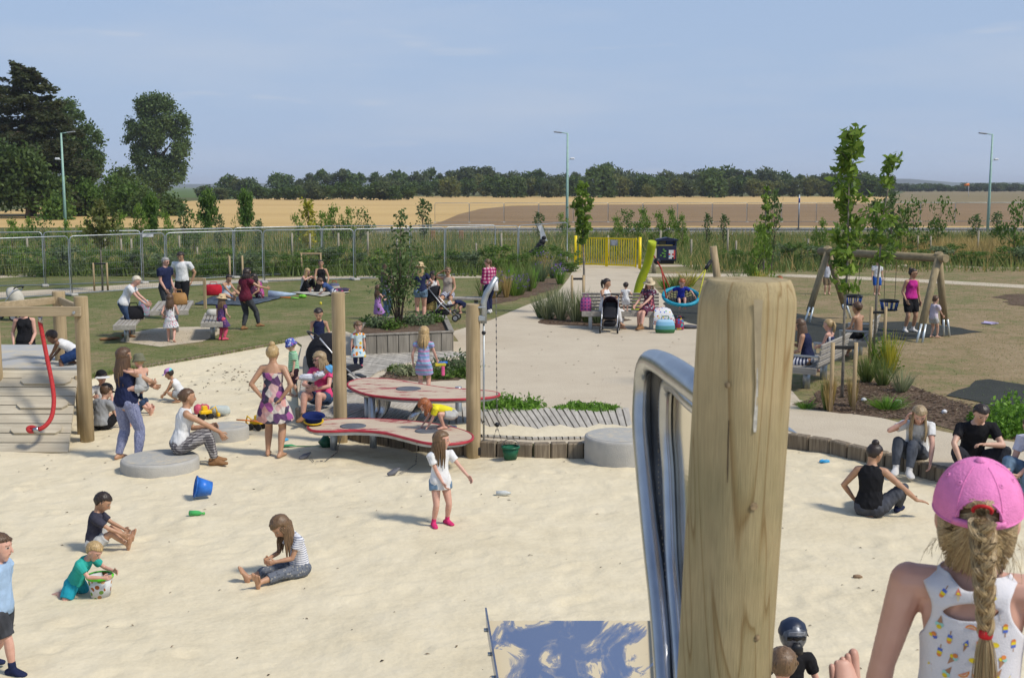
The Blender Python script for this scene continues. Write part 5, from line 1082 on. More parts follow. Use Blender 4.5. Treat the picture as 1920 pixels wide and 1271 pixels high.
for x, y, s in ((1414, 949, .008), (1364, 722, .006), (1420, 1195, .007)):
    p = on_post(x, y); nrm = (p-fp(p.z+o0.z)); nrm.z = 0; nrm.normalize(); rot = nrm.to_track_quat('Z', 'Y').to_matrix(); MB().lathe([(0, .0012), (s*.35, .0014), (s*.6, .0009), (s, .0002)], p, 16, rot=rot).build('knot', mat('knot_brown', (.29, .21, .115), .8, var=.4, scale=90), t)
# stainless panel: rail bent over, running down, with inner lip and mirror sheet
t = thing('steel_slide_hood', 'bent stainless steel slide hood with tube edge just left of the foreground post', 'slide hood', V((.3, 2.9, 0))); o0 = V(t.location); A_ = lambda x, y, D: AT(x, y, D)-o0
rail = smooth([A_(1420, 812, 2.52), A_(1372, 778, 2.62), A_(1318, 735, 2.78), A_(1270, 700, 3.0), A_(1240, 681, 3.17), A_(1220, 676, 3.28), A_(1210, 692, 3.34), A_(1206, 730, 3.36), A_(1204, 800, 3.34), A_(1212, 900, 3.29), A_(1224, 1020, 3.2), A_(1237, 1140, 3.08), A_(1247, 1271, 2.95), A_(1255, 1400, 2.8)], 8)
MB().tube(rail, [.037]*24+[.037-.008*min(1, k/20) for k in range(len(rail)-24)], 18).build('edge_rail', msteel, t)
inner_ = smooth([A_(1400, 832, 2.62), A_(1340, 788, 2.76), A_(1290, 748, 2.95), A_(1264, 722, 3.15), A_(1250, 728, 3.24), A_(1247, 800, 3.26), A_(1252, 880, 3.24), A_(1255, 960, 3.20), A_(1258, 1040, 3.15), A_(1264, 1120, 3.07), A_(1271, 1200, 2.99), A_(1276, 1271, 2.9), A_(1280, 1400, 2.8)], 8)
MB().loft(inner_, .019, .024, n=14).build('inner_lip', msteel, t)
def ribbon(a_, b_, name, m, thick=.004):
    n_ = min(len(a_), len(b_)); vs = []
    for k in range(n_): vs += [a_[int(k*(len(a_)-1)/(n_-1))], b_[int(k*(len(b_)-1)/(n_-1))]]
    o = MB().add(vs, [(2*k, 2*k+1, 2*k+3, 2*k+2) for k in range(n_-1)], 0, False).build(name, m, t); s_ = o.modifiers.new('s', 'SOLIDIFY'); s_.thickness = thick; return o
ri = [p+V((.012, .012, -.004)) for p in rail]
ribbon(ri, [p+V((-.008, .016, 0)) for p in inner_], 'channel', mat('dark_steel', (.10, .10, .10), .4, metal=.9))
mmir = mat('mirror_steel', (.80, .76, .68), .16, metal=1., var=.03)
mi_a = [p+V((.016, .004, 0)) for p in inner_[14:]]; ribbon(mi_a, [p+V((.16, -.36, 0)) for p in mi_a], 'mirror_sheet', mmir, .002)
dp = MB(); r = random.Random(5)
for k in range(46):
    f = .42+.55*k/46+r.uniform(-.004, .004); a_ = rail[int(f*(len(rail)-1))]; b2 = inner_[int(f*(len(inner_)-1))]; dp.ball(a_.lerp(b2, .60)+V((0, -.010, 0)), (.0022, .0015, .0028), 6, 4)
dp.build('weld_beads', mat('sand_grains', (.26, .23, .19), .7), t)

# ================================================================ BENCHES, SWINGS
def slat_top(mb, w, d, z, n_, th=.05, along='y'):
    for k in range(n_):
        x = -w/2+(k+.5)*w/n_; mb.box((x, 0, z-th/2), (w/n_*.80, d, th), bev=.006)
def picnic():
    c0 = V(((G(317, 584, .95).x+G(334, 563, .95).x)/2, 29.1, LV+.01)); ang = math.atan2(.98, -.21)-math.pi/2
    def table(name, label, cx, cy, w, d, h, cat, legr):
        off = M.Rotation(ang, 3, 'Z')@V((cx, cy, 0)); t = thing(name, label, cat, c0+off, ang); mb = MB(); slat_top(mb, w, d, h, 8 if w > .6 else 6, .055); top = mb.build('slatted_top' if w > .6 else 'slatted_seat', mbenchw, t)
        MB().box((0, -d/2-.012, h-.065), (w, .022, .12), bev=.005).box((0, d/2+.012, h-.065), (w, .022, .12), bev=.005).build('end_board', mbenchw, t)
        for y in (-d*.32, d*.32): MB().tube([(0, y, -.05), (0, y, h-.06)], legr, 14).build('leg', mgalv, t)
    table('picnic_table', 'grey slatted picnic table with a tan handbag on it', 0, 0, .90, 2.4, .76, 'table', .075)
    table('picnic_bench', 'grey slatted bench on the left of the picnic table, a black rucksack on it', -1.02, -.25, .52, 2.2, .45, 'bench', .06)
    table('picnic_bench', 'grey slatted bench on the right of the picnic table, a white bag on it', .98, -.1, .52, 2.2, .45, 'bench', .06)
    return c0, ang
PC, PA = picnic()
sheet('worn_patch', [(p.x, p.y) for p in [GL(x, y) for x, y in [(225, 640), (300, 650), (380, 640), (420, 622), (405, 612), (300, 614), (240, 625)]]], LV+.009, mpath, .003)
t = thing('park_bench', 'pale slatted bench by the gate path where two women sit', 'bench', GL(1166, 618)+V((0, .35, 0)), R(-2)); mb = MB(); W_ = 2.05
for k in range(6): mb.box((0, -.22+k*.09, .45-.02), (W_, .075, .045), bev=.005)
mb.build('slatted_seat', mbenchw, t); MB().box((0, -.285, .40), (W_+.02, .03, .14), bev=.005).build('front_board', mbenchw, t); mb = MB()
for k in range(5): mb.box((.0, .29+k*.025, .52+k*.085), (W_, .03, .065), M.Rotation(.25, 3, 'X'), bev=.004)
mb.build('backrest', mbenchw, t)
for x in (-.8, .8): MB().box((x, 0, .19), (.09, .4, .40), bev=.01).build('leg', mgalv, t)
def bench_side(name, label, near, far, hgt=.45):
    d = far-near; L_ = d.length; ang = math.atan2(d.y, d.x); t = thing(name, label, 'bench', near+d*.5, ang); mb = MB()      # seat spreads to the +Y side of its axis
    for k in range(6): mb.box((0, .10+k*.10, hgt-.025), (L_, .08, .05), bev=.005)
    mb.build('slatted_seat', mbenchw, t); MB().box((-L_/2-.014, .36, hgt-.06), (.026, .66, .12), bev=.005).build('end_board', mbenchw, t); mb = MB()
    for k in range(4): mb.box((0, .015-k*.02, hgt+.06+k*.11), (L_, .035, .085), M.Rotation(.18, 3, 'X'), bev=.004)
    mb.build('backrest', mbenchw, t)
    for x in (-L_/2+.05, L_/2-.05): MB().box((x, .32, hgt+.20), (.05, .62, .04), bev=.01).box((x, .60, hgt+.10), (.05, .04, .2)).build('armrest', mgalv, t)
    for x in (-L_/2+.4, L_/2-.4): MB().tube([(x, .32, -.05), (x, .32, hgt-.05)], .07, 12).build('leg', mgalv, t)
    return t
NB_ = V((5.52, 20.9, LV)); FB_ = V((6.5, 22.6, LV)); RB = bench_side('park_bench', 'slatted grey bench with backrest behind the foreground post, seen from its back', NB_, FB_)
NB2 = V((7.55, 24.6, LV)); FB2 = V((8.15, 26.0, LV)); RB2 = bench_side('park_bench', 'further slatted bench with a shirtless boy on it', NB2, FB2)
# swing frame
mlogs = wood('swing_log', (.36, .29, .17), (.24, .19, .11), 2, .7)
sa, sb = AT(1552, 472, 32.6), AT(1760, 484, 28.7); t = thing('swing_set', 'log A-frame swing with crossbar standing on the right lawn', 'swing frame', V(((sa.x+sb.x)/2, (sa.y+sb.y)/2, LV))); o0 = V(t.location); ud = (sb-sa).normalized()
MB().tube([sa-ud*.35-o0, sb+ud*.25-o0], .10, 16).build('crossbar', wood('swing_log_bar', (.36, .29, .17), (.24, .19, .11), 1, .7), t)
for apex, feet in ((sa, ((1511, 604), (1590, 596))), (sb, ((1721, 641), (1773, 629)))):
    for f_ in feet:
        g = GL(*f_); top = apex+V((0, 0, .02))+(apex-g).normalized()*.12; d = (g-top); e = top+d*.86; MB().tube([top-o0, e-o0], .088, 14).build('leg', mlogs, t)
        sft = MB()
        for s in (-.05, .05): sft.tube([top+d*.80-o0+V((s, -.09, 0)), g-o0+V((s*1.4, -.09, -.05))], .03, 6)
        sft.build('steel_shoe', mat('zinc_white', (.62, .68, .68), .4, metal=.5), t)
mblue = mat('swing_blue', (.02, .08, .30), .5)
for k, (px, lab) in enumerate(((1607, 'cradle swing seat hanging on the left chains of the log swing'), (1675, 'cradle swing seat hanging on the right chains of the log swing'))):
    f = (px-1552)/208.; b_ = sa.lerp(sb, f*1.02+.0); c_ = V((b_.x, b_.y, LV+.52)); t = thing('cradle_swing', lab, 'swing', c_, math.atan2(ud.y, ud.x)); h_ = b_.z-c_.z
    for x in (-.2, .2): chain([V((x, 0, .25)), V((x*1.05, 0, h_-.08))], .011, .06).build('chain', mblack, t)
    rg = MB(); ring = [V((.26*math.cos(a), .2*math.sin(a), .25)) for a in [2*math.pi*j/16 for j in range(17)]]; rg.tube(ring, .028, 8); rg.build('rim', mblack, t); cg = MB()
    for j in range(10): a = 2*math.pi*j/10; cg.tube([(.26*math.cos(a), .2*math.sin(a), .25), (.2*math.cos(a), .15*math.sin(a), .0)], .016, 6)
    cg.build('cage_bars', mblue, t); MB().lathe([(0, 0), (.2, 0), (.22, .03), (0, .035)], n=16).build('seat', mblack, t)
# basket swing with lime post
lb = AT(1190, 586, 34.5); lb.z = LV; lt = AT(1223, 453, 34.2); mlime = mat('lime_paint', (.40, .47, .015), .6, var=.12, scale=3)
t = thing('lime_post', 'leaning crooked lime green painted trunk post of the basket swing', 'post', lb); pp = smooth([V((0, 0, -.2)), V((.06, 0, .5)), V((.17, 0, .95)), V((.36, -.1, 1.5)), (lt-lb)], 4); MB().loft(pp, [.125+.004*math.sin(k) for k in range(len(pp))], n=16).build('trunk', mlime, t); bp_ = AT(1337, 462, 34.)
bb_ = AT(1356, 590, 34.); bb_.z = LV; t = thing('swing_post', 'leaning brown pole of the basket swing right of the boy', 'post', bb_); MB().tube([V((0, 0, -.2)), bp_-bb_], [.12, .105], 14).build('trunk', mround, t)
bc_ = AT(1277, 556, 33.2); bp0 = GL(1226, 497); t = thing('swing_post', 'short upright brown post behind the lime green one', 'post', GL(1226, 512)); MB().tube([(0, 0, -.1), (0, 0, 1.05)], .10, 12).build('trunk', mpost, t)
t = thing('basket_swing', 'turquoise rimmed basket swing with a boy sitting in it', 'swing', bc_); tl_ = M.Rotation(R(24), 3, 'X'); ring = [tl_@V((.5*math.cos(a), .5*math.sin(a), 0)) for a in [2*math.pi*j/28 for j in range(29)]]
MB().tube(ring, .055, 10).build('rim', mat('turquoise_foam', (.02, .30, .42), .5), t); nt_ = MB()
for k in range(-5, 6):
    y = k*.105; y *= .83; w_ = math.sqrt(max(.01, .25-y*y)); arc = [tl_@V((w_*s, y, -.20*(1-(y*y+w_*w_*s*s)/.25))) for s in (-1, -.5, 0, .5, 1)]; nt_.tube(arc, .012, 5); arc = [tl_@V((y, w_*s, -.20*(1-(y*y+w_*w_*s*s)/.25))) for s in (-1, -.5, 0, .5, 1)]; nt_.tube(arc, .012, 5)
nt_.build('net', mblack, t)
mrr = mat('rope_red', (.38, .05, .03), .7); mry = mat('rope_yellow', (.50, .48, .06), .7)
MB().tube([tl_@V((-.44, -.24, 0)), AT(1240, 503, 33.4)-bc_, AT(1226, 480, 34)-bc_], .02, 6).tube([tl_@V((-.26, .42, 0)), AT(1238, 501, 33.8)-bc_, AT(1226, 480, 34)-bc_], .02, 6).build('rope', mrr, t)
MB().tube([tl_@V((.44, -.24, 0)), AT(1323, 505, 33.7)-bc_], .02, 6).tube([tl_@V((.26, .42, 0)), AT(1323, 505, 33.7)-bc_], .018, 6).build('rope', mry, t); MB().tube([AT(1323, 505, 33.7)-bc_, AT(1333, 489, 33.9)-bc_], .05, 8).build('swivel', mblack, t); MB().ball(AT(1232, 490, 33.8)-bc_, .1, 8, 6).build('swivel', mblack, t)
# raised timber planter
A, B_, C_, D_ = GL(664, 667), GL(847, 659), GL(833, 626), GL(690, 630); t = thing('raised_planter', 'raised planter of grey vertical sleepers with shrubs and a small tree', 'planter', (A+B_)/2); o0 = V(t.location); r = random.Random(3); mslp = wood('grey_sleeper', (.34, .31, .26), (.20, .18, .15), 2, .7, .9); corners = [A, B_, C_, D_]
for i in range(4):
    a_, b_ = corners[i], corners[(i+1) % 4]; d = b_-a_; ang = math.atan2(d.y, d.x); n_ = max(2, int(round(d.length/.235))); mb = MB()
    for k in range(n_): p = a_.lerp(b_, (k+.5)/n_)-o0; mb.box((p.x, p.y, .215+r.uniform(-.006, .006)), (d.length/n_*.965, .085, .44), ang, bev=.01)
    mb.build('sleeper_wall', mslp, t); MB().box(((a_+b_)/2-o0)+V((0, 0, .455)), (d.length+.06, .12, .035), ang, bev=.008).build('capping', mslp, t)
MB().prism([((p-o0).x*.97, (p-o0).y*.97+.02) for p in corners], .05, .40).build('soil', mmulch, t)
# ================================================================ PEOPLE: the builder
PROP = dict(  # shares of standing height
    adult=dict(hip=.505, hw=.052, spine=.315, sh=.285, shw=.095, up=.165, fo=.145, hand=.095, th=.245, sn=.225, ank=.04, head=.146, foot=.148),
    man=dict(hip=.50, hw=.052, spine=.325, sh=.292, shw=.118, up=.17, fo=.15, hand=.10, th=.243, sn=.222, ank=.04, head=.143, foot=.152),
    child=dict(hip=.455, hw=.052, spine=.325, sh=.290, shw=.105, up=.160, fo=.135, hand=.090, th=.220, sn=.20, ank=.042, head=.186, foot=.15),
    toddler=dict(hip=.40, hw=.058, spine=.345, sh=.300, shw=.105, up=.145, fo=.12, hand=.085, th=.19, sn=.17, ank=.045, head=.220, foot=.145))
# torso rings: share of spine, half width, half depth
TOR = dict(
    adult=[(-.10, .060, .048), (-.02, .092, .062), (.10, .098, .066), (.25, .088, .058), (.42, .073, .050), (.58, .078, .056), (.72, .084, .062), (.84, .088, .052), (.92, .078, .042), (.98, .045, .034), (1.04, .030, .030), (1.16, .027, .029)],
    man=[(-.10, .058, .046), (-.02, .086, .058), (.10, .088, .062), (.25, .086, .062), (.42, .085, .060), (.58, .092, .062), (.72, .100, .064), (.84, .104, .056), (.92, .088, .045), (.98, .048, .036), (1.04, .034, .034), (1.16, .033, .034)],
    child=[(-.10, .055, .046), (-.02, .076, .058), (.10, .078, .062), (.25, .075, .062), (.42, .072, .060), (.58, .075, .058), (.72, .082, .056), (.84, .088, .050), (.92, .078, .042), (.98, .040, .033), (1.04, .030, .030), (1.14, .028, .030)])
TOR['toddler'] = [(f, w*1.08, d*1.18) for f, w, d in TOR['child']]
THIGH = [(0, .052), (.3, .052), (.7, .042), (1, .034)]; SHIN = [(0, .034), (.3, .036), (.7, .026), (1, .020)]
UPAR = [(0, .030), (.35, .027), (1, .021)]; FOAR = [(0, .021), (.3, .022), (1, .0145)]
SKIN = dict(fair=(.58, .36, .255), pink=(.62, .36, .27), tan=(.46, .265, .16), brown=(.20, .105, .06), olive=(.40, .24, .15))
HAIR = dict(blonde=(.42, .29, .13), dark=(.028, .017, .012), brown=(.10, .055, .028), red=(.30, .09, .025), ltbrown=(.15, .088, .042), grey=(.30, .29, .27), ashblonde=(.33, .24, .13), white=(.62, .55, .42))
def skinmat(k):
    nm = 'skin_'+k
    if nm in MATS: return MATS[nm]
    m = bpy.data.materials.new(nm); n, l, b = nodes_of(m); at = n.new('ShaderNodeAttribute'); at.attribute_name = 'paint'; b.inputs['Roughness'].default_value = .5
    tc = n.new('ShaderNodeTexCoord'); nz = n.new('ShaderNodeTexNoise'); nz.inputs['Scale'].default_value = 14; l.new(tc.outputs['Object'], nz.inputs[0])
    r = ramp(n, [(.3, tuple(c*v for c, v in zip(SKIN[k], (.92, .84, .80)))), (.7, tuple(c*1.06 for c in SKIN[k]))]); l.new(nz.outputs[0], r.inputs[0])
    mx = n.new('ShaderNodeMix'); mx.data_type = 'RGBA'; l.new(at.outputs['Alpha'], mx.inputs[0]); l.new(r.outputs[0], mx.inputs[6]); l.new(at.outputs['Color'], mx.inputs[7]); l.new(mx.outputs[2], b.inputs['Base Color'])
    b.inputs['Subsurface Weight'].default_value = 0; MATS[nm] = m; return m
def hairmat(k):
    nm = 'hair_'+k
    if nm in MATS: return MATS[nm]
    m = bpy.data.materials.new(nm); n, l, b = nodes_of(m); tc = n.new('ShaderNodeTexCoord'); mp_ = n.new('ShaderNodeMapping'); mp_.inputs['Scale'].default_value = (110, 110, 9); l.new(tc.outputs['Object'], mp_.inputs[0])
    nz = n.new('ShaderNodeTexNoise'); nz.inputs['Detail'].default_value = 4; nz.inputs['Scale'].default_value = 1.2; l.new(mp_.outputs[0], nz.inputs[0]); c = HAIR[k]
    r = ramp(n, [(.3, tuple(x*.55 for x in c)), (.7, tuple(min(1, x*1.45) for x in c))]); l.new(nz.outputs[0], r.inputs[0]); l.new(r.outputs[0], b.inputs['Base Color']); b.inputs['Roughness'].default_value = .45
    bp = n.new('ShaderNodeBump'); bp.inputs['Strength'].default_value = .6; bp.inputs['Distance'].default_value = .004; l.new(nz.outputs[0], bp.inputs['Height']); l.new(bp.outputs[0], b.inputs['Normal']); MATS[nm] = m; return m
def cloth(name, c, var=.10, rough=.85):
    return mat('cloth_'+name, c, rough, var=var, scale=7, bump=.35, bscale=18, spec=.15)
def rotm(pitch=0, yaw=0, roll=0):              # pitch +: bow forward; yaw +: turn right; roll +: lean right
    return M.Rotation(R(-yaw), 3, 'Z')@M.Rotation(R(-pitch), 3, 'X')@M.Rotation(R(roll), 3, 'Y')
def ik(a, t, l1, l2, pole):
    d = t-a; L_ = max(1e-5, d.length); mx = (l1+l2)*.995
    if L_ > mx: t = a+d*(mx/L_); L_ = mx; d = t-a
    mn = abs(l1-l2)*1.05+.01
    if L_ < mn: t = a+d.normalized()*mn; L_ = mn; d = t-a
    u = d.normalized(); x = (l1*l1-l2*l2+L_*L_)/(2*L_); h = math.sqrt(max(0, l1*l1-x*x)); p = V(pole)-u*V(pole).dot(u); p = p.normalized() if p.length > 1e-4 else u.orthogonal().normalized()
    return a+u*x+p*h, t
QUEUE = []
def prof(P, n, a, b):                           # interpolate a (fraction, radius...) profile
    out = []
    for k in range(n):
        f = a+(b-a)*k/(n-1)
        for p, q in zip(P, P[1:]):
            if p[0] <= f <= q[0]+1e-9: t = (f-p[0])/(q[0]-p[0]+1e-9); out.append((f,)+tuple(p[i]+(q[i]-p[i])*t for i in range(1, len(p)))); break
        else: q = P[0] if f < P[0][0] else P[-1]; out.append((f,)+tuple(q[1:]))
    return out
class Fig:
    def __init__(s, kind, H, pose):
        s.kind, s.H = kind, H; P = s.P = {k: v*H for k, v in PROP[kind].items()}; g = pose.get
        s.pel = V(g('pel', (0, 0, PROP[kind]['hip'])))*H; pp, cp, tw, sl = g('pp', 0), g('cp', 3), g('tw', 0), g('sl', 0)
        N = 24; s.sp = [s.pel.copy()]; s.sr = []
        for k in range(N+5):
            f = min(1., k/N); r = rotm(pp+(cp-pp)*f, tw*f, sl*f); s.sr.append(r); s.sp.append(s.sp[-1]+r@V((0, 0, P['spine']/N)))
        s.N = N; s.R0 = rotm(pp, 0, 0); s.R1 = rotm(cp, tw, sl)
        sc_ = s.at(P['sh']/P['spine']); s.sh = {}; s.el = {}; s.wr = {}; s.hip = {}; s.kn = {}; s.an = {}
        for sd, x in (('R', 1), ('L', -1)):
            up = g('shr', 0); s.sh[sd] = sc_+s.R1@V((x*P['shw'], 0, -.012*H+up*H))
            t = g('h'+sd, None); t = V(t)*H if t is not None else s.sh[sd]+V((x*.045, .03, -.30))*H
            s.el[sd], s.wr[sd] = ik(s.sh[sd], t, P['up'], P['fo'], g('e'+sd, (x*.5, -1, -.2)))
            s.hip[sd] = s.pel+s.R0@V((x*P['hw'], 0, -.012*H)); t = g('f'+sd, None); t = V(t)*H if t is not None else V((x*.055*H, 0, P['ank']))
            s.kn[sd], s.an[sd] = ik(s.hip[sd], t, P['th'], P['sn'], g('k'+sd, (x*.1, 1, 0)))
        s.nb = s.at(1.03); s.hr = rotm(g('hp', 5), g('hy', 0)+tw, g('hl', 0)); hd = P['head']; hd *= g('hds', 1); nk = s.at(1.03); s.hc = nk+s.R1@V((0, 0, g('nk', .14)*hd))+s.hr@V((0, .08*hd, .40*hd)); s.hd = hd; s.pose = pose
    def at(s, f):
        k = max(0., f*s.N); i = min(int(k), len(s.sp)-2); return s.sp[i].lerp(s.sp[i+1], k-i) if f >= 0 else s.sp[0]+s.sr[0]@V((0, 0, f*s.P['spine']))
    def rt(s, f): return s.sr[max(0, min(len(s.sr)-1, int(f*s.N)))]
    def torso(s, mb, f0, f1, inf=0., caps='round', n=16, flare=0., taper=None):
        T = TOR[s.kind]; pr = [p for p in prof(T, 11, f0, f1)]; pts = [s.at(p[0]) for p in pr]; k = len(pr)
        w = [p[1]*s.H+inf+flare*max(0, .35-p[0])*s.H*.3 for p in pr]; d = [p[2]*s.H+inf+flare*max(0, .35-p[0])*s.H*.3 for p in pr]; mb.loft(pts, w, d, [s.rt(p[0])@V((1, 0, 0)) for p in pr], n=n, caps=caps)
    def limb(s, mb, a, b, PR, f0, f1, inf, caps='round', sc=1., n=10):
        pr = prof(PR, 6, f0, f1); mb.loft([a.lerp(b, p[0]) for p in pr], [p[1]*s.H*sc+inf for p in pr], n=n, caps=caps)
    def lsc(s): return {'adult': 1, 'man': 1.05, 'child': .95, 'toddler': 1.12}[s.kind]*s.pose.get('fat', 1)
    def body(s):
        mb = MB(); H = s.H; s.torso(mb, -.1, 1.14); sc = s.lsc()
        if s.kind == 'adult':
            for x in (-1, 1): c = s.at(.70)+s.rt(.7)@V((x*.038*H, .034*H, 0)); mb.ball(c, .036*H, 10, 8)
        for sd, x in (('R', 1), ('L', -1)):
            s.limb(mb, s.hip[sd], s.kn[sd], THIGH, 0, 1, 0, sc=sc); s.limb(mb, s.kn[sd], s.an[sd], SHIN, 0, 1, 0, sc=sc)
            mb.ball(s.hip[sd]+s.R0@V((0, -.012*H, .012*H)), .049*H*sc, 10, 8)
            s.limb(mb, s.sh[sd], s.el[sd], UPAR, 0, 1, 0, sc=sc); s.limb(mb, s.el[sd], s.wr[sd], FOAR, 0, 1, 0, sc=sc)
            s.limb(mb, s.at(.88).lerp(s.sh[sd], .2), s.sh[sd], [(0, .034), (1, .031)], 0, 1, 0)
            s.foot(mb, sd, 0)
            # palm
            fd, pn, sv = s.hframe(sd); hl = s.P['hand']; w = s.wr[sd]; mb.loft([w-fd*.01*H, w+fd*hl*.18, w+fd*hl*.5], [.0155*H, .021*H, .022*H], [.011*H, .0105*H, .009*H], sv, n=10, caps='round')
        # head
        hd = s.hd; c = s.hc; r = s.hr; q = lambda x, y, z: c+r@V((x*hd, y*hd, z*hd))
        mb.loft([s.at(.98), s.at(1.08), q(0, -.10, -.22)], [.032*H*(1.15 if s.kind == 'man' else 1), .029*H, .25*hd], n=12)
        mb.ball(q(0, -.06, .10), (.355*hd, .41*hd, .385*hd), 18, 12, rot=r); mb.loft([q(0, .08, .12), q(0, .10, -.12), q(0, .15, -.33), q(0, .17, -.44)], [.325*hd, .30*hd, .215*hd, .12*hd], [.30*hd, .27*hd, .20*hd, .12*hd], r@V((1, 0, 0)), n=16, caps='round')
        mb.loft([q(0, .36, .02), q(0, .42, -.10), q(0, .44, -.16)], [.035*hd, .045*hd, .055*hd], [.04*hd, .05*hd, .045*hd], r@V((1, 0, 0)), n=8, caps='round')
        for x in (-1, 1): mb.ball(q(x*.352, -.05, -.02), (.045*hd, .085*hd, .115*hd), 8, 8, rot=r)
        mb.ball(q(0, .34, -.24), (.11*hd, .05*hd, .045*hd), 8, 6, rot=r)
        for x in (-1, 1): mb.ball(q(x*.15, .30, .07), (.09*hd, .05*hd, .035*hd), 8, 6, rot=r)
        return mb
    def hframe(s, sd):
        x = 1 if sd == 'R' else -1; fd = (s.wr[sd]-s.el[sd]).normalized(); hd_ = s.pose.get('d'+sd)
        if hd_ is not None: fd = (fd*.4+V(hd_).normalized()).normalized()
        pn = s.pose.get('p'+sd, None); pn = V(pn) if pn is not None else V((-x, .25, 0)); pn = (pn-fd*pn.dot(fd)); pn = pn.normalized() if pn.length > .01 else fd.orthogonal().normalized(); return fd, pn, fd.cross(pn)
    def fdir(s, sd):
        d = s.pose.get('t'+sd); x = 1 if sd == 'R' else -1; return V(d).normalized() if d is not None else V((x*.2, 1, -.0)).normalized()
    def foot(s, mb, sd, inf, f1=1., lift=0., caps='round'):
        H = s.H; a = s.an[sd]; d = s.fdir(sd); sh = (a-s.kn[sd]).normalized(); sv = d.cross(V((0, 0, 1))); sv = sv.normalized() if sv.length > .2 else d.orthogonal().normalized(); up = sv.cross(d).normalized(); L_ = s.P['foot']; dn = -up*(s.P['ank']-.014*H)
        pts = [a-d*.28*L_+dn*.75, a-d*.12*L_+dn*.55, a+d*.12*L_+dn*.45, a+d*.38*L_+dn*.85, a+d*.62*L_+dn*1.0]
        w = [.016, .021, .023, .029, .022]; h = [.018, .026, .026, .017, .010]; k = max(2, int(round(5*f1))); mb.loft(pts[:k], [v*H+inf for v in w[:k]], [v*H+inf for v in h[:k]], sv, n=10, caps=caps)
        mb.loft([a+sh*-.05*H, a+dn*.25], [.021*H+inf]*2, n=10, caps='round')
    def fingers(s):
        mb = MB(); H = s.H
        for sd, x in (('R', 1), ('L', -1)):
            fd, pn, sv = s.hframe(sd); hl = s.P['hand']; w = s.wr[sd]+fd*hl*.48; cu = s.pose.get('c'+sd, s.pose.get('curl', 25)); th = -x if False else 1
            side = sv*(-1 if (sv.dot(V((0, 1, 0))) < 0) else 1) if s.pose.get('th'+sd) is None else sv*s.pose['th'+sd]
            for k in range(4):
                o = w+side*((1.5-k)*.0118*H); L_ = hl*(.50, .56, .52, .40)[k]; pts = [o-fd*.01*H]; d = (fd+side*((1.5-k)*.07)).normalized(); p = o
                for j, f in enumerate((.45, .30, .25)): rot = M.Rotation(R(cu*(.5 if j == 0 else 1.)), 3, d.cross(pn) if d.cross(pn).length > .1 else sv); d = (rot@d).normalized(); p = p+d*L_*f; pts.append(p.copy())
                mb.loft(pts, [.0068*H, .0062*H, .0057*H, .0045*H], n=7, caps='round')
            o = s.wr[sd]+fd*hl*.14+side*.014*H; t1 = o+(fd*.55+side*.75+pn*.25).normalized()*hl*.24; t2 = t1+(fd*.9+side*.2+pn*.3).normalized()*hl*.22; mb.loft([o, t1, t2], [.0085*H, .007*H, .0052*H], n=7, caps='round')
            if s.pose.get('toes'):
                a = s.an[sd]; d = s.fdir(sd); v = d.cross(V((0, 0, 1))).normalized(); up = v.cross(d).normalized(); b = a+d*.60*s.P['foot']-up*(s.P['ank']-.012*H)
                for k in range(5): rt = (.0115, .0085, .008, .0075, .007)[k]*H; o = b+v*x*(k-2)*.0128*H-d*.006*H*k; mb.loft([o-d*.03*H, o+d*.012*H, o+d*.022*H], [rt*.9, rt, rt*.95], n=8, caps='round')
        return mb
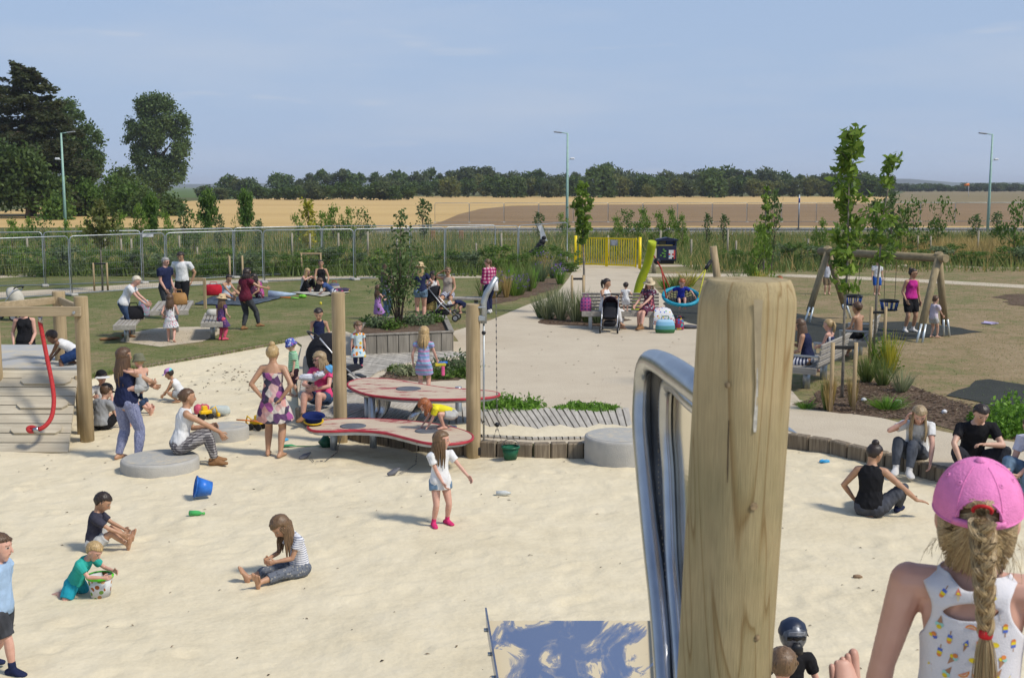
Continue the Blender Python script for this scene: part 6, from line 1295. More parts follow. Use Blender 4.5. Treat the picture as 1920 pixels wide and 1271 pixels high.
def person(label, loc, yaw, H, kind, pose, wear, hair=('short', 'brown'), skin='fair', hat=None, vox=None, cat='person', group=None, glasses=False):
    """wear: list of (garment, part name, material, options)"""
    D = math.hypot(loc[0], loc[1]); vox = vox or (.0065 if D < 13 else .0085 if D < 19 else .012 if D < 30 else .016)
    vox *= max(.75, min(1, H/1.3)); root = thing('person', label, cat, loc, -R(yaw)); f = Fig(kind, H, pose); H_ = H; sc = f.lsc()
    def q(name, mb, m, v=None, sm=3, post=None, dis=0.): 
        o = mb.build(name, m, root); QUEUE.append((o, v or vox, sm, post, dis)); return o
    q('body', f.body(), skinmat(skin), None, 2, ('paint', f, glasses and 0))
    for g in wear:
        nm, pn, m = g[0], g[1], g[2]; op = g[3] if len(g) > 3 else {}; mb = MB(); inf = op.get('inf', .010)+vox*.35; cap = 'flat'
        if nm in ('top', 'tee', 'vest', 'dress', 'shirt', 'strap'):
            f0 = op.get('f0', .02); f1 = {'strap': .76}.get(nm, op.get('f1', .985 if nm != 'vest' else .95)); f.torso(mb, f0, f1, inf, 'flat', 20, flare=0 if nm in ('dress', 'strap') else op.get('flare', .15)*.6)
            if kind == 'adult':
                for x in (-1, 1): c = f.at(.70)+f.rt(.7)@V((x*.038*H, .032*H, 0)); mb.ball(c, .036*H+inf, 10, 8)
            if nm in ('tee', 'shirt', 'dress', 'top') and op.get('sl', .6) > 0:
                sl = op.get('sl', .6)
                for sd in 'RL':
                    f.limb(mb, f.at(.86).lerp(f.sh[sd], .25), f.sh[sd], [(0, .034), (1, .029)], 0, 1, inf)
                    f.limb(mb, f.sh[sd], f.el[sd], UPAR, -.1, min(1, sl), inf+.006, 'flat', sc)
                    if sl > 1: f.limb(mb, f.el[sd], f.wr[sd], FOAR, 0, sl-1, inf+.005, 'flat', sc)
            if nm == 'vest':
                for sd in 'RL': mb.loft([f.at(.80).lerp(f.sh[sd], .45), f.at(.93).lerp(f.sh[sd], .42)+V((0, 0, .002))], [.030*H+inf*.5, .022*H+inf*.5], n=10, caps='round')
        if nm in ('dress', 'skirt', 'strap'):
            ln = op.get('len', .8); n_ = 7; pts = [f.at(.16), f.at(.02)]; w = [.082*H+inf, .100*H+inf]; d = [.062*H+inf, .072*H+inf]; side = f.R0@V((1, 0, 0))
            for k in range(1, n_+1):
                t = ln*k/n_; P_ = [f.hip[sd].lerp(f.kn[sd], min(1, t)) if t <= 1 else f.kn[sd].lerp(f.an[sd], t-1) for sd in 'RL']; c = (P_[0]+P_[1])/2; sep = abs((P_[0]-P_[1]).dot(side))/2
                tr = prof(THIGH, 2, min(1, t), 1)[0][1]*H*sc; fl = op.get('flare', .35)*.10*H*t; pts.append(c); w.append(sep+tr+inf*1.3+fl); d.append(tr+inf*1.6+fl*.9+abs((P_[0]-P_[1]).dot(side.cross(V((0, 0, 1)))))*.5)
            mb.loft(pts, w, d, side, n=22)
        if nm in ('shorts', 'trousers', 'leggings'):
            ti = {'leggings': .0}.get(nm, op.get('loose', .008)); f.torso(mb, -.16, op.get('f1', .16), inf+ti*.4, 'flat', 18); ln = op.get('len', {'shorts': .6}.get(nm, 1.9))
            for sd in 'RL':
                mb.ball(f.hip[sd]+f.R0@V((0, -.014*H, .012*H)), .052*H*sc+inf+ti*.5, 10, 8); f.limb(mb, f.hip[sd], f.kn[sd], THIGH, 0, min(1, ln), inf+ti, 'flat' if ln <= 1 else 'round', sc)
                if ln > 1: f.limb(mb, f.kn[sd], f.an[sd], SHIN, 0, ln-1, inf+ti*.8+(op.get('wide', 0)), 'flat', sc)
        if nm == 'shoes':
            for sd in 'RL': mb = MB(); f.foot(mb, sd, op.get('inf', .006)+vox*.3); q(pn.rstrip('s'), mb, m, max(vox*.9, .007), 2)
            continue
        if nm == 'socks':
            for sd in 'RL': mb = MB(); f.foot(mb, sd, .004, .6); f.limb(mb, f.kn[sd], f.an[sd], SHIN, op.get('a', .8), 1, .005, 'flat', sc); q('sock', mb, m, max(vox*.9, .007), 2)
            continue
        q(pn, mb, m, vox, 3, None, op.get('fold', 1.))
    # hair
    hd, c, r = f.hd, f.hc, f.hr; st, hc_ = hair; hq = lambda x, y, z: c+r@V((x*hd, y*hd, z*hd)); rg = random.Random(hash(label) & 0xffff if False else sum(map(ord, label)))
    if st != 'none':
        def hf(line, side, vol=1.):
            def fn(d):
                # inside the skull where the face is, outside it elsewhere
                face = d.y > .18 and d.z < line+.35*max(0, d.y-.5)*-.2; low = d.z < -.42+side*-.5 and d.y > -.2; ear = abs(d.x) > .8 and d.z < -.05 and d.y > -.15 and st in ('short', 'pony', 'bun')
                nz = 1+.07*mnoise.noise(V((d.x*4, d.y*4, d.z*4)))+.05*mnoise.noise(V((d.x*11+3, d.y*9, d.z*5)))
                return .80 if (face or low or ear) else vol*nz
            return fn
        mb = MB(); vol = {'short': 1.11, 'long': 1.13, 'bob': 1.17, 'pony': 1.07, 'bun': 1.07, 'curly': 1.22, 'fuzz': 1.03}[st]
        mb.ball(hq(0, -.07, .09), (.372*hd, .425*hd, .40*hd), 34, 22, rot=r, fn=hf(.38 if st != 'bob' else .30, 0, vol/1.0))
        ho = mb.build('hair', hairmat(hc_), root)
        ex = MB()
        if st in ('long', 'bob'):
            L_ = {'long': 1.15, 'bob': .62}[st]*hd*(1.25 if kind in ('adult',) and st == 'long' else 1.)
            nst = 22
            for k in range(nst):
                a = R(-205+230*k/(nst-1)) if False else R(150+240*k/(nst-1)); x, y = math.cos(a), math.sin(a); p0 = hq(x*.33, y*.36-.06, .10); p1 = hq(x*.37, y*.40-.06, -.22); down = V((0, 0, -1)); bk = r@V((x*.10, y*.14-.05, 0)); ln = L_*(.85+.25*rg.random()); j = V((rg.uniform(-1, 1), rg.uniform(-1, 1), 0))*.05*hd
                ex.loft([p0, p1, p1+down*ln*.5+bk*hd*.7+j*.5, p1+down*ln+bk*hd*.4+j], [.06*hd, .088*hd, .075*hd, .02*hd], [.05*hd, .05*hd, .045*hd, .02*hd], V((-y, x, 0)), n=7, caps='round')
        if st == 'short':
            for k in range(46):
                a = rg.uniform(0, 6.28); z = rg.uniform(.05, 1); w = math.sqrt(max(0, 1-z*z)); x, y = math.cos(a)*w, math.sin(a)*w
                if y > .3 and z < .45: continue
                p = hq(x*.395, y*.45-.07, z*.425+.09); e = p+r@V((x*.03+rg.uniform(-.05, .05), y*.03+.03, -.02-.05*(1-z)))*hd*1.6; ex.loft([p, p.lerp(e, .5), e], [.04*hd, .045*hd, .01*hd], [.022*hd, .022*hd, .008*hd], n=6, caps='round')
        if st == 'pony':
            z = f.pose.get('ponyz', .12); p0 = hq(0, -.46, z); 
            for k in range(8): j = V((rg.uniform(-1, 1), rg.uniform(-1, 1), 0))*.07*hd; ex.loft([hq(0, -.40, z), p0+r@V((0, -.12*hd, .04*hd))+j*.3, p0+r@V((0, -.20*hd, 0))+V((0, 0, -.30*hd))+j, p0+r@V((0, -.12*hd, 0))+V((0, 0, -.85*hd))+j*1.3], [.05*hd, .075*hd, .065*hd, .02*hd], n=7, caps='round')
        if st == 'bun': ex.ball(hq(0, *f.pose.get('bun', (-.36, .38))), (.20*hd, .18*hd, .18*hd), 14, 10, rot=r, fn=lambda d: 1+.10*mnoise.noise(d*4)); 
        if st == 'curly':
            for k in range(60): a = rg.uniform(0, 6.28); z = rg.uniform(-.6, 1); w = math.sqrt(max(0, 1-z*z)); y = math.sin(a)*w; ex.ball(hq(math.cos(a)*w*.36, (y if y < .2 or z > .3 else -y)*.4-.07, z*.38+.09), .085*hd, 7, 5)
        if ex.v: ex.build('hair_length', hairmat(hc_), root)
    if hat:
        kd, hm = hat[0], hat[1]; mb = MB(); A = lambda rr_, z, sx=1, sy=1.12: None
        def ringed(prof_, wav=0, cy=-.07):
            vs = []; n_ = 30
            for k, (rad, z) in enumerate(prof_):
                for a in range(n_): th = 2*math.pi*a/n_; w = 1+wav*math.sin(th*3+1)*(k/len(prof_)); vs.append(hq(math.cos(th)*rad*w, math.sin(th)*rad*1.14*w+cy, z+wav*.8*math.sin(th*2)*(k/len(prof_))))
            return vs, [(k*n_+a, k*n_+(a+1) % n_, (k+1)*n_+(a+1) % n_, (k+1)*n_+a) for k in range(len(prof_)-1) for a in range(n_)]
        if kd == 'cap':
            vs, fs = ringed([(.02, .56), (.14, .555), (.26, .50), (.345, .40), (.385, .27), (.392, .15)]); mb.add(vs, fs); ye = hat[2] if len(hat) > 2 else 0; o_ = mb.build('cap', hm, root); bm_ = MB(); vs = []
            for k in range(11):
                a = R(-65+13*k)+R(ye); 
                for rad, z in ((.37, .17), (.60, .11), (.66, .08)): vs.append(hq(math.sin(a)*rad*.95, math.cos(a)*rad*1.12-.07, z-.05*abs(math.sin(a-R(ye)))))
            bm_.add(vs, [(k*3+j, k*3+j+1, k*3+j+4, k*3+j+3) for k in range(10) for j in range(2)]); b_ = bm_.build('peak', hat[3] if len(hat) > 3 else hm, o_); s_ = b_.modifiers.new('s', 'SOLIDIFY'); s_.thickness = .006
        else:
            br = {'sun': .66, 'bucket': .50}[kd]; vs, fs = ringed([(.02, .60), (.18, .59), (.30, .53), (.36, .40), (.395, .20), (.41, .14), (.41+(br-.41)*.5, .09), (br, .03 if kd == 'sun' else -.04)], .05 if kd == 'sun' else .02); mb.add(vs, fs); o_ = mb.build('sun_hat', hm, root); s_ = o_.modifiers.new('s', 'SOLIDIFY'); s_.thickness = .005
            if len(hat) > 2 and hat[2]: vs, fs = ringed([(.375, .30), (.400, .27), (.408, .20), (.412, .18)]); MB().add(vs, fs).build('hat_band', hat[2], o_)
    if glasses:
        gm = MB()
        for x in (-1, 1): gm.ball(hq(x*.145, .385, .03), (.10*hd, .03*hd, .07*hd), 10, 6, rot=r); gm.tube([hq(x*.24, .34, .05), hq(x*.345, .0, .04)], .012*hd, 5)
        gm.tube([hq(-.06, .40, .04), hq(.06, .40, .04)], .012*hd, 5); gm.build('sunglasses', mat('glasses_black', (.012, .012, .014), .15), root)
    root['fig'] = 1; del root['fig']; FIGS[label] = (root, f); return root
FIGS = {}
def finish_people():
    for o, v, sm, post, dis in QUEUE:
        m_ = o.modifiers.new('r', 'REMESH'); m_.mode = 'VOXEL'; m_.voxel_size = v; m_.use_smooth_shade = True
        s_ = o.modifiers.new('s', 'SMOOTH'); s_.iterations = sm; s_.factor = .5
    dg = bpy.context.evaluated_depsgraph_get(); dg.update(); new = []
    for o, v, sm, post, dis in QUEUE: new.append(bpy.data.meshes.new_from_object(o.evaluated_get(dg), preserve_all_data_layers=True, depsgraph=dg))
    for (o, v, sm, post, dis), me in zip(QUEUE, new):
        me.name = o.name; old = o.data; o.modifiers.clear()
        n_ = len(me.vertices); co = np.empty(n_*3, np.float32); me.vertices.foreach_get('co', co); co = co.reshape(-1, 3)
        if dis and n_:                              # folds in cloth
            no = np.empty(n_*3, np.float32); me.vertices.foreach_get('normal', no); no = no.reshape(-1, 3); sd = sum(map(ord, o.name)) % 97
            a = vnoise(co[:, 0]*1.6+co[:, 2]*.5, co[:, 2]*.8+co[:, 1], sd, .055)-.5; b = vnoise(co[:, 0]+co[:, 1]*1.3, co[:, 2]*.6, sd+3, .028)-.5
            co = co+no*((a*.011+b*.005)*dis)[:, None]; me.vertices.foreach_set('co', co.ravel().astype(np.float32))
        if post:
            _, f, gl = post; hd = f.hd; ri = f.hr.transposed(); L_ = (co-np.array(f.hc))@np.array(ri.transposed()); L_ = L_/hd; col = np.zeros((n_, 4), np.float32)
            X, Y_, Z_ = L_[:, 0], L_[:, 1], L_[:, 2]; fr_ = Y_ > .16
            def put_(mask, c): col[mask] = c
            put_(fr_ & (np.abs(np.abs(X)-.155) < .075) & (np.abs(Z_-.02) < .030), (.62, .58, .55, 1)); put_(fr_ & (np.abs(np.abs(X)-.155) < .036) & (np.abs(Z_-.02) < .034), (.05, .035, .03, 1))
            put_(fr_ & (np.abs(np.abs(X)-.155) < .09) & (np.abs(Z_-.105) < .018), (.12, .075, .045, .8)); put_(fr_ & (np.abs(X) < .105) & (np.abs(Z_+.245) < .030), (.42, .14, .12, .75)); put_(fr_ & (np.abs(X) < .10) & (np.abs(Z_+.245) < .010), (.16, .05, .05, .9))
            put_(fr_ & (np.abs(np.abs(X)-.20) < .07) & (np.abs(Z_+.11) < .06), (.60, .26, .19, .30))
            fm = f.fingers(); me.update(); base = n_; o.data = me; tmp = me
            # hands: five fingers grown out of each palm, in the same mesh
            vv = np.concatenate([co, np.array(fm.v, np.float32)]); nf = len(me.polygons); ls = np.empty(len(me.loops), np.int32); me.loops.foreach_get('vertex_index', ls); st_ = np.empty(nf, np.int32); me.polygons.foreach_get('loop_start', st_)
            fl = [i+base for fc in fm.f for i in fc]; cnt = [len(fc) for fc in fm.f]; st2 = (np.cumsum([0]+cnt[:-1])+len(ls)).astype(np.int32)
            me2 = bpy.data.meshes.new('body'); me2.vertices.add(len(vv)); me2.vertices.foreach_set('co', vv.ravel()); me2.loops.add(len(ls)+len(fl)); me2.loops.foreach_set('vertex_index', np.concatenate([ls, np.array(fl, np.int32)])); me2.polygons.add(nf+len(cnt)); me2.polygons.foreach_set('loop_start', np.concatenate([st_, st2])); me2.polygons.foreach_set('use_smooth', np.ones(nf+len(cnt), bool)); me2.update(calc_edges=True)
            col = np.concatenate([col, np.zeros((len(vv)-n_, 4), np.float32)]); at = me2.attributes.new('paint', 'FLOAT_COLOR', 'POINT'); at.data.foreach_set('color', col.ravel())
            for m_ in old.materials: me2.materials.append(m_)
            o.data = me2; bpy.data.meshes.remove(me)
        else:
            me.polygons.foreach_set('use_smooth', np.ones(len(me.polygons), bool)); me.update(); o.data = me
        bpy.data.meshes.remove(old)
# ================================================================ PEOPLE: the cast
WHITE = cloth('white', (.72, .72, .71)); NAVY = cloth('navy', (.018, .024, .065)); BLACK = cloth('black', (.014, .014, .016)); DENIM = cloth('denim', (.045, .075, .14), .3); GREY = cloth('grey', (.30, .31, .32)); DGREY = cloth('dark_grey', (.055, .058, .065), .25)
LBLUE = cloth('light_blue', (.33, .46, .62)); TEAL = cloth('teal', (.035, .38, .32)); TURQ = cloth('turquoise', (.02, .32, .42)); PINK = cloth('hot_pink', (.72, .07, .20)); YEL = cloth('yellow', (.75, .66, .03)); MAROON = cloth('maroon', (.13, .018, .035)); MAG = cloth('magenta', (.50, .03, .25)); LIL = cloth('lilac', (.42, .22, .50)); CORAL = cloth('coral_pink', (.65, .10, .16)); STRAW = cloth('straw_hat', (.58, .44, .25)); BEIGE = cloth('beige', (.56, .46, .30))
LGREY = cloth('light_grey', (.46, .46, .44)); PLUM = cloth('plum_grey', (.16, .12, .18)); WASH = cloth('washed_denim', (.17, .26, .36), .3); TANS = cloth('tan_leather', (.28, .15, .07)); SHOEW = cloth('white_shoe', (.65, .63, .60)); SHOEP = cloth('pink_sandal', (.62, .04, .16)); OLIVEH = cloth('olive_hat', (.17, .17, .11)); ORNG = cloth('orange_band', (.75, .16, .04))
STR_W = stripes('cloth_striped_tee', [(.7, .7, .72), (.7, .7, .72), (.20, .22, .30)], .022, 2); STR_G = stripes('cloth_green_stripe', [(.16, .45, .22), (.16, .45, .22), (.62, .72, .60)], .035, 2)
STR_D = stripes('cloth_dress_stripe', [(.20, .34, .55), (.42, .32, .58), (.24, .44, .58), (.52, .25, .42), (.36, .42, .62)], .17, 2); STR_N = stripes('cloth_navy_white', [(.62, .63, .68), (.03, .04, .10)], .06, 1)
FLOR = spots('cloth_floral_white', (.70, .69, .69), [(.62, .12, .20), (.50, .10, .22), (.12, .12, .25)], 22, .30); SPOTS = spots('cloth_spotty', (.55, .66, .66), [(.75, .12, .08), (.75, .50, .03), (.70, .25, .03), (.10, .35, .55), (.72, .72, .66)], 13, .42); PURP = spots('cloth_purple_print', (.10, .05, .16), [(.35, .12, .22), (.20, .14, .30), (.05, .03, .09)], 24, .34)
PATT = spots('cloth_geometric', (.30, .13, .24), [(.06, .055, .085), (.58, .38, .36), (.36, .10, .28), (.60, .54, .48), (.12, .06, .14), (.64, .34, .30)], 10.5, 2.); FLORD = spots('cloth_dark_floral', (.11, .03, .06), [(.50, .06, .08), (.38, .40, .42), (.03, .03, .08), (.55, .16, .18)], 17, .40); LEOP = spots('cloth_blue_marl', (.23, .25, .38), [(.33, .35, .47), (.14, .15, .26)], 60, .38)
GING = check('cloth_gingham', (.36, .34, .33), (.16, .15, .155), (.055, .05, .055), .036); PLAID = check('cloth_plaid', (.62, .42, .46), (.45, .05, .16), (.22, .02, .10), .10); HATB = spots('cloth_blue_hat', (.10, .14, .45), [(.55, .60, .70), (.35, .10, .35), (.04, .05, .20)], 24, .45); LEGD = spots('cloth_dusty_grey', (.13, .145, .175), [(.30, .29, .26), (.08, .09, .11)], 35, .35); RAIN = stripes('cloth_rainbow_cap', [(.45, .2, .5), (.08, .45, .60), (.15, .55, .62), (.50, .28, .55)], .22, 1)
def sit_ground(out=.40, knee=.0, w=.09, **k):
    d = dict(pel=(0, 0, .062), pp=-6, cp=22, hp=22, fR=(w, out, .03), fL=(-w, out, .03), kR=(.25, 0, 1), kL=(-.25, 0, 1), tR=(.25, .25, 1), tL=(-.25, .25, 1), hR=(.10, .22, .14), hL=(-.10, .22, .14)); d.update(k); return d
def sit_seat(z, **k):
    d = dict(pel=(0, 0, z+.052), pp=-4, cp=6, hp=8, fR=(.07, .25, .04), fL=(-.07, .25, .04), kR=(.1, .3, 1), kL=(-.1, .3, 1), hR=(.09, .17, z+.12), hL=(-.09, .17, z+.12)); d.update(k); return d
def squat(**k):
    d = dict(pel=(0, -.06, .13), pp=30, cp=52, hp=30, fR=(.075, .02, .042), fL=(-.075, .02, .042), kR=(.3, 1, .5), kL=(-.3, 1, .5), hR=(.07, .30, .06), hL=(-.07, .30, .06)); d.update(k); return d
def stand(**k): d = dict(fR=(.055, .0, .04), fL=(-.055, .0, .04)); d.update(k); return d
U = lambda p, dx=0, dy=0, dz=0: V((p[0]+dx, p[1]+dy, p[2]+dz))
# --- on the sand
person('boy in pale blue tee and dark shorts walking in at the left edge', GS(6, 1258), 94, 1.17, 'child', stand(fR=(.06, .10, .04), fL=(-.06, -.13, .06), kR=(.1, 1, .1), hR=(.14, .02, .42), hL=(-.16, -.06, .44), cp=4, hp=4, hy=-4, curl=30, toes=0), [('tee', 'tee_shirt', LBLUE, dict(sl=.62, f0=-.12, inf=.024)), ('shorts', 'shorts', DGREY, dict(len=.82, loose=.014)), ('shoes', 'shoes', NAVY), ('socks', 'socks', NAVY, dict(a=.82))], ('short', 'brown'), 'pink')
person('dark haired boy in charcoal tee sitting on the sand behind the boy with the bucket', GS(177, 1030), 82, 1.10, 'child', sit_ground(.30, fR=(.02, .32, .04), fL=(-.15, .30, .04), kL=(-.3, .1, 1), kR=(.2, .2, 1), hR=(.10, .40, .10), hL=(-.02, .38, .12), cp=14, hp=32, pp=2, toes=1), [('tee', 'tee_shirt', cloth('charcoal', (.045, .045, .065)), dict(sl=.75)), ('shorts', 'shorts', LGREY, dict(len=.7))], ('short', 'dark'), 'tan')
person('blond boy in teal tee kneeling over a green rimmed bucket', GS(148, 1117), 108, .97, 'child', dict(pel=(0, -.04, .13), pp=22, cp=44, hp=34, fR=(.06, -.19, .03), fL=(-.06, -.19, .03), kR=(.35, 1, .0), kL=(-.35, 1, .0), hR=(.05, .33, .24), hL=(-.16, .30, .24), tR=(0, -1, 0), tL=(0, -1, 0)), [('tee', 'tee_shirt', TEAL, dict(sl=.62)), ('shorts', 'shorts', TURQ, dict(len=.6, loose=.010))], ('short', 'blonde'), 'pink')
person('girl in striped tee and grey leggings sitting with legs stretched out on the sand', GS(562, 1076), -132, 1.22, 'child', sit_ground(.46, fR=(.13, .47, .03), fL=(-.05, .50, .03), pp=0, cp=32, hp=48, hR=(.05, .26, .18), hL=(-.04, .25, .17), hy=6, toes=1), [('tee', 'tee_shirt', STR_W, dict(sl=.5)), ('leggings', 'leggings', LEGD, dict(len=1.55, inf=.012))], ('long', 'ltbrown'), 'tan')
person('girl in white smock top and pink sandals standing in the middle of the sand', GS(826, 984), 150, 1.13, 'child', stand(fR=(.09, .02, .04), fL=(-.075, .0, .04), hL=(-.25, .16, .50), hR=(.02, .12, .45), hy=-62, hp=2, cp=3), [('tee', 'smock_top', WHITE, dict(sl=.55, flare=.45, f0=-.2, inf=.014)), ('shorts', 'denim_shorts', WASH, dict(len=.32, loose=.012)), ('shoes', 'sandals', SHOEP, dict(inf=.002))], ('long', 'ltbrown'), 'pink')
trayp = G(812, 810, .43)
person('red haired child in yellow top crouching on the lower sand table', U(trayp, .10, .25), -100, 1.02, 'child', squat(pel=(0, -.17, .20), pp=58, cp=84, hp=52, fR=(.09, -.05, .042), fL=(-.07, -.03, .042), hR=(.14, .25, .03), hL=(-.04, .20, .03), curl=5, pR=(0, .1, -1), pL=(0, .1, -1)), [('tee', 'yellow_top', YEL, dict(sl=.55)), ('shorts', 'shorts', LGREY, dict(len=.7))], ('bob', 'red'), 'pink')
person('girl with long blonde hair in a blue and pink striped dress, seen from behind', GL(795, 741), 8, 1.26, 'child', stand(hR=(.17, .14, .47), hL=(-.16, .02, .46), hp=12), [('dress', 'striped_dress', STR_D, dict(sl=.3, len=.66, flare=.25))], ('long', 'blonde'), 'pink')
wp = AT(605, 776, 19.3); wp.z = LV
person('woman in hot pink top sitting on the boardwalk edge cradling a baby', wp, -165, 1.66, 'adult', sit_seat(.07, fR=(.09, .27, -.03), fL=(-.06, .25, -.03), hR=(.05, .16, .26), hL=(.0, .18, .24), hy=42, hp=12, eR=(1, -.2, -.5), eL=(-1, -.2, -.5), kR=(.05, .2, 1), kL=(-.05, .2, 1)), [('tee', 'pink_top', PINK, dict(sl=.45)), ('shorts', 'shorts', DENIM, dict(len=.6)), ('shoes', 'sandals', TANS, dict(inf=.001))], ('bob', 'ashblonde'), 'pink', glasses=True)
person('baby in blue hat and striped suit lying in the arms of the woman in pink', wp+V((-.24, -.36, .56)), -90, .62, 'toddler', dict(pel=(0, -.25, .06), pp=-68, cp=-62, hp=-50, fR=(.06, .16, .10), fL=(-.06, .16, .08), kR=(.2, 0, 1), kL=(-.2, 0, 1), hR=(.12, -.3, .18), hL=(-.10, -.3, .18)), [('tee', 'striped_suit', STR_W, dict(sl=1.8)), ('trousers', 'trousers', STR_W, {})], ('none', 'brown'), 'pink', hat=('bucket', cloth('sky_blue_hat', (.12, .38, .66))), vox=.009)
person('blonde woman in patterned sundress, hands on hips, back turned', GS(516, 856), 4, 1.68, 'adult', stand(fR=(.055, -.03, .04), fL=(-.075, .04, .04), hR=(.085, -.055, .53), hL=(-.10, -.02, .53), eR=(1, -.35, 0), eL=(-1, -.35, 0), pR=(-1, .4, 0), pL=(1, .4, 0), hp=4, hl=-3, bun=(-.14, .55), curl=20), [('strap', 'sundress', PATT, dict(len=.70, flare=.8, f0=.0, inf=.012))], ('bun', 'blonde'), 'tan')
person('small boy in blue bucket hat and green striped tee beside the sundress woman', GS(552, 742), -108, 1.10, 'child', stand(hp=18, fR=(.04, .06, .04), fL=(-.05, -.06, .04)), [('tee', 'tee_shirt', STR_G, dict(sl=.6, f0=-.1, inf=.022)), ('shorts', 'shorts', cloth('dark_maroon', (.035, .016, .022)), dict(len=.95, loose=.014))], ('short', 'blonde'), 'fair', hat=('bucket', HATB))
person('girl in navy vest with dark plaits standing behind the pram', GL(600, 692), 176, 1.30, 'child', stand(hp=26, hR=(.10, .12, .50), hL=(-.13, .14, .52)), [('vest', 'navy_vest', NAVY, {}), ('shorts', 'shorts', NAVY, dict(len=.8))], ('pony', 'dark'), 'tan')
person('curly haired toddler in multicoloured spotty dress beside the pram', GL(672, 688), 168, .97, 'toddler', stand(hp=14, hy=-14), [('dress', 'spotty_dress', SPOTS, dict(sl=.5, len=.95, flare=.5)), ('leggings', 'leggings', NAVY, dict(len=1.95, inf=.008)), ('shoes', 'red_shoes', CORAL)], ('curly', 'ltbrown'), 'pink')
w14 = GS(241, 862)
person('long haired woman in navy vest top holding a baby on her hip', w14, 30, 1.67, 'adult', stand(fR=(.085, .03, .04), fL=(-.095, -.02, .04), hR=(.13, .20, .66), hL=(.10, .20, .63), eR=(1, -.6, 0), eL=(-.6, -.3, -1), hp=2, hy=16, cp=-4, pp=0), [('vest', 'navy_vest', NAVY, dict(f0=-.10, inf=.022)), ('leggings', 'leggings', LEOP, dict(len=1.97, inf=.016, f1=.2))], ('long', 'brown'), 'tan')
person('baby in grey hat with orange band and pale dungarees held by the navy vest woman', w14+V((.25, -.04, .83)), -62, .80, 'toddler', dict(pel=(0, 0, .30), pp=2, cp=6, hp=6, fR=(.12, .16, .10), fL=(-.12, .17, .12), kR=(.7, 1, .2), kL=(-.7, 1, .2), hL=(-.22, .22, .62), hR=(.12, .14, .55)), [('tee', 'peach_top', cloth('peach', (.62, .36, .26)), dict(sl=.3)), ('vest', 'dungarees', LGREY, dict(inf=.016, f1=.72)), ('shorts', 'shorts', LGREY, dict(len=.4)), ('shoes', 'shoes', DENIM)], ('short', 'blonde'), 'pink', hat=('bucket', OLIVEH, ORNG))
drumtop = V((AT(337, 862, 16.15).x, 16.15, .18+D1.z+.05))
person('woman in white sleeveless top and checked trousers sitting on the low concrete drum', V((drumtop.x, drumtop.y, GS(390, 878).z)), 68, 1.70, 'adult', dict(pel=(0, 0, .175), pp=14, cp=10, hp=2, hy=-5, fR=(.10, .275, .04), fL=(-.02, .29, .04), kR=(.1, .2, 1), kL=(-.1, .2, 1), hR=(.10, .33, .27), hL=(-.03, .25, .31), eR=(1, .2, .2), dR=(.1, .4, -1), bun=(-.42, .10)), [('vest', 'white_top', WHITE, dict(f1=1.0, inf=.013, flare=.1)), ('leggings', 'checked_trousers', GING, dict(len=1.88, inf=.014)), ('shoes', 'sandals', TANS, dict(inf=.001))], ('bun', 'brown'), 'tan')
person('child in white vest and blue cap squatting on the far sand', GS(338, 754), -84, 1.0, 'child', squat(pel=(0, -.04, .15), cp=36, hp=22, hR=(.10, .34, .10), hL=(-.10, .30, .10)), [('vest', 'white_vest', WHITE, {}), ('shorts', 'shorts', GREY, dict(len=.7))], ('short', 'dark'), 'tan', hat=('cap', RAIN))
person('boy in white tee and black cap with white peak sitting behind the post', GS(192, 772), 150, 1.25, 'child', sit_ground(.30, hp=6, cp=14, hR=(.14, .16, .25)), [('tee', 'tee_shirt', WHITE, dict(sl=.6)), ('shorts', 'shorts', NAVY, dict(len=.8))], ('short', 'brown'), 'pink', hat=('cap', BLACK, 0, WHITE))
person('boy in grey tee and black cap sitting on the sand, back turned', GS(192, 805), 24, 1.28, 'child', sit_ground(.30, w=.12, cp=24, hp=24, fR=(.2, .26, .04)), [('tee', 'tee_shirt', GREY, dict(sl=.6, inf=.02, flare=.4)), ('shorts', 'shorts', BLACK, dict(len=.8))], ('short', 'brown'), 'fair', hat=('cap', BLACK))
person('child in blue shorts sitting half hidden behind the woman holding a baby', GS(252, 778), 88, 1.1, 'child', sit_ground(.22, hp=20, fR=(.06, .26, .04), fL=(-.05, .25, .04)), [('tee', 'tee_shirt', GREY, dict(sl=.6)), ('shorts', 'shorts', DENIM, dict(len=1.1))], ('short', 'brown'), 'pink')
# --- on the climbing platform
kp = G(122, 688, PZ)
person('child in white vest and navy shorts crouching on the climbing platform', kp+V((0, .25, .0)), -84, 1.15, 'child', squat(pel=(0, -.10, .17), pp=50, cp=72, hp=34, hR=(.10, .36, .04), hL=(-.03, .34, .04), fL=(-.16, .05, -.12), kL=(-.4, 1, .4), fR=(.05, -.02, .042)), [('vest', 'white_vest', WHITE, {}), ('shorts', 'navy_shorts', cloth('royal_navy', (.018, .045, .13)), dict(len=.95, loose=.02))], ('short', 'dark'), 'brown')
pbk = AT(52, 720, 21.9); pbk.z = LV
person('woman in black dress standing behind the climbing platform, face behind the beam', pbk, 165, 1.56, 'adult', stand(hR=(.13, .03, .50), hL=(-.08, .12, .52), hp=20), [('strap', 'black_dress', BLACK, dict(len=.8, flare=.4)), ('vest', 'black_bodice', BLACK, {})], ('bun', 'brown'), 'pink')
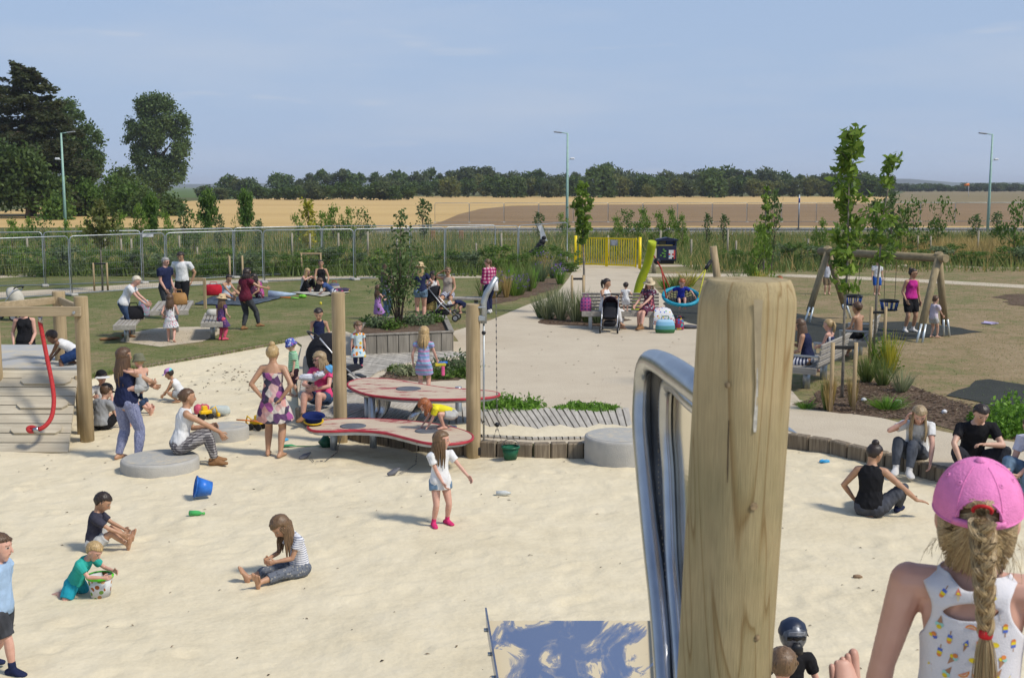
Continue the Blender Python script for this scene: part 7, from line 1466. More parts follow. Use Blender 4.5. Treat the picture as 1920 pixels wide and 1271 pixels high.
# --- around the picnic table
person('blonde woman in white tee bending over the rucksack on the bench', GL(238, 632), 84, 1.66, 'adult', dict(pel=(0, -.03, .495), pp=16, cp=40, hp=34, fR=(.05, .04, .04), fL=(-.05, -.03, .04), hR=(.08, .30, .50), hL=(-.06, .32, .50)), [('tee', 'white_tee', WHITE, dict(sl=.55, f0=-.05, flare=.3)), ('trousers', 'jeans', DENIM, dict(len=1.6, loose=.004)), ('shoes', 'sandals', TANS, dict(inf=.001))], ('short', 'white'), 'pink')
person('grey haired man in navy polo and sunglasses standing behind the picnic table', GL(312, 597), 112, 1.76, 'man', stand(hp=10, hR=(.10, .08, .48), fat=1.1), [('tee', 'navy_polo', NAVY, dict(sl=.55, inf=.03, f0=-.12)), ('shorts', 'dark_shorts', DGREY, dict(len=.9))], ('short', 'grey'), 'pink', glasses=True)
person('man in white short sleeved shirt and black trousers behind the picnic table', GL(344, 585), 186, 1.83, 'man', stand(hp=24, hL=(-.15, -.02, .50), hR=(.12, -.08, .52), eR=(1, -.3, 0), eL=(-1, -.5, 0)), [('tee', 'white_shirt', WHITE, dict(sl=.6, f0=.0, inf=.02)), ('trousers', 'black_trousers', BLACK, dict(loose=.014)), ('shoes', 'shoes', BLACK)], ('short', 'dark'), 'tan')
person('girl in white floral sundress walking up to the picnic table', GL(321, 641), -8, 1.17, 'child', stand(fL=(-.06, .06, .04), fR=(.07, -.10, .06), hR=(.10, .14, .58), hL=(-.12, .04, .52), tR=(.2, 1, -.5)), [('dress', 'floral_dress', FLOR, dict(sl=0, len=.62, flare=.8))], ('long', 'brown'), 'pink')
person('girl in straw hat, purple dress and pink leggings beside the right picnic bench', GL(417, 637), 28, 1.12, 'child', stand(hp=10, hR=(.12, .10, .50)), [('dress', 'purple_dress', PURP, dict(sl=.3, len=.72, flare=.9)), ('leggings', 'pink_leggings', CORAL, dict(len=1.95)), ('shoes', 'pink_shoes', CORAL)], ('long', 'ltbrown'), 'fair', hat=('sun', STRAW))
person('woman in maroon top and grey leggings stepping forward with one arm held out', GL(462, 618), 38, 1.63, 'adult', dict(fL=(-.05, -.02, .04), fR=(.08, .19, .075), hR=(.20, .26, .66), hL=(-.22, .12, .56), hp=14, cp=8), [('tee', 'maroon_top', MAROON, dict(sl=.4, f0=-.14, flare=.3, inf=.018)), ('leggings', 'grey_leggings', DGREY, dict(len=1.9)), ('shoes', 'sandals', TANS, dict(inf=.001))], ('bob', 'dark'), 'tan')
person('dark haired woman in pale blue strappy top sitting on the dark blanket', GL(424, 564), 118, 1.66, 'adult', sit_ground(.22, w=.12, fR=(.05, .26, .04), fL=(-.22, .22, .04), kR=(.8, .3, .5), kL=(-.8, .2, .4), hR=(.12, .30, .12), hL=(-.05, .32, .10), cp=24, hp=24, bun=(-.38, .18)), [('strap', 'pale_top', cloth('pale_blue', (.48, .56, .63)), dict(len=.25)), ('shorts', 'shorts', WASH, dict(len=.5))], ('bun', 'dark'), 'tan')
person('dark haired woman in magenta patterned top leaning forward on the dark blanket', GL(488, 560), -118, 1.64, 'adult', sit_ground(.25, w=.1, fR=(.22, .24, .04), hR=(.12, .36, .22), hL=(-.14, .2, .10), cp=34, hp=22), [('vest', 'patterned_top', spots('cloth_magenta_print', (.42, .06, .24), [(.08, .02, .08), (.6, .3, .45)], 24, .4), {}), ('trousers', 'patterned_trousers', FLORD, dict(len=1.6))], ('long', 'dark'), 'tan')
person('woman in black vest kneeling upright and laughing on the pale blanket', GL(603, 549), 172, 1.68, 'adult', dict(pel=(0, -.02, .20), pp=0, cp=-2, hp=-14, fR=(.06, -.2, .03), fL=(-.06, -.2, .03), kR=(.2, 1, 0), kL=(-.2, 1, 0), hR=(.10, .16, .26), hL=(-.14, .12, .24)), [('vest', 'black_vest', BLACK, {}), ('leggings', 'black_leggings', BLACK, {})], ('short', 'dark'), 'tan', glasses=True)
person('long haired blonde woman in grey vest sitting on the pale blanket', GL(571, 548), 112, 1.62, 'adult', sit_ground(.18, w=.12, fR=(.1, .20, .04), hR=(.08, .20, .34), hL=(-.08, .2, .34), cp=24, hp=18), [('vest', 'grey_vest', LGREY, {}), ('leggings', 'black_leggings', BLACK, dict(len=1.7))], ('long', 'blonde'), 'pink', glasses=True)
person('child in blue top and dark printed shorts leaning over the pale blanket', GL(620, 554), -88, 1.25, 'child', dict(pel=(0, -.05, .12), pp=40, cp=62, hp=40, fR=(.08, -.34, .03), fL=(-.05, -.30, .03), kR=(.3, .4, 0), kL=(-.3, .4, 0), hR=(.12, .28, .06), hL=(-.08, .26, .06)), [('tee', 'blue_top', cloth('mid_blue', (.05, .09, .22)), dict(sl=.5)), ('shorts', 'printed_shorts', STR_N, dict(len=.9))], ('short', 'brown'), 'pink')
person('woman in plum vest and jeans standing behind the planter tree', GL(722, 600), 58, 1.62, 'adult', stand(hR=(.10, .16, .48), hL=(-.1, .2, .5), hp=20), [('vest', 'plum_vest', PLUM, {}), ('trousers', 'jeans', WASH, {})], ('long', 'brown'), 'pink')
person('small girl in lilac dress reaching up beside the planter tree', GL(709, 607), 44, 1.08, 'child', stand(hR=(.10, .2, .62), hL=(-.08, .2, .66)), [('dress', 'lilac_dress', LIL, dict(sl=0, len=.85, flare=.9))], ('long', 'brown'), 'pink')
person('woman in navy tee, denim shorts and straw hat standing by the buggy', GL(789, 604), -4, 1.66, 'adult', stand(hR=(.12, .14, .58), hL=(-.16, .16, .60), eR=(1, -.6, 0), hp=10), [('tee', 'navy_tee', NAVY, dict(sl=.5)), ('shorts', 'denim_shorts', WASH, dict(len=.30, loose=.012)), ('shoes', 'sandals', TANS, dict(inf=0))], ('long', 'blonde'), 'pink', hat=('sun', STRAW, cloth('brown_band', (.1, .05, .03))))
bb = thing('park_bench', 'short pale bench behind the black buggy', 'bench', GL(858, 586)); MB().box((0, 0, .42), (1.5, .45, .07), bev=.01).build('seat', mbenchw, bb)
for x in (-.55, .55): MB().tube([(x, 0, -.05), (x, 0, .385)], .06, 12).build('leg', mgalv, bb)
person('woman in grey vest and sunglasses sitting on the bench behind the buggy', U(bb.location, -.28, .04), 186, 1.66, 'adult', sit_seat(.28, hR=(.12, .06, .72), eR=(1, 0, -.5), hL=(-.10, .16, .38)), [('vest', 'grey_vest', cloth('taupe', (.36, .31, .26)), {}), ('shorts', 'printed_shorts', STR_N, dict(len=.7))], ('short', 'ltbrown'), 'tan', glasses=True)
person('dark haired woman in sunglasses sitting low beside the woman in grey vest', U(bb.location, -.75, .0), 158, 1.6, 'adult', sit_seat(.25, hp=20, cp=16), [('vest', 'white_vest', WHITE, {}), ('shorts', 'shorts', NAVY, dict(len=.6))], ('bob', 'dark'), 'pink', glasses=True)
person('toddler in navy top and white hat bending down beside the bench', GL(864, 588), -110, .86, 'toddler', dict(pel=(0, -.10, .30), pp=50, cp=100, hp=110, fR=(.07, -.02, .045), fL=(-.07, .02, .045), hR=(.08, .22, .1), hL=(-.08, .22, .08)), [('tee', 'navy_top', NAVY, dict(sl=.3)), ('shorts', 'navy_shorts', NAVY, dict(len=.5))], ('short', 'blonde'), 'pink', hat=('bucket', WHITE))
person('woman in pink plaid shirt and navy trousers walking along the lawn edge', GL(918, 587), -34, 1.64, 'adult', stand(fR=(.05, .05, .04), fL=(-.05, -.04, .04), hp=28, hy=-20, hR=(.10, .06, .47), hL=(-.12, .08, .48)), [('shirt', 'plaid_shirt', PLAID, dict(sl=1.6, f0=-.14, inf=.018)), ('trousers', 'navy_trousers', NAVY, dict(loose=.004)), ('shoes', 'white_shoes', SHOEW)], ('pony', 'ltbrown'), 'pink')
# --- at the bench by the gate path
bo = V((GL(1166, 618).x, GL(1166, 618).y+.35, LV))
person('dark ponytailed woman in white top sitting at the left end of the bench', U(bo, -.42, -.06), 128, 1.66, 'adult', sit_seat(.27, hy=-30, hp=10, fR=(-.02, .28, .10), fL=(-.12, .22, .04), hR=(.08, .2, .5), ponyz=.2), [('vest', 'white_top', WHITE, {}), ('trousers', 'white_trousers', WHITE, dict(len=1.9))], ('pony', 'dark'), 'tan')
person('toddler in white suit standing on the bench seat, back turned', U(bo, .12, -.02, .45), 12, .78, 'toddler', stand(hR=(.2, .1, .56), hL=(-.16, .05, .46)), [('tee', 'white_suit', WHITE, dict(sl=.3)), ('shorts', 'white_shorts', WHITE, dict(len=.9))], ('short', 'dark'), 'fair')
person('woman in beige sun hat and dark floral dress sitting with crossed legs on the bench', U(bo, .72, -.08), -138, 1.66, 'adult', sit_seat(.27, hp=16, hy=-34, fR=(-.08, .30, .06), fL=(.03, .22, .04), kR=(-.2, .3, 1), kL=(0, .3, 1), hR=(.10, .22, .38), hL=(-.06, .24, .40), sl=-4), [('dress', 'floral_dress', FLORD, dict(sl=.5, len=.8, flare=.2)), ('shoes', 'sandals', TANS, dict(inf=0))], ('bob', 'ltbrown'), 'pink', hat=('sun', BEIGE))
person('red haired boy in royal blue tee swinging in the basket swing', U(bc_, 0, .05, -.16), 180, 1.25, 'child', dict(pel=(0, 0, .05), pp=10, cp=30, hp=26, fR=(.06, .30, -.10), fL=(-.05, .28, -.09), kR=(.1, .2, 1), kL=(-.1, .2, 1), hR=(.30, .08, .14), hL=(-.30, .08, .14), eR=(.6, -1, .3), eL=(-.6, -1, .3)), [('tee', 'blue_tee', cloth('royal_blue', (.018, .03, .30)), dict(sl=.6)), ('shorts', 'shorts', NAVY, dict(len=.7))], ('short', 'red'), 'pink')
# --- around the swings
person('child in striped tee and khaki shorts on the lawn behind the left swing leg', GL(1550, 552), 178, 1.25, 'child', stand(), [('tee', 'striped_tee', STR_W, dict(sl=.6)), ('shorts', 'khaki_shorts', cloth('khaki', (.20, .15, .09)), dict(len=.85))], ('short', 'brown'), 'fair')
person('child in white tee and bright blue shorts on the lawn beyond the swings', GL(1643, 553), 176, 1.30, 'child', stand(), [('tee', 'white_tee', WHITE, dict(sl=.6)), ('shorts', 'blue_shorts', cloth('bright_blue', (.02, .10, .38)), dict(len=.9))], ('short', 'ltbrown'), 'fair')
person('woman in magenta vest and black shorts standing by the swings', GL(1705, 622), 164, 1.66, 'adult', stand(fR=(.085, 0, .04), hy=-40, hR=(.12, .05, .50)), [('vest', 'magenta_vest', MAG, {}), ('shorts', 'black_shorts', BLACK, dict(len=.78, loose=.012)), ('shoes', 'white_shoes', SHOEW, dict(inf=.002))], ('bun', 'dark'), 'tan', glasses=True)
person('child in pale pink tee half hidden behind the right swing leg', GL(1749, 633), 62, 1.06, 'child', stand(hR=(.1, .2, .5), hp=10, fR=(.05, .08, .04)), [('tee', 'pale_tee', cloth('pale_pink', (.62, .55, .62)), dict(sl=.6, f0=-.1, inf=.02)), ('shorts', 'shorts', LGREY, dict(len=.5))], ('short', 'brown'), 'fair')
bax = (FB_-NB_).normalized(); bsd = V((-bax.y, bax.x, 0))
person('woman with long dark hair in navy and white dress sitting on the nearer right bench', NB_+bax*.42+bsd*.32, -62, 1.62, 'adult', sit_seat(.28, cp=20, hp=24, pp=2, hR=(.04, .24, .52), hL=(-.06, .2, .40), hy=-8), [('vest', 'navy_top', NAVY, dict(f0=.1)), ('skirt', 'striped_skirt', STR_N, dict(len=.8))], ('long', 'brown'), 'tan')
person('blonde child in patterned navy top at the far end of the nearer right bench', FB_-bax*.12+bsd*.30, -50, 1.2, 'child', sit_seat(.38, hp=10, fR=(.07, .22, .1), fL=(-.07, .22, .1)), [('strap', 'patterned_top', STR_N, dict(len=.5))], ('pony', 'blonde'), 'pink')
person('shirtless tanned boy with short brown hair sitting on the further bench', NB2+V((-.08, .55, 0)), -38, 1.35, 'child', sit_seat(.34, cp=8), [('shorts', 'dark_shorts', BLACK, dict(len=.8))], ('short', 'brown'), 'tan')
# --- teenagers on the log kerb
k1 = G(1722, 864, LV)
person('teenage girl in white tee and ripped grey jeans sitting on the log kerb', k1+V((0, .12, 0)), -164, 1.66, 'adult', dict(pel=(0, 0, .055), pp=12, cp=38, hp=34, hy=-6, fR=(.16, .24, -.04), fL=(.06, .27, -.05), kR=(.12, .05, 1), kL=(.05, .05, 1), hR=(.10, .20, .35), hL=(-.10, .30, .0), eR=(1, .2, -.6), eL=(-1, 0, 0), dR=(0, .2, 1)), [('tee', 'white_tee', WHITE, dict(sl=.55)), ('leggings', 'grey_jeans', cloth('grey_jeans', (.085, .095, .115), .25), dict(len=1.85, inf=.012)), ('shoes', 'white_trainers', SHOEW)], ('long', 'ashblonde'), 'pink')
k2 = G(1826, 878, LV)
person('teenage boy in black polo shirt and dark trousers sitting on the log kerb', k2+V((0, .12, 0)), 178, 1.74, 'man', dict(pel=(0, 0, .055), pp=8, cp=26, hp=30, fR=(.10, .20, -.05), fL=(-.10, .20, -.05), kR=(.55, .2, 1), kL=(-.55, .2, 1), hR=(.19, .26, .10), hL=(-.01, .22, .22), eR=(1, 0, .2), eL=(-1, 0, -.3)), [('tee', 'black_polo', BLACK, dict(sl=.6)), ('trousers', 'dark_trousers', cloth('dark_trousers', (.03, .032, .04), .25), dict(len=1.85)), ('shoes', 'shoes', BLACK)], ('short', 'dark'), 'fair')
k3 = G(1948, 905, LV)
person('person in pale top and blue jeans sitting on the kerb, cut by the right edge', k3, -118, 1.68, 'man', dict(pel=(0, 0, .055), pp=8, cp=24, hp=20, fR=(.10, .26, -.05), fL=(-.06, .26, -.05), kR=(.2, .2, 1), kL=(-.2, .2, 1), hR=(.08, .26, .10), hL=(-.04, .28, .10)), [('tee', 'pale_tee', cloth('pale_lilac', (.55, .55, .65)), dict(sl=.6)), ('trousers', 'blue_jeans', WASH, {}), ('shoes', 'shoes', NAVY)], ('short', 'brown'), 'pink')
person('woman with dark top bun in black sleeveless top sitting on the sand, back turned', GS(1630, 966), 24, 1.63, 'adult', dict(pel=(0, 0, .06), pp=-2, cp=12, hp=20, hy=34, fR=(.18, .20, .04), fL=(-.05, .42, .04), kR=(.8, .5, .6), kL=(0, 0, 1), hR=(.40, .10, .06), hL=(-.13, .10, .09), eR=(.6, -.6, -.3), eL=(-1, -.3, 0), dR=(.8, .6, 0), pR=(0, 0, -1), bun=(-.20, .52), curl=12), [('vest', 'black_top', BLACK, dict(f1=1.0, inf=.011)), ('leggings', 'grey_jeans', cloth('charcoal_jeans', (.075, .08, .095), .25), dict(len=1.9, inf=.012)), ('shoes', 'trainers', NAVY)], ('bun', 'dark'), 'tan')
# --- children at the foot of the tower
mk = AT(1482, 1230, 8.4); mk.z = sand_z(mk.x, mk.y)
mkp = person('child in black and silver face mask and black tee sitting on the sand', mk, 178, 1.22, 'child', sit_ground(.30, hp=4, cp=6, pp=0, hR=(.14, .12, .14), hL=(-.15, .10, .12)), [('tee', 'black_tee', BLACK, dict(sl=.6)), ('shorts', 'navy_shorts', NAVY, dict(len=.9))], ('short', 'dark'), 'pink')
f_ = FIGS['child in black and silver face mask and black tee sitting on the sand'][1]; hd, c, r = f_.hd, f_.hc, f_.hr; hq = lambda x, y, z: c+r@V((x*hd, y*hd, z*hd)); mmk = mat('mask_silver', (.13, .14, .16), .35, metal=.4, var=.3, scale=30)
mb = MB(); vs = []; prf = [(.66, .0), (.60, .30), (.50, .44), (.36, .50)]
mb.ball(hq(0, .0, .04), (.44*hd, .50*hd, .50*hd), 26, 18, rot=r, fn=lambda d: 1. if d.y > -.25 else .8); mo = mb.build('face_mask', mmk, mkp)
v2 = MB()
for k in range(3): v2.tube([hq(-.26, .44-.02*k, .33-.05*k), hq(0, .50, .36-.05*k), hq(.26, .44-.02*k, .33-.05*k)], .016*hd, 6)
v2.build('brow_ridges', mat('mask_light', (.35, .36, .38), .4), mo); v2 = MB().loft([hq(-.30, .40, .10), hq(0, .485, .12), hq(.30, .40, .10)], [.02*hd, .03*hd, .02*hd], [.07*hd, .085*hd, .07*hd], r@V((0, 1, 0)), n=12); v2.build('eye_slot', mat('mask_slot', (.008, .008, .01), .2), mo)
MB().loft([hq(0, .47, .0), hq(0, .54, -.16), hq(0, .50, -.36), hq(0, .40, -.46)], [.10*hd, .20*hd, .22*hd, .12*hd], [.04*hd, .10*hd, .10*hd, .05*hd], r@V((1, 0, 0)), n=14).build('muzzle', mat('mask_black', (.016, .017, .02), .4), mo); MB().lathe([(0, .52*hd), (.2*hd, .50*hd), (.40*hd, .34*hd), (.47*hd, .10*hd), (.47*hd, .02*hd)], hq(0, -.06, .06), 26, rot=r).build('hood', mat('hood_navy', (.02, .03, .06), .4), mo)
bc2 = AT(1468, 1260, 7.7); bc2.z = sand_z(bc2.x, bc2.y)
person('fair haired child seen from behind in front of the masked child', bc2, 6, 1.28, 'child', dict(pel=(0, 0, .07), pp=0, cp=4, hp=6, fR=(.1, .3, .04), fL=(-.1, .3, .04), kR=(.4, 0, 1), kL=(-.4, 0, 1), hR=(.1, .25, .1), hL=(-.1, .25, .1)), [('vest', 'grey_vest', LGREY, dict(f1=.8)), ('shorts', 'shorts', NAVY, {})], ('short', 'ltbrown'), 'pink')
# tower deck the two nearest children are on (below the picture)
DZ = 2.25; t = thing('tower_deck', 'timber deck of the climbing tower under the girl in the pink cap', 'platform', (1.1, 1.9, DZ-.1)); mb = MB()
for k in range(12): mb.box((0, -1.2+k*.2, .06), (1.7, .19, .07), bev=.006)
mb.build('deck_boards', msawn, t)
for x in (-.7, .7):
    for y in (-1.1, .9): MB().tube([(x, y, -2.3), (x, y, .02)], .09, 14).build('leg', mround, t)
fx = AT(1574, 1290, 2.95)
person('child lying on the tower deck, only one bare foot and its toes in view', V((fx.x+.03, 2.36, DZ)), 0, 1.2, 'child', dict(pel=(0, 0, .07), pp=-78, cp=-84, hp=-60, fL=(-.03, .39, .305), fR=(.16, .42, .08), kL=(-.1, 0, 1), kR=(.3, 0, 1), tL=(-.05, .30, 1), tR=(.5, .3, 1), hR=(.2, .05, .1), hL=(-.2, .05, .1), toes=1), [('tee', 'tee_shirt', PINK, dict(sl=.5)), ('shorts', 'shorts', DENIM, {})], ('short', 'blonde'), 'pink', vox=.006)
# ================================================================ THE GIRL IN THE PINK CAP
GL_ = V((.918, 2.25, DZ-.012)); HG = 1.17
girl = person('girl in pink cap with blonde plait and ice cream print top, seen close from behind', GL_, 20, HG, 'child', stand(hp=-2, hy=0, cp=0, hds=.93, nk=.02, shr=.014, hR=(.17, .04, .42), hL=(-.17, .04, .42), fat=1.12), [('shorts', 'shorts', cloth('girl_shorts', (.35, .5, .6)), {})], ('none', 'blonde'), 'pink', vox=.0055)
F_ = FIGS['girl in pink cap with blonde plait and ice cream print top, seen close from behind'][1]; hd, c, r = F_.hd, F_.hc, F_.hr; hq = lambda x, y, z: c+r@V((x*hd, y*hd, z*hd))
MW = girl.matrix_basis.copy(); MI = MW.inverted()
def to_px(p):
    w = MW@V(p); d = w-V((0, 0, CAM_H)); f = d.y*CP-d.z*SP; return 960+d.x/f*F, 635.5-(d.y*SP+d.z*CP)/f*F
# cap: dome of six panels with a half-moon opening at the back
mcap = mat('pink_cap_cloth', (.80, .24, .50), .85, var=.07, scale=30, bump=.25, bscale=220); NA, NZ = 96, 44; vs = []
CC = c+r@V((0, -.05*hd, .16*hd)); RX, RY, RZ = .41*hd, .485*hd, .46*hd; tilt = rotm(-6)
def cap_pt(a, z, k=1.):                        # a: angle round, z 0 (rim) .. 1 (top)
    q = (1-z**2.35)**.52 if z < 1 else 0; seam = 1-.010*abs(math.sin(a*3))**.25*0+.008*abs(math.sin(a*3)); return CC+r@(tilt@V((math.sin(a)*RX*q*seam*k, -math.cos(a)*RY*q*seam*k, -.05*hd+z*(RZ+.05*hd)*k)))
for j in range(NZ+1):
    for i in range(NA): vs.append(cap_pt(2*math.pi*i/NA, j/NZ))
fs = []
for j in range(NZ):
    for i in range(NA):
        a = 2*math.pi*(i+.5)/NA; a = a if a < math.pi else a-2*math.pi; z = (j+.5)/NZ
        if (a/.48)**2+((z-.17)/.33)**2 < 1 and z > .17: continue
        if abs(a) < .50 and z <= .17 and z > .135: continue
        fs.append((j*NA+i, j*NA+(i+1) % NA, (j+1)*NA+(i+1) % NA, (j+1)*NA+i))
cap = MB().add(vs, fs).build('cap', mcap, girl); s_ = cap.modifiers.new('s', 'SOLIDIFY'); s_.thickness = .0022; s_.offset = -1
MB().lathe([(0, .006), (.008, .005), (.0105, 0)], cap_pt(0, .999), 14, rot=r@tilt).build('button', mcap, cap)
for a in (-1.05, 1.05, 0.0, 2.1, -2.1):
    if a == 0: continue
    p = cap_pt(a*.62, .72, 1.004); n_ = (p-CC).normalized(); MB().lathe([(.0018, .001), (.0042, .0016), (.0058, .0)], p, 14, rot=n_.to_track_quat('Z', 'Y').to_matrix()).build('eyelet', mcap, cap)
sm_ = MB()
for a in (math.pi/3*.5+.0, -math.pi/3*.5, math.pi/2+.0, -math.pi/2):
    sm_.tube([cap_pt(a, z/20, 1.003) for z in range(1, 20)], .0011, 5)
op = [cap_pt(.51*math.cos(t), .16+.36*math.sin(t), 1.004) for t in [math.pi*k/24 for k in range(25)]]; sm_.tube(op, .0022, 6); sm_.tube([cap_pt(a, .012, 1.003) for a in [2*math.pi*k/60 for k in range(61)]], .002, 6); sm_.build('stitching', mcap, cap)
st2 = MB(); vs = []
for k in range(13):
    a = -.60+1.2*k/12
    for z in (.02, .125): vs.append(cap_pt(a, z, 1.012))
st2.add(vs, [(2*k, 2*k+1, 2*k+3, 2*k+2) for k in range(12)]); o = st2.build('strap', mcap, cap); s_ = o.modifiers.new('s', 'SOLIDIFY'); s_.thickness = .002
pk = MB(); vs = []
for k in range(13):
    a = math.pi-.75+1.5*k/12
    for q_ in (1.0, 1.25, 1.5): p = cap_pt(a, .03); d = (p-CC); d.z = 0; vs.append(p+d*(q_-1)*1.1*(1-.35*abs(k-6)/6)+V((0, 0, -(q_-1)*.02)))
pk.add(vs, [(k*3+j, k*3+j+1, k*3+j+4, k*3+j+3) for k in range(12) for j in range(2)]); o = pk.build('peak', mcap, cap); s_ = o.modifiers.new('s', 'SOLIDIFY'); s_.thickness = .003
# hair drawn back into the plait: many fine locks over a base
mh = hairmat('blonde'); mh2 = mat('plait_blonde', (.46, .335, .165), .42, var=.3, scale=40)
def strandmat():
    m = bpy.data.materials.new('hair_strands'); n, l, b = nodes_of(m); at = n.new('ShaderNodeAttribute'); at.attribute_name = 'tone'; rp = ramp(n, [(0, (.20, .125, .055)), (.5, (.40, .28, .135)), (1, (.60, .46, .25))]); l.new(at.outputs['Fac'], rp.inputs[0]); l.new(rp.outputs[0], b.inputs['Base Color']); b.inputs['Roughness'].default_value = .38; b.inputs['Specular IOR Level'].default_value = .5; return m
mstr = strandmat()
base = MB(); base.ball(hq(0, -.07, .08), (.362*hd, .41*hd, .40*hd), 34, 22, rot=r, fn=lambda d: .8 if (d.y > .25 and d.z < .4) or d.z < -.62 or (d.y > -.05 and abs(d.x) > .7 and d.z < .1) else 1.02); base.build('hair', mat('hair_base_blonde', (.20, .13, .06), .6, var=.3, scale=60), girl)
rg = np.random.default_rng(5)
def tubes(name, paths, rad, parent, m):
    """many thin 4-sided locks as one mesh, each with a tone"""
    vs = []; fs = []; tn = []
    for pth, ra in paths:
        n_ = len(pth); o_ = len(vs); t_ = rg.uniform()
        for i, p in enumerate(pth):
            d = (pth[min(i+1, n_-1)]-pth[max(i-1, 0)]).normalized(); a_ = d.orthogonal().normalized(); b_ = d.cross(a_); rr_ = ra*(1 if i < n_-2 else .7 if i < n_-1 else .2)
            for k in range(4): th = k*math.pi/2; vs.append(tuple(p+a_*math.cos(th)*rr_+b_*math.sin(th)*rr_))
        for i in range(n_-1):
            for k in range(4): fs.append((o_+i*4+k, o_+i*4+(k+1) % 4, o_+(i+1)*4+(k+1) % 4, o_+(i+1)*4+k)); tn.append(t_)
    return npmesh(name, vs, fs, m, tn, parent, smooth=True)
gather = hq(0.02, -.56, .25); P_ = []
def scalp(a, z, k=1.): q_ = math.sqrt(max(.05, 1-(z-.08)**2*1.6)); return hq(math.sin(a)*.372*k*q_, -.06-math.cos(a)*.425*k*q_, z)
for k in range(2600):                            # side and nape hair swept up to the gathering point, hugging the head
    a = rg.uniform(-1.75, 1.75); z = rg.uniform(-.47, .12) if abs(a) < 1.2 else rg.uniform(-.30, .12); kk = 1.0+rg.uniform(0, .03)*(z < -.1); j = rg.normal()*.05
    P_.append(([scalp(a*(1-u)**1.15+j*u*(1-u), z+(.24-z)*u**1.2-.16*u*(1-u)*(abs(a) > .3), kk+.012*math.sin(u*3)) for u in (0, .2, .4, .6, .8, .93)]+[gather+V(rg.normal(size=3))*.004], .00072))
for k in range(500):                             # hair seen through the cap opening
    a = rg.uniform(-.6, .6); s0 = cap_pt(a, rg.uniform(.35, .60), .93); P_.append((smooth([s0, s0.lerp(gather, .5)+r@V((0, -.02*hd, .02*hd)), gather+V(rg.normal(size=3))*.004], 3), .0008))
for k in range(40):                              # loose wisps at the neck and temples
    x = rg.choice([-1, 1])*rg.uniform(.2, .40); s0 = hq(x, -.12-.25*(1-abs(x)/.4), rg.uniform(-.35, -.1)); e = s0+V((x*.03+rg.normal()*.008, -.01, -rg.uniform(.02, .055))); P_.append((smooth([s0, s0.lerp(e, .5)+V((x*.012, -.004, 0)), e], 3), .0005))
tubes('swept_hair', P_, .001, girl, mstr)
# plait: three fat strands, each made of fine locks
pl_top = gather+V((0, -.012, -.012)); L_pl = .218; NT = 64; P_ = []
def plait_c(t): return pl_top+V((.016*t, -.022-.012*math.sin(t*3)+.010*t, -L_pl*t))
for s in range(3):
    for k in range(170):
        oa, orr = rg.uniform(0, 6.28), rg.uniform(0, 1)**.5; pth = []
        for i in range(NT):
            t = i/(NT-1); ph = t*2*math.pi*2.1+s*2*math.pi/3; w = 1-.42*t; ax_ = math.sin(ph)*.0150*w; ay = math.sin(2*ph)*.0095*w; pinch = .0145*w*(.92+.12*math.cos(2*ph))
            sl = math.cos(ph); q_ = plait_c(t)+V((ax_+math.cos(oa+sl*.8)*orr*pinch, ay+math.sin(oa+sl*.8)*orr*pinch*.8, math.sin(oa)*orr*.003)); pth.append(q_)
        P_.append((pth, .0008))
for k in range(60):
    oa = rg.uniform(0, 6.28); i0 = rg.integers(0, 70); a_ = plait_c(i0/90); w = .018*(1-.4*i0/90); P_.append((smooth([a_+V((math.cos(oa)*w, -abs(math.sin(oa))*w, 0)), a_+V((math.cos(oa)*w*1.5, -abs(math.sin(oa))*w*1.3, -.02)), a_+V((math.cos(oa)*w*1.1+rg.normal()*.008, -abs(math.sin(oa))*w, -.05))], 3), .00035))
tubes('plait', P_, .001, girl, mstr)
core = MB().loft([plait_c(t/8)+V((0, .002, 0)) for t in range(9)], [.018*(1-.4*t/8) for t in range(9)], [.012*(1-.4*t/8) for t in range(9)], n=10); core.build('plait_core', mat('hair_base_blonde', (.2, .13, .06)), girl)
e0 = plait_c(1); P_ = []
for k in range(520): a = rg.uniform(0, 6.28); q_ = rg.uniform()**.5; e = e0+V((.004+math.cos(a)*q_*.020+rg.normal()*.004, math.sin(a)*q_*.012, -rg.uniform(.10, .17))); s0 = e0+V((math.cos(a)*q_*.007, math.sin(a)*q_*.006, .004)); P_.append((smooth([s0, s0.lerp(e, .4)+V((math.cos(a)*.006*q_, math.sin(a)*.004*q_, 0)), e], 3), .0006))
tubes('plait_tail', P_, .001, girl, mstr)
mrb = mat('red_band', (.55, .015, .02), .6, var=.2, scale=80)
MB().lathe([(.0085, -.009), (.0125, -.007), (.0135, 0), (.0125, .007), (.0085, .009)], e0, 16).build('hair_band', mrb, girl); MB().tube([gather+V((.0165*math.cos(t), -.006-.006*math.sin(t), .010*math.sin(t)+.002)) for t in [-.3+(math.pi+.6)*k/14 for k in range(15)]], .0036, 7, 'round').build('hair_band', mrb, girl)
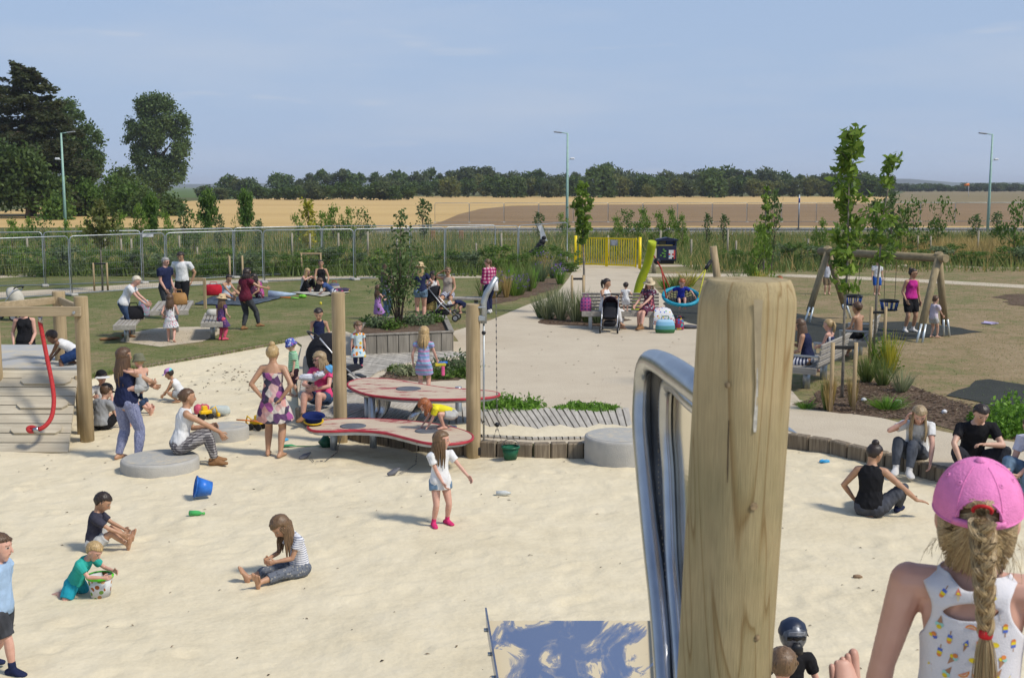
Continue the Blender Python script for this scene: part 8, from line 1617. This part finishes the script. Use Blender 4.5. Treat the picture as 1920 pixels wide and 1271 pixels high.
# top: grid laid over the torso, cut to shape
pr = prof(TOR['child'], 110, -.1, .995); NTH = 150; vs = []; keepv = []
for (f, w, d) in pr:
    cpt = F_.at(f); Rm = F_.rt(f); inf = .0065+.004*math.exp(-((f-.1)/.3)**2)+.013*max(0, min(1, (f-.76)/.14))
    for k in range(NTH):
        th = 2*math.pi*k/NTH; a_, b_ = math.cos(th), math.sin(th); bulge = 1+.02*mnoise.noise(V((a_*2, b_*2, f*3))); ext = 0.0
        vs.append(cpt+Rm@V((a_*(w*HG+inf+ext)*bulge, b_*(d*HG+inf)*bulge, 0)))
def curve(pts, x):
    for p, q_ in zip(pts, pts[1:]):
        if p[0] <= x <= q_[0]: return p[1]+(q_[1]-p[1])*(x-p[0])/(q_[0]-p[0])
    return pts[0][1] if x < pts[0][0] else pts[-1][1]
ctr = to_px(F_.at(.6))[0]
zs_px = lambda p: to_px(p)
top_y = to_px(F_.at(.93))[1]; ka = top_y
def on_cloth(p, f):
    px, py = zs_px(p); x = abs(px-ctr); y = py-top_y
    back = (V(p)-F_.at(f)).y < .0
    arm = curve([(71, 48), (74, 66), (86, 90), (104, 110), (200, 118)], x)    # armhole edge
    if y < 48 and x > 72+max(0, (38-y))*.42: return False
    if y >= 48 and x > 71 and y < arm: return False
    if not back: return f < .80 or 34 < x < 60
    neck = curve([(0, 24), (14, 20), (26, 6), (38, -12), (50, -40)], x)
    if y < neck: return False
    lo = curve([(0, 42), (20, 42), (42, 48), (57, 57)], x); hi = curve([(0, 77), (20, 75), (42, 67), (57, 58)], x)
    if x < 57 and lo < y < hi: return False
    return True
fs = []
for i in range(len(pr)-1):
    for k in range(NTH):
        q_ = [i*NTH+k, i*NTH+(k+1) % NTH, (i+1)*NTH+(k+1) % NTH, (i+1)*NTH+k]; cen = sum((vs[j] for j in q_), V((0, 0, 0)))/4
        if on_cloth(cen, pr[i][0]): fs.append(tuple(q_))
eb = {}
for q_ in fs:
    for j in range(4): e_ = tuple(sorted((q_[j], q_[(j+1) % 4]))); eb[e_] = eb.get(e_, 0)+1
nb_ = {}
for (a_, b_), n__ in eb.items():
    if n__ == 1: nb_.setdefault(a_, []).append(b_); nb_.setdefault(b_, []).append(a_)
for _ in range(14):                              # even out the cut edges
    new_ = {k: (vs[k]*.4+(sum((vs[j] for j in v), V((0, 0, 0)))/len(v))*.6) for k, v in nb_.items() if len(v) == 2}
    for k, v in new_.items(): vs[k] = v
mtop = mat('white_jersey', (.70, .69, .71), .85, var=.03, scale=20, bump=.15, bscale=300)
top = MB().add(vs, fs).build('printed_top', mtop, girl); s_ = top.modifiers.new('s', 'SOLIDIFY'); s_.thickness = .003; s_.offset = 1
# print: cones, lollies, lemons and melon slices
bvh = BVHTree.FromPolygons(vs, fs); pm = [mat('print_'+k, v, .8, var=.08, scale=60) for k, v in dict(cone=(.42, .23, .13), pink=(.75, .05, .28), yellow=(.80, .62, .03), mint=(.35, .68, .60), blue=(.10, .17, .55), orange=(.80, .27, .07), coral=(.78, .25, .17), cream=(.74, .62, .40)).items()]
PR = MB()
def decal(pts, mi, lift=.0042):
    out = []
    for x, z in pts:
        h = bvh.ray_cast(V((x, -1, z)), V((0, 1, 0)))
        if h[0] is None: return
        out.append(h[0]+V((0, -lift, 0)))
    PR.add(out, [tuple(range(len(out)))], mi, False)
def shp(cx, cz, ang, pts, s): ca, sa_ = math.cos(ang), math.sin(ang); return [(cx+(x*ca-y*sa_)*s, cz+(x*sa_+y*ca)*s) for x, y in pts]
circ = lambda ox, oy, rx, ry, n_=10: [(ox+rx*math.cos(2*math.pi*k/n_), oy+ry*math.sin(2*math.pi*k/n_)) for k in range(n_)]
def motif(kind, cx, cz, ang, s, rnd):
    if kind == 0:
        decal(shp(cx, cz, ang, [(-.38, 0), (0, -1.15), (.38, 0)], s), 0); decal(shp(cx, cz, ang, circ(-.24, .16, .3, .27), s), rnd.choice([2, 3]), .0046); decal(shp(cx, cz, ang, circ(.24, .16, .3, .27), s), rnd.choice([1, 3, 4]), .0049); decal(shp(cx, cz, ang, circ(0, .48, .32, .30), s), rnd.choice([1, 2, 5]), .0052)
    elif kind == 1:
        decal(shp(cx, cz, ang, [(-.06, -1.1), (.06, -1.1), (.06, -.5), (-.06, -.5)], s), 0); decal(shp(cx, cz, ang, [(-.28, -.55), (.28, -.55), (.3, -.15), (-.3, -.15)], s), 4, .0046); decal(shp(cx, cz, ang, [(-.3, -.15), (.3, -.15), (.3, .25), (-.3, .25)], s), 2, .0046); decal(shp(cx, cz, ang, [(-.3, .25), (.3, .25), (.24, .55), (0, .68), (-.24, .55)], s), 5, .0046)
    elif kind == 2: decal(shp(cx, cz, ang, [(-.55, 0), (-.38, .26), (0, .36), (.38, .26), (.55, 0), (.38, -.26), (0, -.36), (-.38, -.26)], s*.95), 2)
    elif kind == 3: decal(shp(cx, cz, ang, [(-.8, .2), (-.6, -.15), (-.2, -.38), (.2, -.38), (.6, -.15), (.8, .2)], s), 5); decal(shp(cx, cz, ang, [(-.55, .14), (-.35, -.10), (0, -.2), (.35, -.10), (.55, .14)], s), 7, .0046); decal(shp(cx, cz, ang, [(-.42, .12), (-.2, -.04), (.2, -.04), (.42, .12)], s), 6, .0049)
    else: decal(shp(cx, cz, ang, [(-.25, -.1), (0, -1.0), (.25, -.1)], s), 7 if rnd.random() < .5 else 0); decal(shp(cx, cz, ang, [(-.38, -.1), (.38, -.1), (.22, .35), (0, .8), (-.22, .35)], s), rnd.choice([6, 4, 6]), .0046); decal(shp(cx, cz, ang, circ(0, .1, .22, .16, 8), s), 2, .0050)
rnd = random.Random(21); zc = F_.at(.93).z; k = 0
for row in range(11):
    for colm in range(-5, 6):
        x = colm*.030+(.015 if row % 2 else 0)+rnd.uniform(-.004, .004); z = zc-.010-row*.031+rnd.uniform(-.004, .004); k += 1; h = bvh.ray_cast(V((x, -1, z)), V((0, 1, 0)))
        ok = h[0] is not None and all((lambda hh: hh[0] is not None and hh[0].y < h[0].y+.03)(bvh.ray_cast(V((x+dx, -1, z+dz)), V((0, 1, 0)))) for dx, dz in ((.011, 0), (-.011, 0), (0, .011), (0, -.013)))
        if ok: motif([0, 4, 2, 0, 1, 3, 0, 4, 1, 0, 3, 2][(k*5+row) % 12], x, z, rnd.choice([0, .5, -.6, 3.0, 2.6, -.3]), .0150, rnd)
PR.build('ice_cream_print', pm, top)

# ================================================================ THINGS LEFT ABOUT
def pram(name, label, loc, yaw, kind, hoodm, s=1.):
    """pushchair facing +Y: frame, seat, hood, handle, wheels"""
    t = thing(name, label, 'pushchair', loc, -R(yaw)); fr_ = MB(); al = mat('pram_alloy', (.5, .51, .53), .35, metal=.7)
    for x in (-.23, .23): fr_.tube([(x*s, .38*s, .12*s), (x*s, -.05*s, .52*s), (x*s, -.42*s, .98*s)], .014, 8).tube([(x*s, -.36*s, .12*s), (x*s, -.02*s, .55*s)], .013, 8)
    fr_.build('frame', al, t); MB().tube(smooth([V((-.23*s, -.42*s, .98*s)), V((-.20*s, -.47*s, 1.03*s)), V((0, -.50*s, 1.05*s)), V((.20*s, -.47*s, 1.03*s)), V((.23*s, -.42*s, .98*s))]), .019, 8).build('handle', mblack, t)
    seatm = cloth('pram_black', (.02, .02, .024)); sb = MB(); sb.loft([(0, .30*s, .46*s), (0, .05*s, .40*s), (0, -.12*s, .48*s), (0, -.28*s, .80*s)], [.19*s, .2*s, .2*s, .19*s], [.03*s, .05*s, .05*s, .04*s], (1, 0, 0), n=12, caps='round'); sb.build('seat', seatm, t); MB().box((0, .33*s, .30*s), (.3*s, .1*s, .03*s), bev=.01).build('footrest', mblack, t)
    hv = []; n1, n2 = 9, 12
    for i in range(n1):
        a = R(-25+130*i/(n1-1)) if kind != 'flat' else R(20+80*i/(n1-1))
        for j in range(n2): b_ = math.pi*j/(n2-1); hv.append(V((math.cos(b_)*.22*s, -.20*s, .62*s))+V((0, -math.cos(a)*.36*s*math.sin(b_)**.5, math.sin(a)*.40*s*math.sin(b_)**.5))) 
    hd_ = MB().add(hv, [(i*n2+j, i*n2+j+1, (i+1)*n2+j+1, (i+1)*n2+j) for i in range(n1-1) for j in range(n2-1)]).build('hood', hoodm, t); q_ = hd_.modifiers.new('s', 'SOLIDIFY'); q_.thickness = .008
    MB().box((0, -.05*s, .24*s), (.36*s, .42*s, .16*s), bev=.04).build('shopping_basket', seatm, t)
    for x in (-.25, .25):
        for y, rr_ in ((.38, .10), (-.36, .13)):
            w_ = MB().tube([(x*s-.02, y*s, rr_*s), (x*s+.02, y*s, rr_*s)], rr_*s, 22); wo_ = w_.build('wheel', mat('tyre', (.025, .025, .025), .8), t); MB().tube([(x*s-.025, y*s, rr_*s), (x*s+.025, y*s, rr_*s)], rr_*s*.62, 16).build('hub', mat('hub_grey', (.35, .35, .36), .5), wo_)
    return t
HB = cloth('hood_aubergine', (.035, .015, .03)); HBK = cloth('hood_black', (.018, .018, .022))
pram('pushchair', 'silver framed pushchair with black seat back parked before the bench', GL(1143, 622), -172, 'std', HB, .88)
pram('pushchair', 'black umbrella buggy with hood beside the planter, a straw bag on it', GL(832, 601), 96, 'std', HBK, .95)
big = pram('pushchair', 'large black pram with raised hood behind the left round post', GL(640, 742), 62, 'std', HBK, 1.12)
pram('pushchair', 'pushchair with cream hood at the left edge behind the platform', GL(14, 600), -80, 'std', cloth('cream_hood', (.55, .52, .44)), .9)
bm_ = mat('canvas_grey', (.30, .29, .27), .9, var=.1)
def bag(name, label, loc, size, m, yaw=0, handles=True, cat='bag', soft=.12, vox=None):
    t = thing(name, label, cat, loc, R(yaw)); w, d, h = size; o = MB(); o.loft([(0, 0, .0), (0, 0, h*.12), (0, 0, h*.5), (0, 0, h*.85), (0, 0, h)], [w*.46, w*.5, w*.5, w*.44, w*.36], [d*.44, d*.5, d*.48, d*.36, d*.18], (1, 0, 0), n=16); b_ = o.build('bag_body', m, t)
    if handles: MB().tube([(-w*.22, 0, h*.9), (-w*.16, 0, h*1.25), (w*.16, 0, h*1.25), (w*.22, 0, h*.9)], .012, 6).build('strap', m, t)
    return t
bag('straw_bag', 'yellow straw basket bag hanging low on the black umbrella buggy', U(GL(808, 601), 0, -.05, .30), (.30, .18, .34), mat('straw_yellow', (.45, .34, .12), .9, var=.4, scale=40, bump=.8, bscale=60))
bag('changing_bag', 'grey canvas bag hanging from the handle of the large pram', U(GL(588, 742), -.03, -.25, .35), (.22, .16, .40), bm_)
bag('handbag', 'tan leather bag with ruffled top standing on the picnic table', PC+V((.12, .15, .76)), (.42, .24, .30), mat('tan_bag', (.36, .19, .06), .6, var=.15), 5)
bag('rucksack', 'black rucksack lying open on the left picnic bench', PC+M.Rotation(PA, 3, 'Z')@V((-.92, -.10, 0))+V((0, 0, .45)), (.48, .30, .32), cloth('black_nylon', (.015, .015, .018)), 20)
bag('picnic_bag', 'small bag of printed cloth and wrappers behind the black rucksack', PC+M.Rotation(PA, 3, 'Z')@V((-.72, .40, 0))+V((0, 0, .45)), (.30, .2, .42), spots('cloth_print_bag', (.35, .38, .45), [(.6, .2, .35), (.1, .12, .2), (.2, .5, .5)], 18, .4), 0, False)
bag('white_bag', 'crumpled white and black bag lying on the right picnic bench', PC+M.Rotation(PA, 3, 'Z')@V((1.0, .30, 0))+V((0, 0, .45)), (.42, .26, .16), cloth('offwhite', (.6, .58, .50)), 0, False)
bag('cool_bag', 'red cool bag standing on the dark picnic blanket', GL(401, 553), (.62, .34, .36), cloth('red_nylon', (.50, .02, .035)), 0)
bag('pink_bag', 'pink and purple checked bag on the left end of the far bench', U(bo, -.92, -.02, .45), (.30, .22, .36), check('cloth_pink_check', (.42, .06, .16), (.30, .08, .25), (.12, .04, .14), .09), 0)
bag('beach_bag', 'beach bag printed blue and green with a rope handle, on the ground by the bench', GL(1247, 624), (.50, .24, .34), stripes('cloth_scenic', [(.05, .16, .06), (.10, .30, .30), (.22, .45, .62), (.35, .55, .70)], .38, 2), 0)
t = thing('towel', 'white towel with coloured dots draped over the end of the far bench', 'towel', U(bo, 1.02, -.34, .0)); MB().loft([(0, .12, .56), (0.02, -.02, .52), (.05, -.10, .34), (.06, -.12, .16)], [.16, .22, .27, .30], [.03, .03, .03, .02], (1, 0, 0), n=14).build('cloth', spots('cloth_dots', (.68, .68, .68), [(.6, .08, .08), (.08, .15, .5), (.7, .55, .05), (.1, .4, .2)], 17, .34), t)
bag('toy_bag', 'small colourful bag and toys beside the blue beach bag', GL(1273, 618), (.26, .2, .28), spots('cloth_toybag', (.3, .04, .08), [(.05, .3, .3), (.6, .45, .05), (.03, .1, .35)], 14, .5), 0)
def blob(name, label, loc, size, m, cat, yaw=0, seed=1, n_=4):
    r_ = random.Random(seed); o = MB(); 
    for k in range(n_): o.ball((r_.uniform(-.3, .3)*size[0], r_.uniform(-.3, .3)*size[1], size[2]*.35*(1+r_.uniform(-.2, .2))), (size[0]*.36, size[1]*.36, size[2]*.45), 10, 7, fn=lambda d: 1+.18*mnoise.noise(d*2.5+V((seed, k, 0))))
    ob = o.build(name, m, None, loc, (0, 0, R(yaw))); return tag(ob, label, cat)
blob('jacket', 'dark clothes and a white nappy bag piled at the right of the beach bag', GL(1298, 616), (.5, .3, .12), cloth('dark_heap', (.09, .09, .10)), 'clothes', 0, 3)
blob('shoes_pair', 'pair of brown sandals lying on the grass left of the picnic bench', GL(205, 637), (.42, .2, .08), TANS, 'shoes', 10, 4, 3)
# blankets
def blanket(label, px, m, seed):
    P = [G(x, y, LV+.02) for x, y in px]; c0 = sum(P, V((0, 0, 0)))/len(P); vs = []; n_ = 12; r_ = random.Random(seed)
    for i in range(n_+1):
        for j in range(n_+1): u, v_ = i/n_, j/n_; p = P[0].lerp(P[1], u).lerp(P[3].lerp(P[2], u), v_)-c0; vs.append((p.x+r_.uniform(-.02, .02), p.y+r_.uniform(-.02, .02), .006+.02*abs(mnoise.noise(V((u*5, v_*5, seed))))))
    o = MB().add(vs, [(i*(n_+1)+j, (i+1)*(n_+1)+j, (i+1)*(n_+1)+j+1, i*(n_+1)+j+1) for i in range(n_) for j in range(n_)]).build('blanket', m, None, c0); s_ = o.modifiers.new('s', 'SOLIDIFY'); s_.thickness = .012; s_.offset = 1; return tag(o, label, 'blanket')
blanket('pale cream picnic blanket under the two women at the fence', [(546, 549), (602, 556), (655, 548), (600, 541)], cloth('cream_blanket', (.52, .50, .42)), 1); blanket('dark blue grey picnic blanket behind the right picnic bench', [(364, 571), (470, 573), (530, 558), (400, 556)], cloth('slate_blanket', (.075, .095, .12), .3), 2)
bag('sun_bag', 'white and red striped beach bag on the pale blanket', GL(627, 547), (.40, .25, .30), stripes('cloth_redband', [(.5, .06, .05), (.5, .45, .35), (.12, .13, .2)], .31, 2), 0); blob('picnic_things', 'dark bag and yellow and pink picnic things at the end of the pale blanket', GL(641, 548), (.55, .3, .2), spots('cloth_mixed', (.06, .05, .09), [(.5, .4, .03), (.45, .08, .2), (.03, .03, .05)], 9, .4), 'bag', 0, 6)
t = MB().loft([(0, 0, .03), (.9, 0, .10)], [.20, .02], n=16).build('paper_cone', cloth('paleblue_cone', (.40, .50, .62)), None, GL(505, 557)); tag(t, 'pale blue cone lying on the grass at the end of the dark blanket', 'toy')
t = thing('toy_spade', 'lime green toy spade with orange handle on the grass', 'toy spade', GL(538, 560), -.3); MB().tube([(-.25, 0, .04), (.15, 0, .04)], .02, 8).build('handle', mat('toy_orange', (.75, .2, .02), .4), t); MB().loft([(.15, 0, .04), (.25, 0, .04), (.42, 0, .03)], [.03, .08, .07], [.02, .015, .01], (0, 1, 0), n=10).build('blade', mat('toy_lime', (.22, .65, .04), .4), t)
blob('toy_bucket', 'small lime green toy lying on the lawn beside the toy spade', GL(566, 558), (.28, .2, .14), mat('toy_lime', (.22, .65, .04)), 'toy', 0, 9, 3); blob('ball', 'small yellow ball lying on the lawn', GL(599, 571), (.12, .12, .12), mat('toy_yellow', (.65, .55, .05), .5), 'ball', 0, 2, 1)
rb = GL(1461, 531); t = MB().ball((0, 0, .15), .14, 20, 14).build('ball', mat('toy_red', (.70, .015, .05), .4), None, rb); tag(t, 'bright red ball on the lawn beyond the foreground post', 'ball')
t = MB().box((0, 0, .02), (.36, .30, .02), .6).add([(-.2, -.05, .03), (.15, -.12, .04), (.2, .1, .03), (-.1, .14, .06)], [(0, 1, 2, 3)]).build('paper', cloth('lilac_paper', (.48, .42, .62)), None, GL(1856, 607)); tag(t, 'pale lilac sheet of paper lying on the lawn at right', 'paper')
for x, y, lb_ in ((1618, 752, 'crumpled white tissue in the bark bed, left one of two'), (1684, 756, 'small white cup in the bark bed, right one of two'), (1772, 775, 'scrap of white litter behind the teenage girl')): blob('litter', lb_, GL(x, y), (.12, .08, .08), mwhitep, 'litter', 0, x, 3)
# toys on the sand
p = GS(385, 934); t = thing('bucket', 'blue toy bucket lying on its side in the sand', 'bucket', p, R(200)); rot = M.Rotation(R(78), 3, 'Y'); mbb = mat('toy_blue', (.03, .16, .55), .35, var=.2, scale=8)
MB().lathe([(0, 0), (.085, 0), (.13, .20), (.124, .20), (.08, .01), (0, .01)], (-.08, 0, .12), 24, rot=rot).build('pail', mbb, t); MB().lathe([(.128, .19), (.14, .19), (.14, .205), (.128, .205)], (-.08, 0, .12), 24, rot=rot).build('rim', mbb, t)
p = GS(367, 967); t = thing('bottle', 'small green plastic bottle lying on the sand', 'bottle', p, R(-5)); MB().lathe([(0, -.08), (.032, -.075), (.034, 0), (.03, .04), (.014, .075), (.014, .095)], (0, 0, .034), 14, rot=M.Rotation(R(90), 3, 'Y')).build('bottle_body', mat('green_plastic', (.08, .45, .12), .25), t); MB().lathe([(.017, .09), (.017, .11), (0, .11)], (0, 0, .034), 12, rot=M.Rotation(R(90), 3, 'Y')).build('cap', mat('cap_green', (.1, .5, .1)), t)
pb2 = GS(189, 1117); t = thing('bucket', 'white printed bucket with bright green rim in front of the blond boy', 'bucket', pb2); MB().lathe([(0, 0), (.09, 0), (.118, .20), (.112, .20), (.085, .012), (0, .012)], n=26).build('pail', spots('pail_print', (.60, .62, .62), [(.35, .12, .04), (.45, .25, .12), (.16, .30, .06), (.62, .64, .66)], 20, .45), t)
MB().lathe([(.110, .198), (.126, .186), (.130, .205), (.122, .215), (.108, .210)], n=26).build('rim', mat('toy_green', (.10, .62, .03), .4), t); MB().tube([(-.125, 0, .2), (-.20, -.03, .17), (-.26, -.05, .14)], .009, 6).build('handle', mwhitep, t)
blob('toy_bird', 'small bright blue toy lying on the sand at right', GS(1545, 868), (.12, .07, .07), mat('toy_cyan', (.05, .38, .70), .4), 'toy', 0, 8, 3)
def digger(label, loc, yaw, s=1.):
    t = thing('toy_digger', label, 'toy digger', loc, R(yaw)); my = mat('toy_digger_yellow', (.80, .48, .01), .4); MB().box((0, 0, .12*s), (.20*s, .12*s, .07*s), bev=.015).box((-.02*s, 0, .19*s), (.09*s, .10*s, .08*s), bev=.012).build('body', my, t)
    for x in (-.07, .07):
        for y in (-.07, .07): MB().tube([(x*s, y*s-.02*s, .05*s), (x*s, y*s+.02*s, .05*s)], .05*s, 14).build('wheel', mblack, t)
    MB().tube([(.08*s, 0, .14*s), (.17*s, 0, .20*s), (.20*s, 0, .08*s)], .014*s, 6).box((.21*s, 0, .06*s), (.05*s, .12*s, .06*s), bev=.01).build('shovel', my, t)
digger('yellow toy digger with black wheels on the sand beside the smaller drum', GS(482, 805), 160, 1.05); digger('yellow toy digger standing behind the smaller concrete drum', GS(386, 786), 30, 1.)
t = thing('toy_spade', 'orange toy spade leaning on the edge of the smaller drum', 'toy spade', U(D2, .22, .28, .30), -.3); MB().tube([(-.16, 0, 0), (.1, 0, .0)], .012, 8).build('handle', mat('toy_orange', (.75, .2, .02), .4), t); MB().loft([(.1, 0, 0), (.16, 0, 0), (.26, 0, -.01)], [.02, .045, .04], [.012, .01, .006], (0, 1, 0), n=8).build('blade', mat('toy_orange', (.75, .2, .02)), t)
bag('carrier_bag', 'pale grey carrier bag lying behind the smaller concrete drum', U(GS(410, 783), 0, .1, .05), (.36, .2, .14), cloth('carrier', (.50, .55, .52)), 0, False); blob('pink_toy', 'pink toy bucket behind the smaller concrete drum, left of the digger', U(GS(378, 776), 0, 0), (.22, .2, .2), mat('toy_pink', (.55, .08, .14), .5), 'toy', 0, 5, 3)
t = MB().loft([(-.25, 0, .02), (-.08, 0, .03), (.0, 0, .015)], [.06, .05, .01], [.012, .012, .006], (0, 1, 0), n=10).tube([(0, 0, .015), (.45, -.03, .015)], .008, 6).build('toy_spade', mat('spade_green', (.03, .28, .10), .5), None, GS(556, 838)); tag(t, 'flat dark green toy spade lying on the sand before the red tables', 'toy spade')
blob('toy_shell', 'little blue toy on the sand left of the red tables', GS(537, 826), (.10, .08, .05), mat('toy_cyan', (.05, .38, .7)), 'toy', 0, 12, 2)
p = G(588, 795, .44); t = thing('sun_hat', 'child\'s navy sun hat with yellow lining upturned on the lower red table', 'hat', p, .3); MB().lathe([(0, 0), (.10, .0), (.12, .05), (.125, .10), (.17, .13), (.165, .14), (.115, .105), (.105, .03), (0, .015)], n=22, rot=M.Rotation(R(10), 3, 'X')).build('crown', cloth('hat_navy', (.01, .02, .10)), t); MB().lathe([(.118, .02), (.15, .045), (.15, .06), (.12, .05)], n=22, rot=M.Rotation(R(10), 3, 'X')).build('band', mat('toy_yellow2', (.75, .5, .02), .6), t)
p = FIGS['girl with long blonde hair in a blue and pink striped dress, seen from behind'][0]; w_ = p.matrix_basis@FIGS['girl with long blonde hair in a blue and pink striped dress, seen from behind'][1].wr['R']
t = thing('water_pistol', 'yellow, blue and pink toy water pistol held by the girl in the striped dress', 'toy', w_+V((.05, .03, -.09)), .2); MB().box((0, 0, .02), (.20, .05, .07), bev=.015).build('body', mat('toy_yellow', (.65, .55, .05)), t); MB().box((.05, 0, -.10), (.06, .05, .18), bev=.015).build('grip', mat('toy_pink2', (.75, .12, .28), .4), t); MB().tube([(-.05, 0, .05), (.13, 0, .05)], .022, 10).build('barrel', mat('toy_blue', (.03, .16, .55)), t)
p = GS(930, 928); t = MB().lathe([(0, 0), (.03, 0), (.035, .12), (.02, .16), (.015, .19), (0, .19)], (0, 0, .03), 12, rot=M.Rotation(R(90), 3, 'Y')).build('clear_bottle', mat('clear_plastic', (.62, .64, .60), .2), None, p); tag(t, 'flattened clear plastic bottle lying on the sand below the hoist', 'bottle')
t = MB().ball((0, 0, .01), (.05, .03, .02), 10, 6, fn=lambda d: 1+.4*mnoise.noise(d*3)).build('dead_leaf', mat('dry_leaf', (.30, .20, .12), .8), None, GS(1608, 1082)); tag(t, 'curled brown leaf lying on the open sand at right', 'leaf')
# ---------------------------------------------------------------- summer haze
hz_ = bpy.data.materials.new('air_haze'); hz_.use_nodes = True; hn = hz_.node_tree; hn.nodes.remove(hn.nodes['Principled BSDF']); vv = hn.nodes.new('ShaderNodeVolumePrincipled'); vv.inputs['Density'].default_value = .00016; vv.inputs['Color'].default_value = (.86, .91, 1, 1); hn.links.new(vv.outputs[0], hn.nodes['Material Output'].inputs['Volume'])
tag(MB().box((0, 4250, 26), (18200, 8700, 56)).build('haze', hz_), kind='stuff')
finish_people()
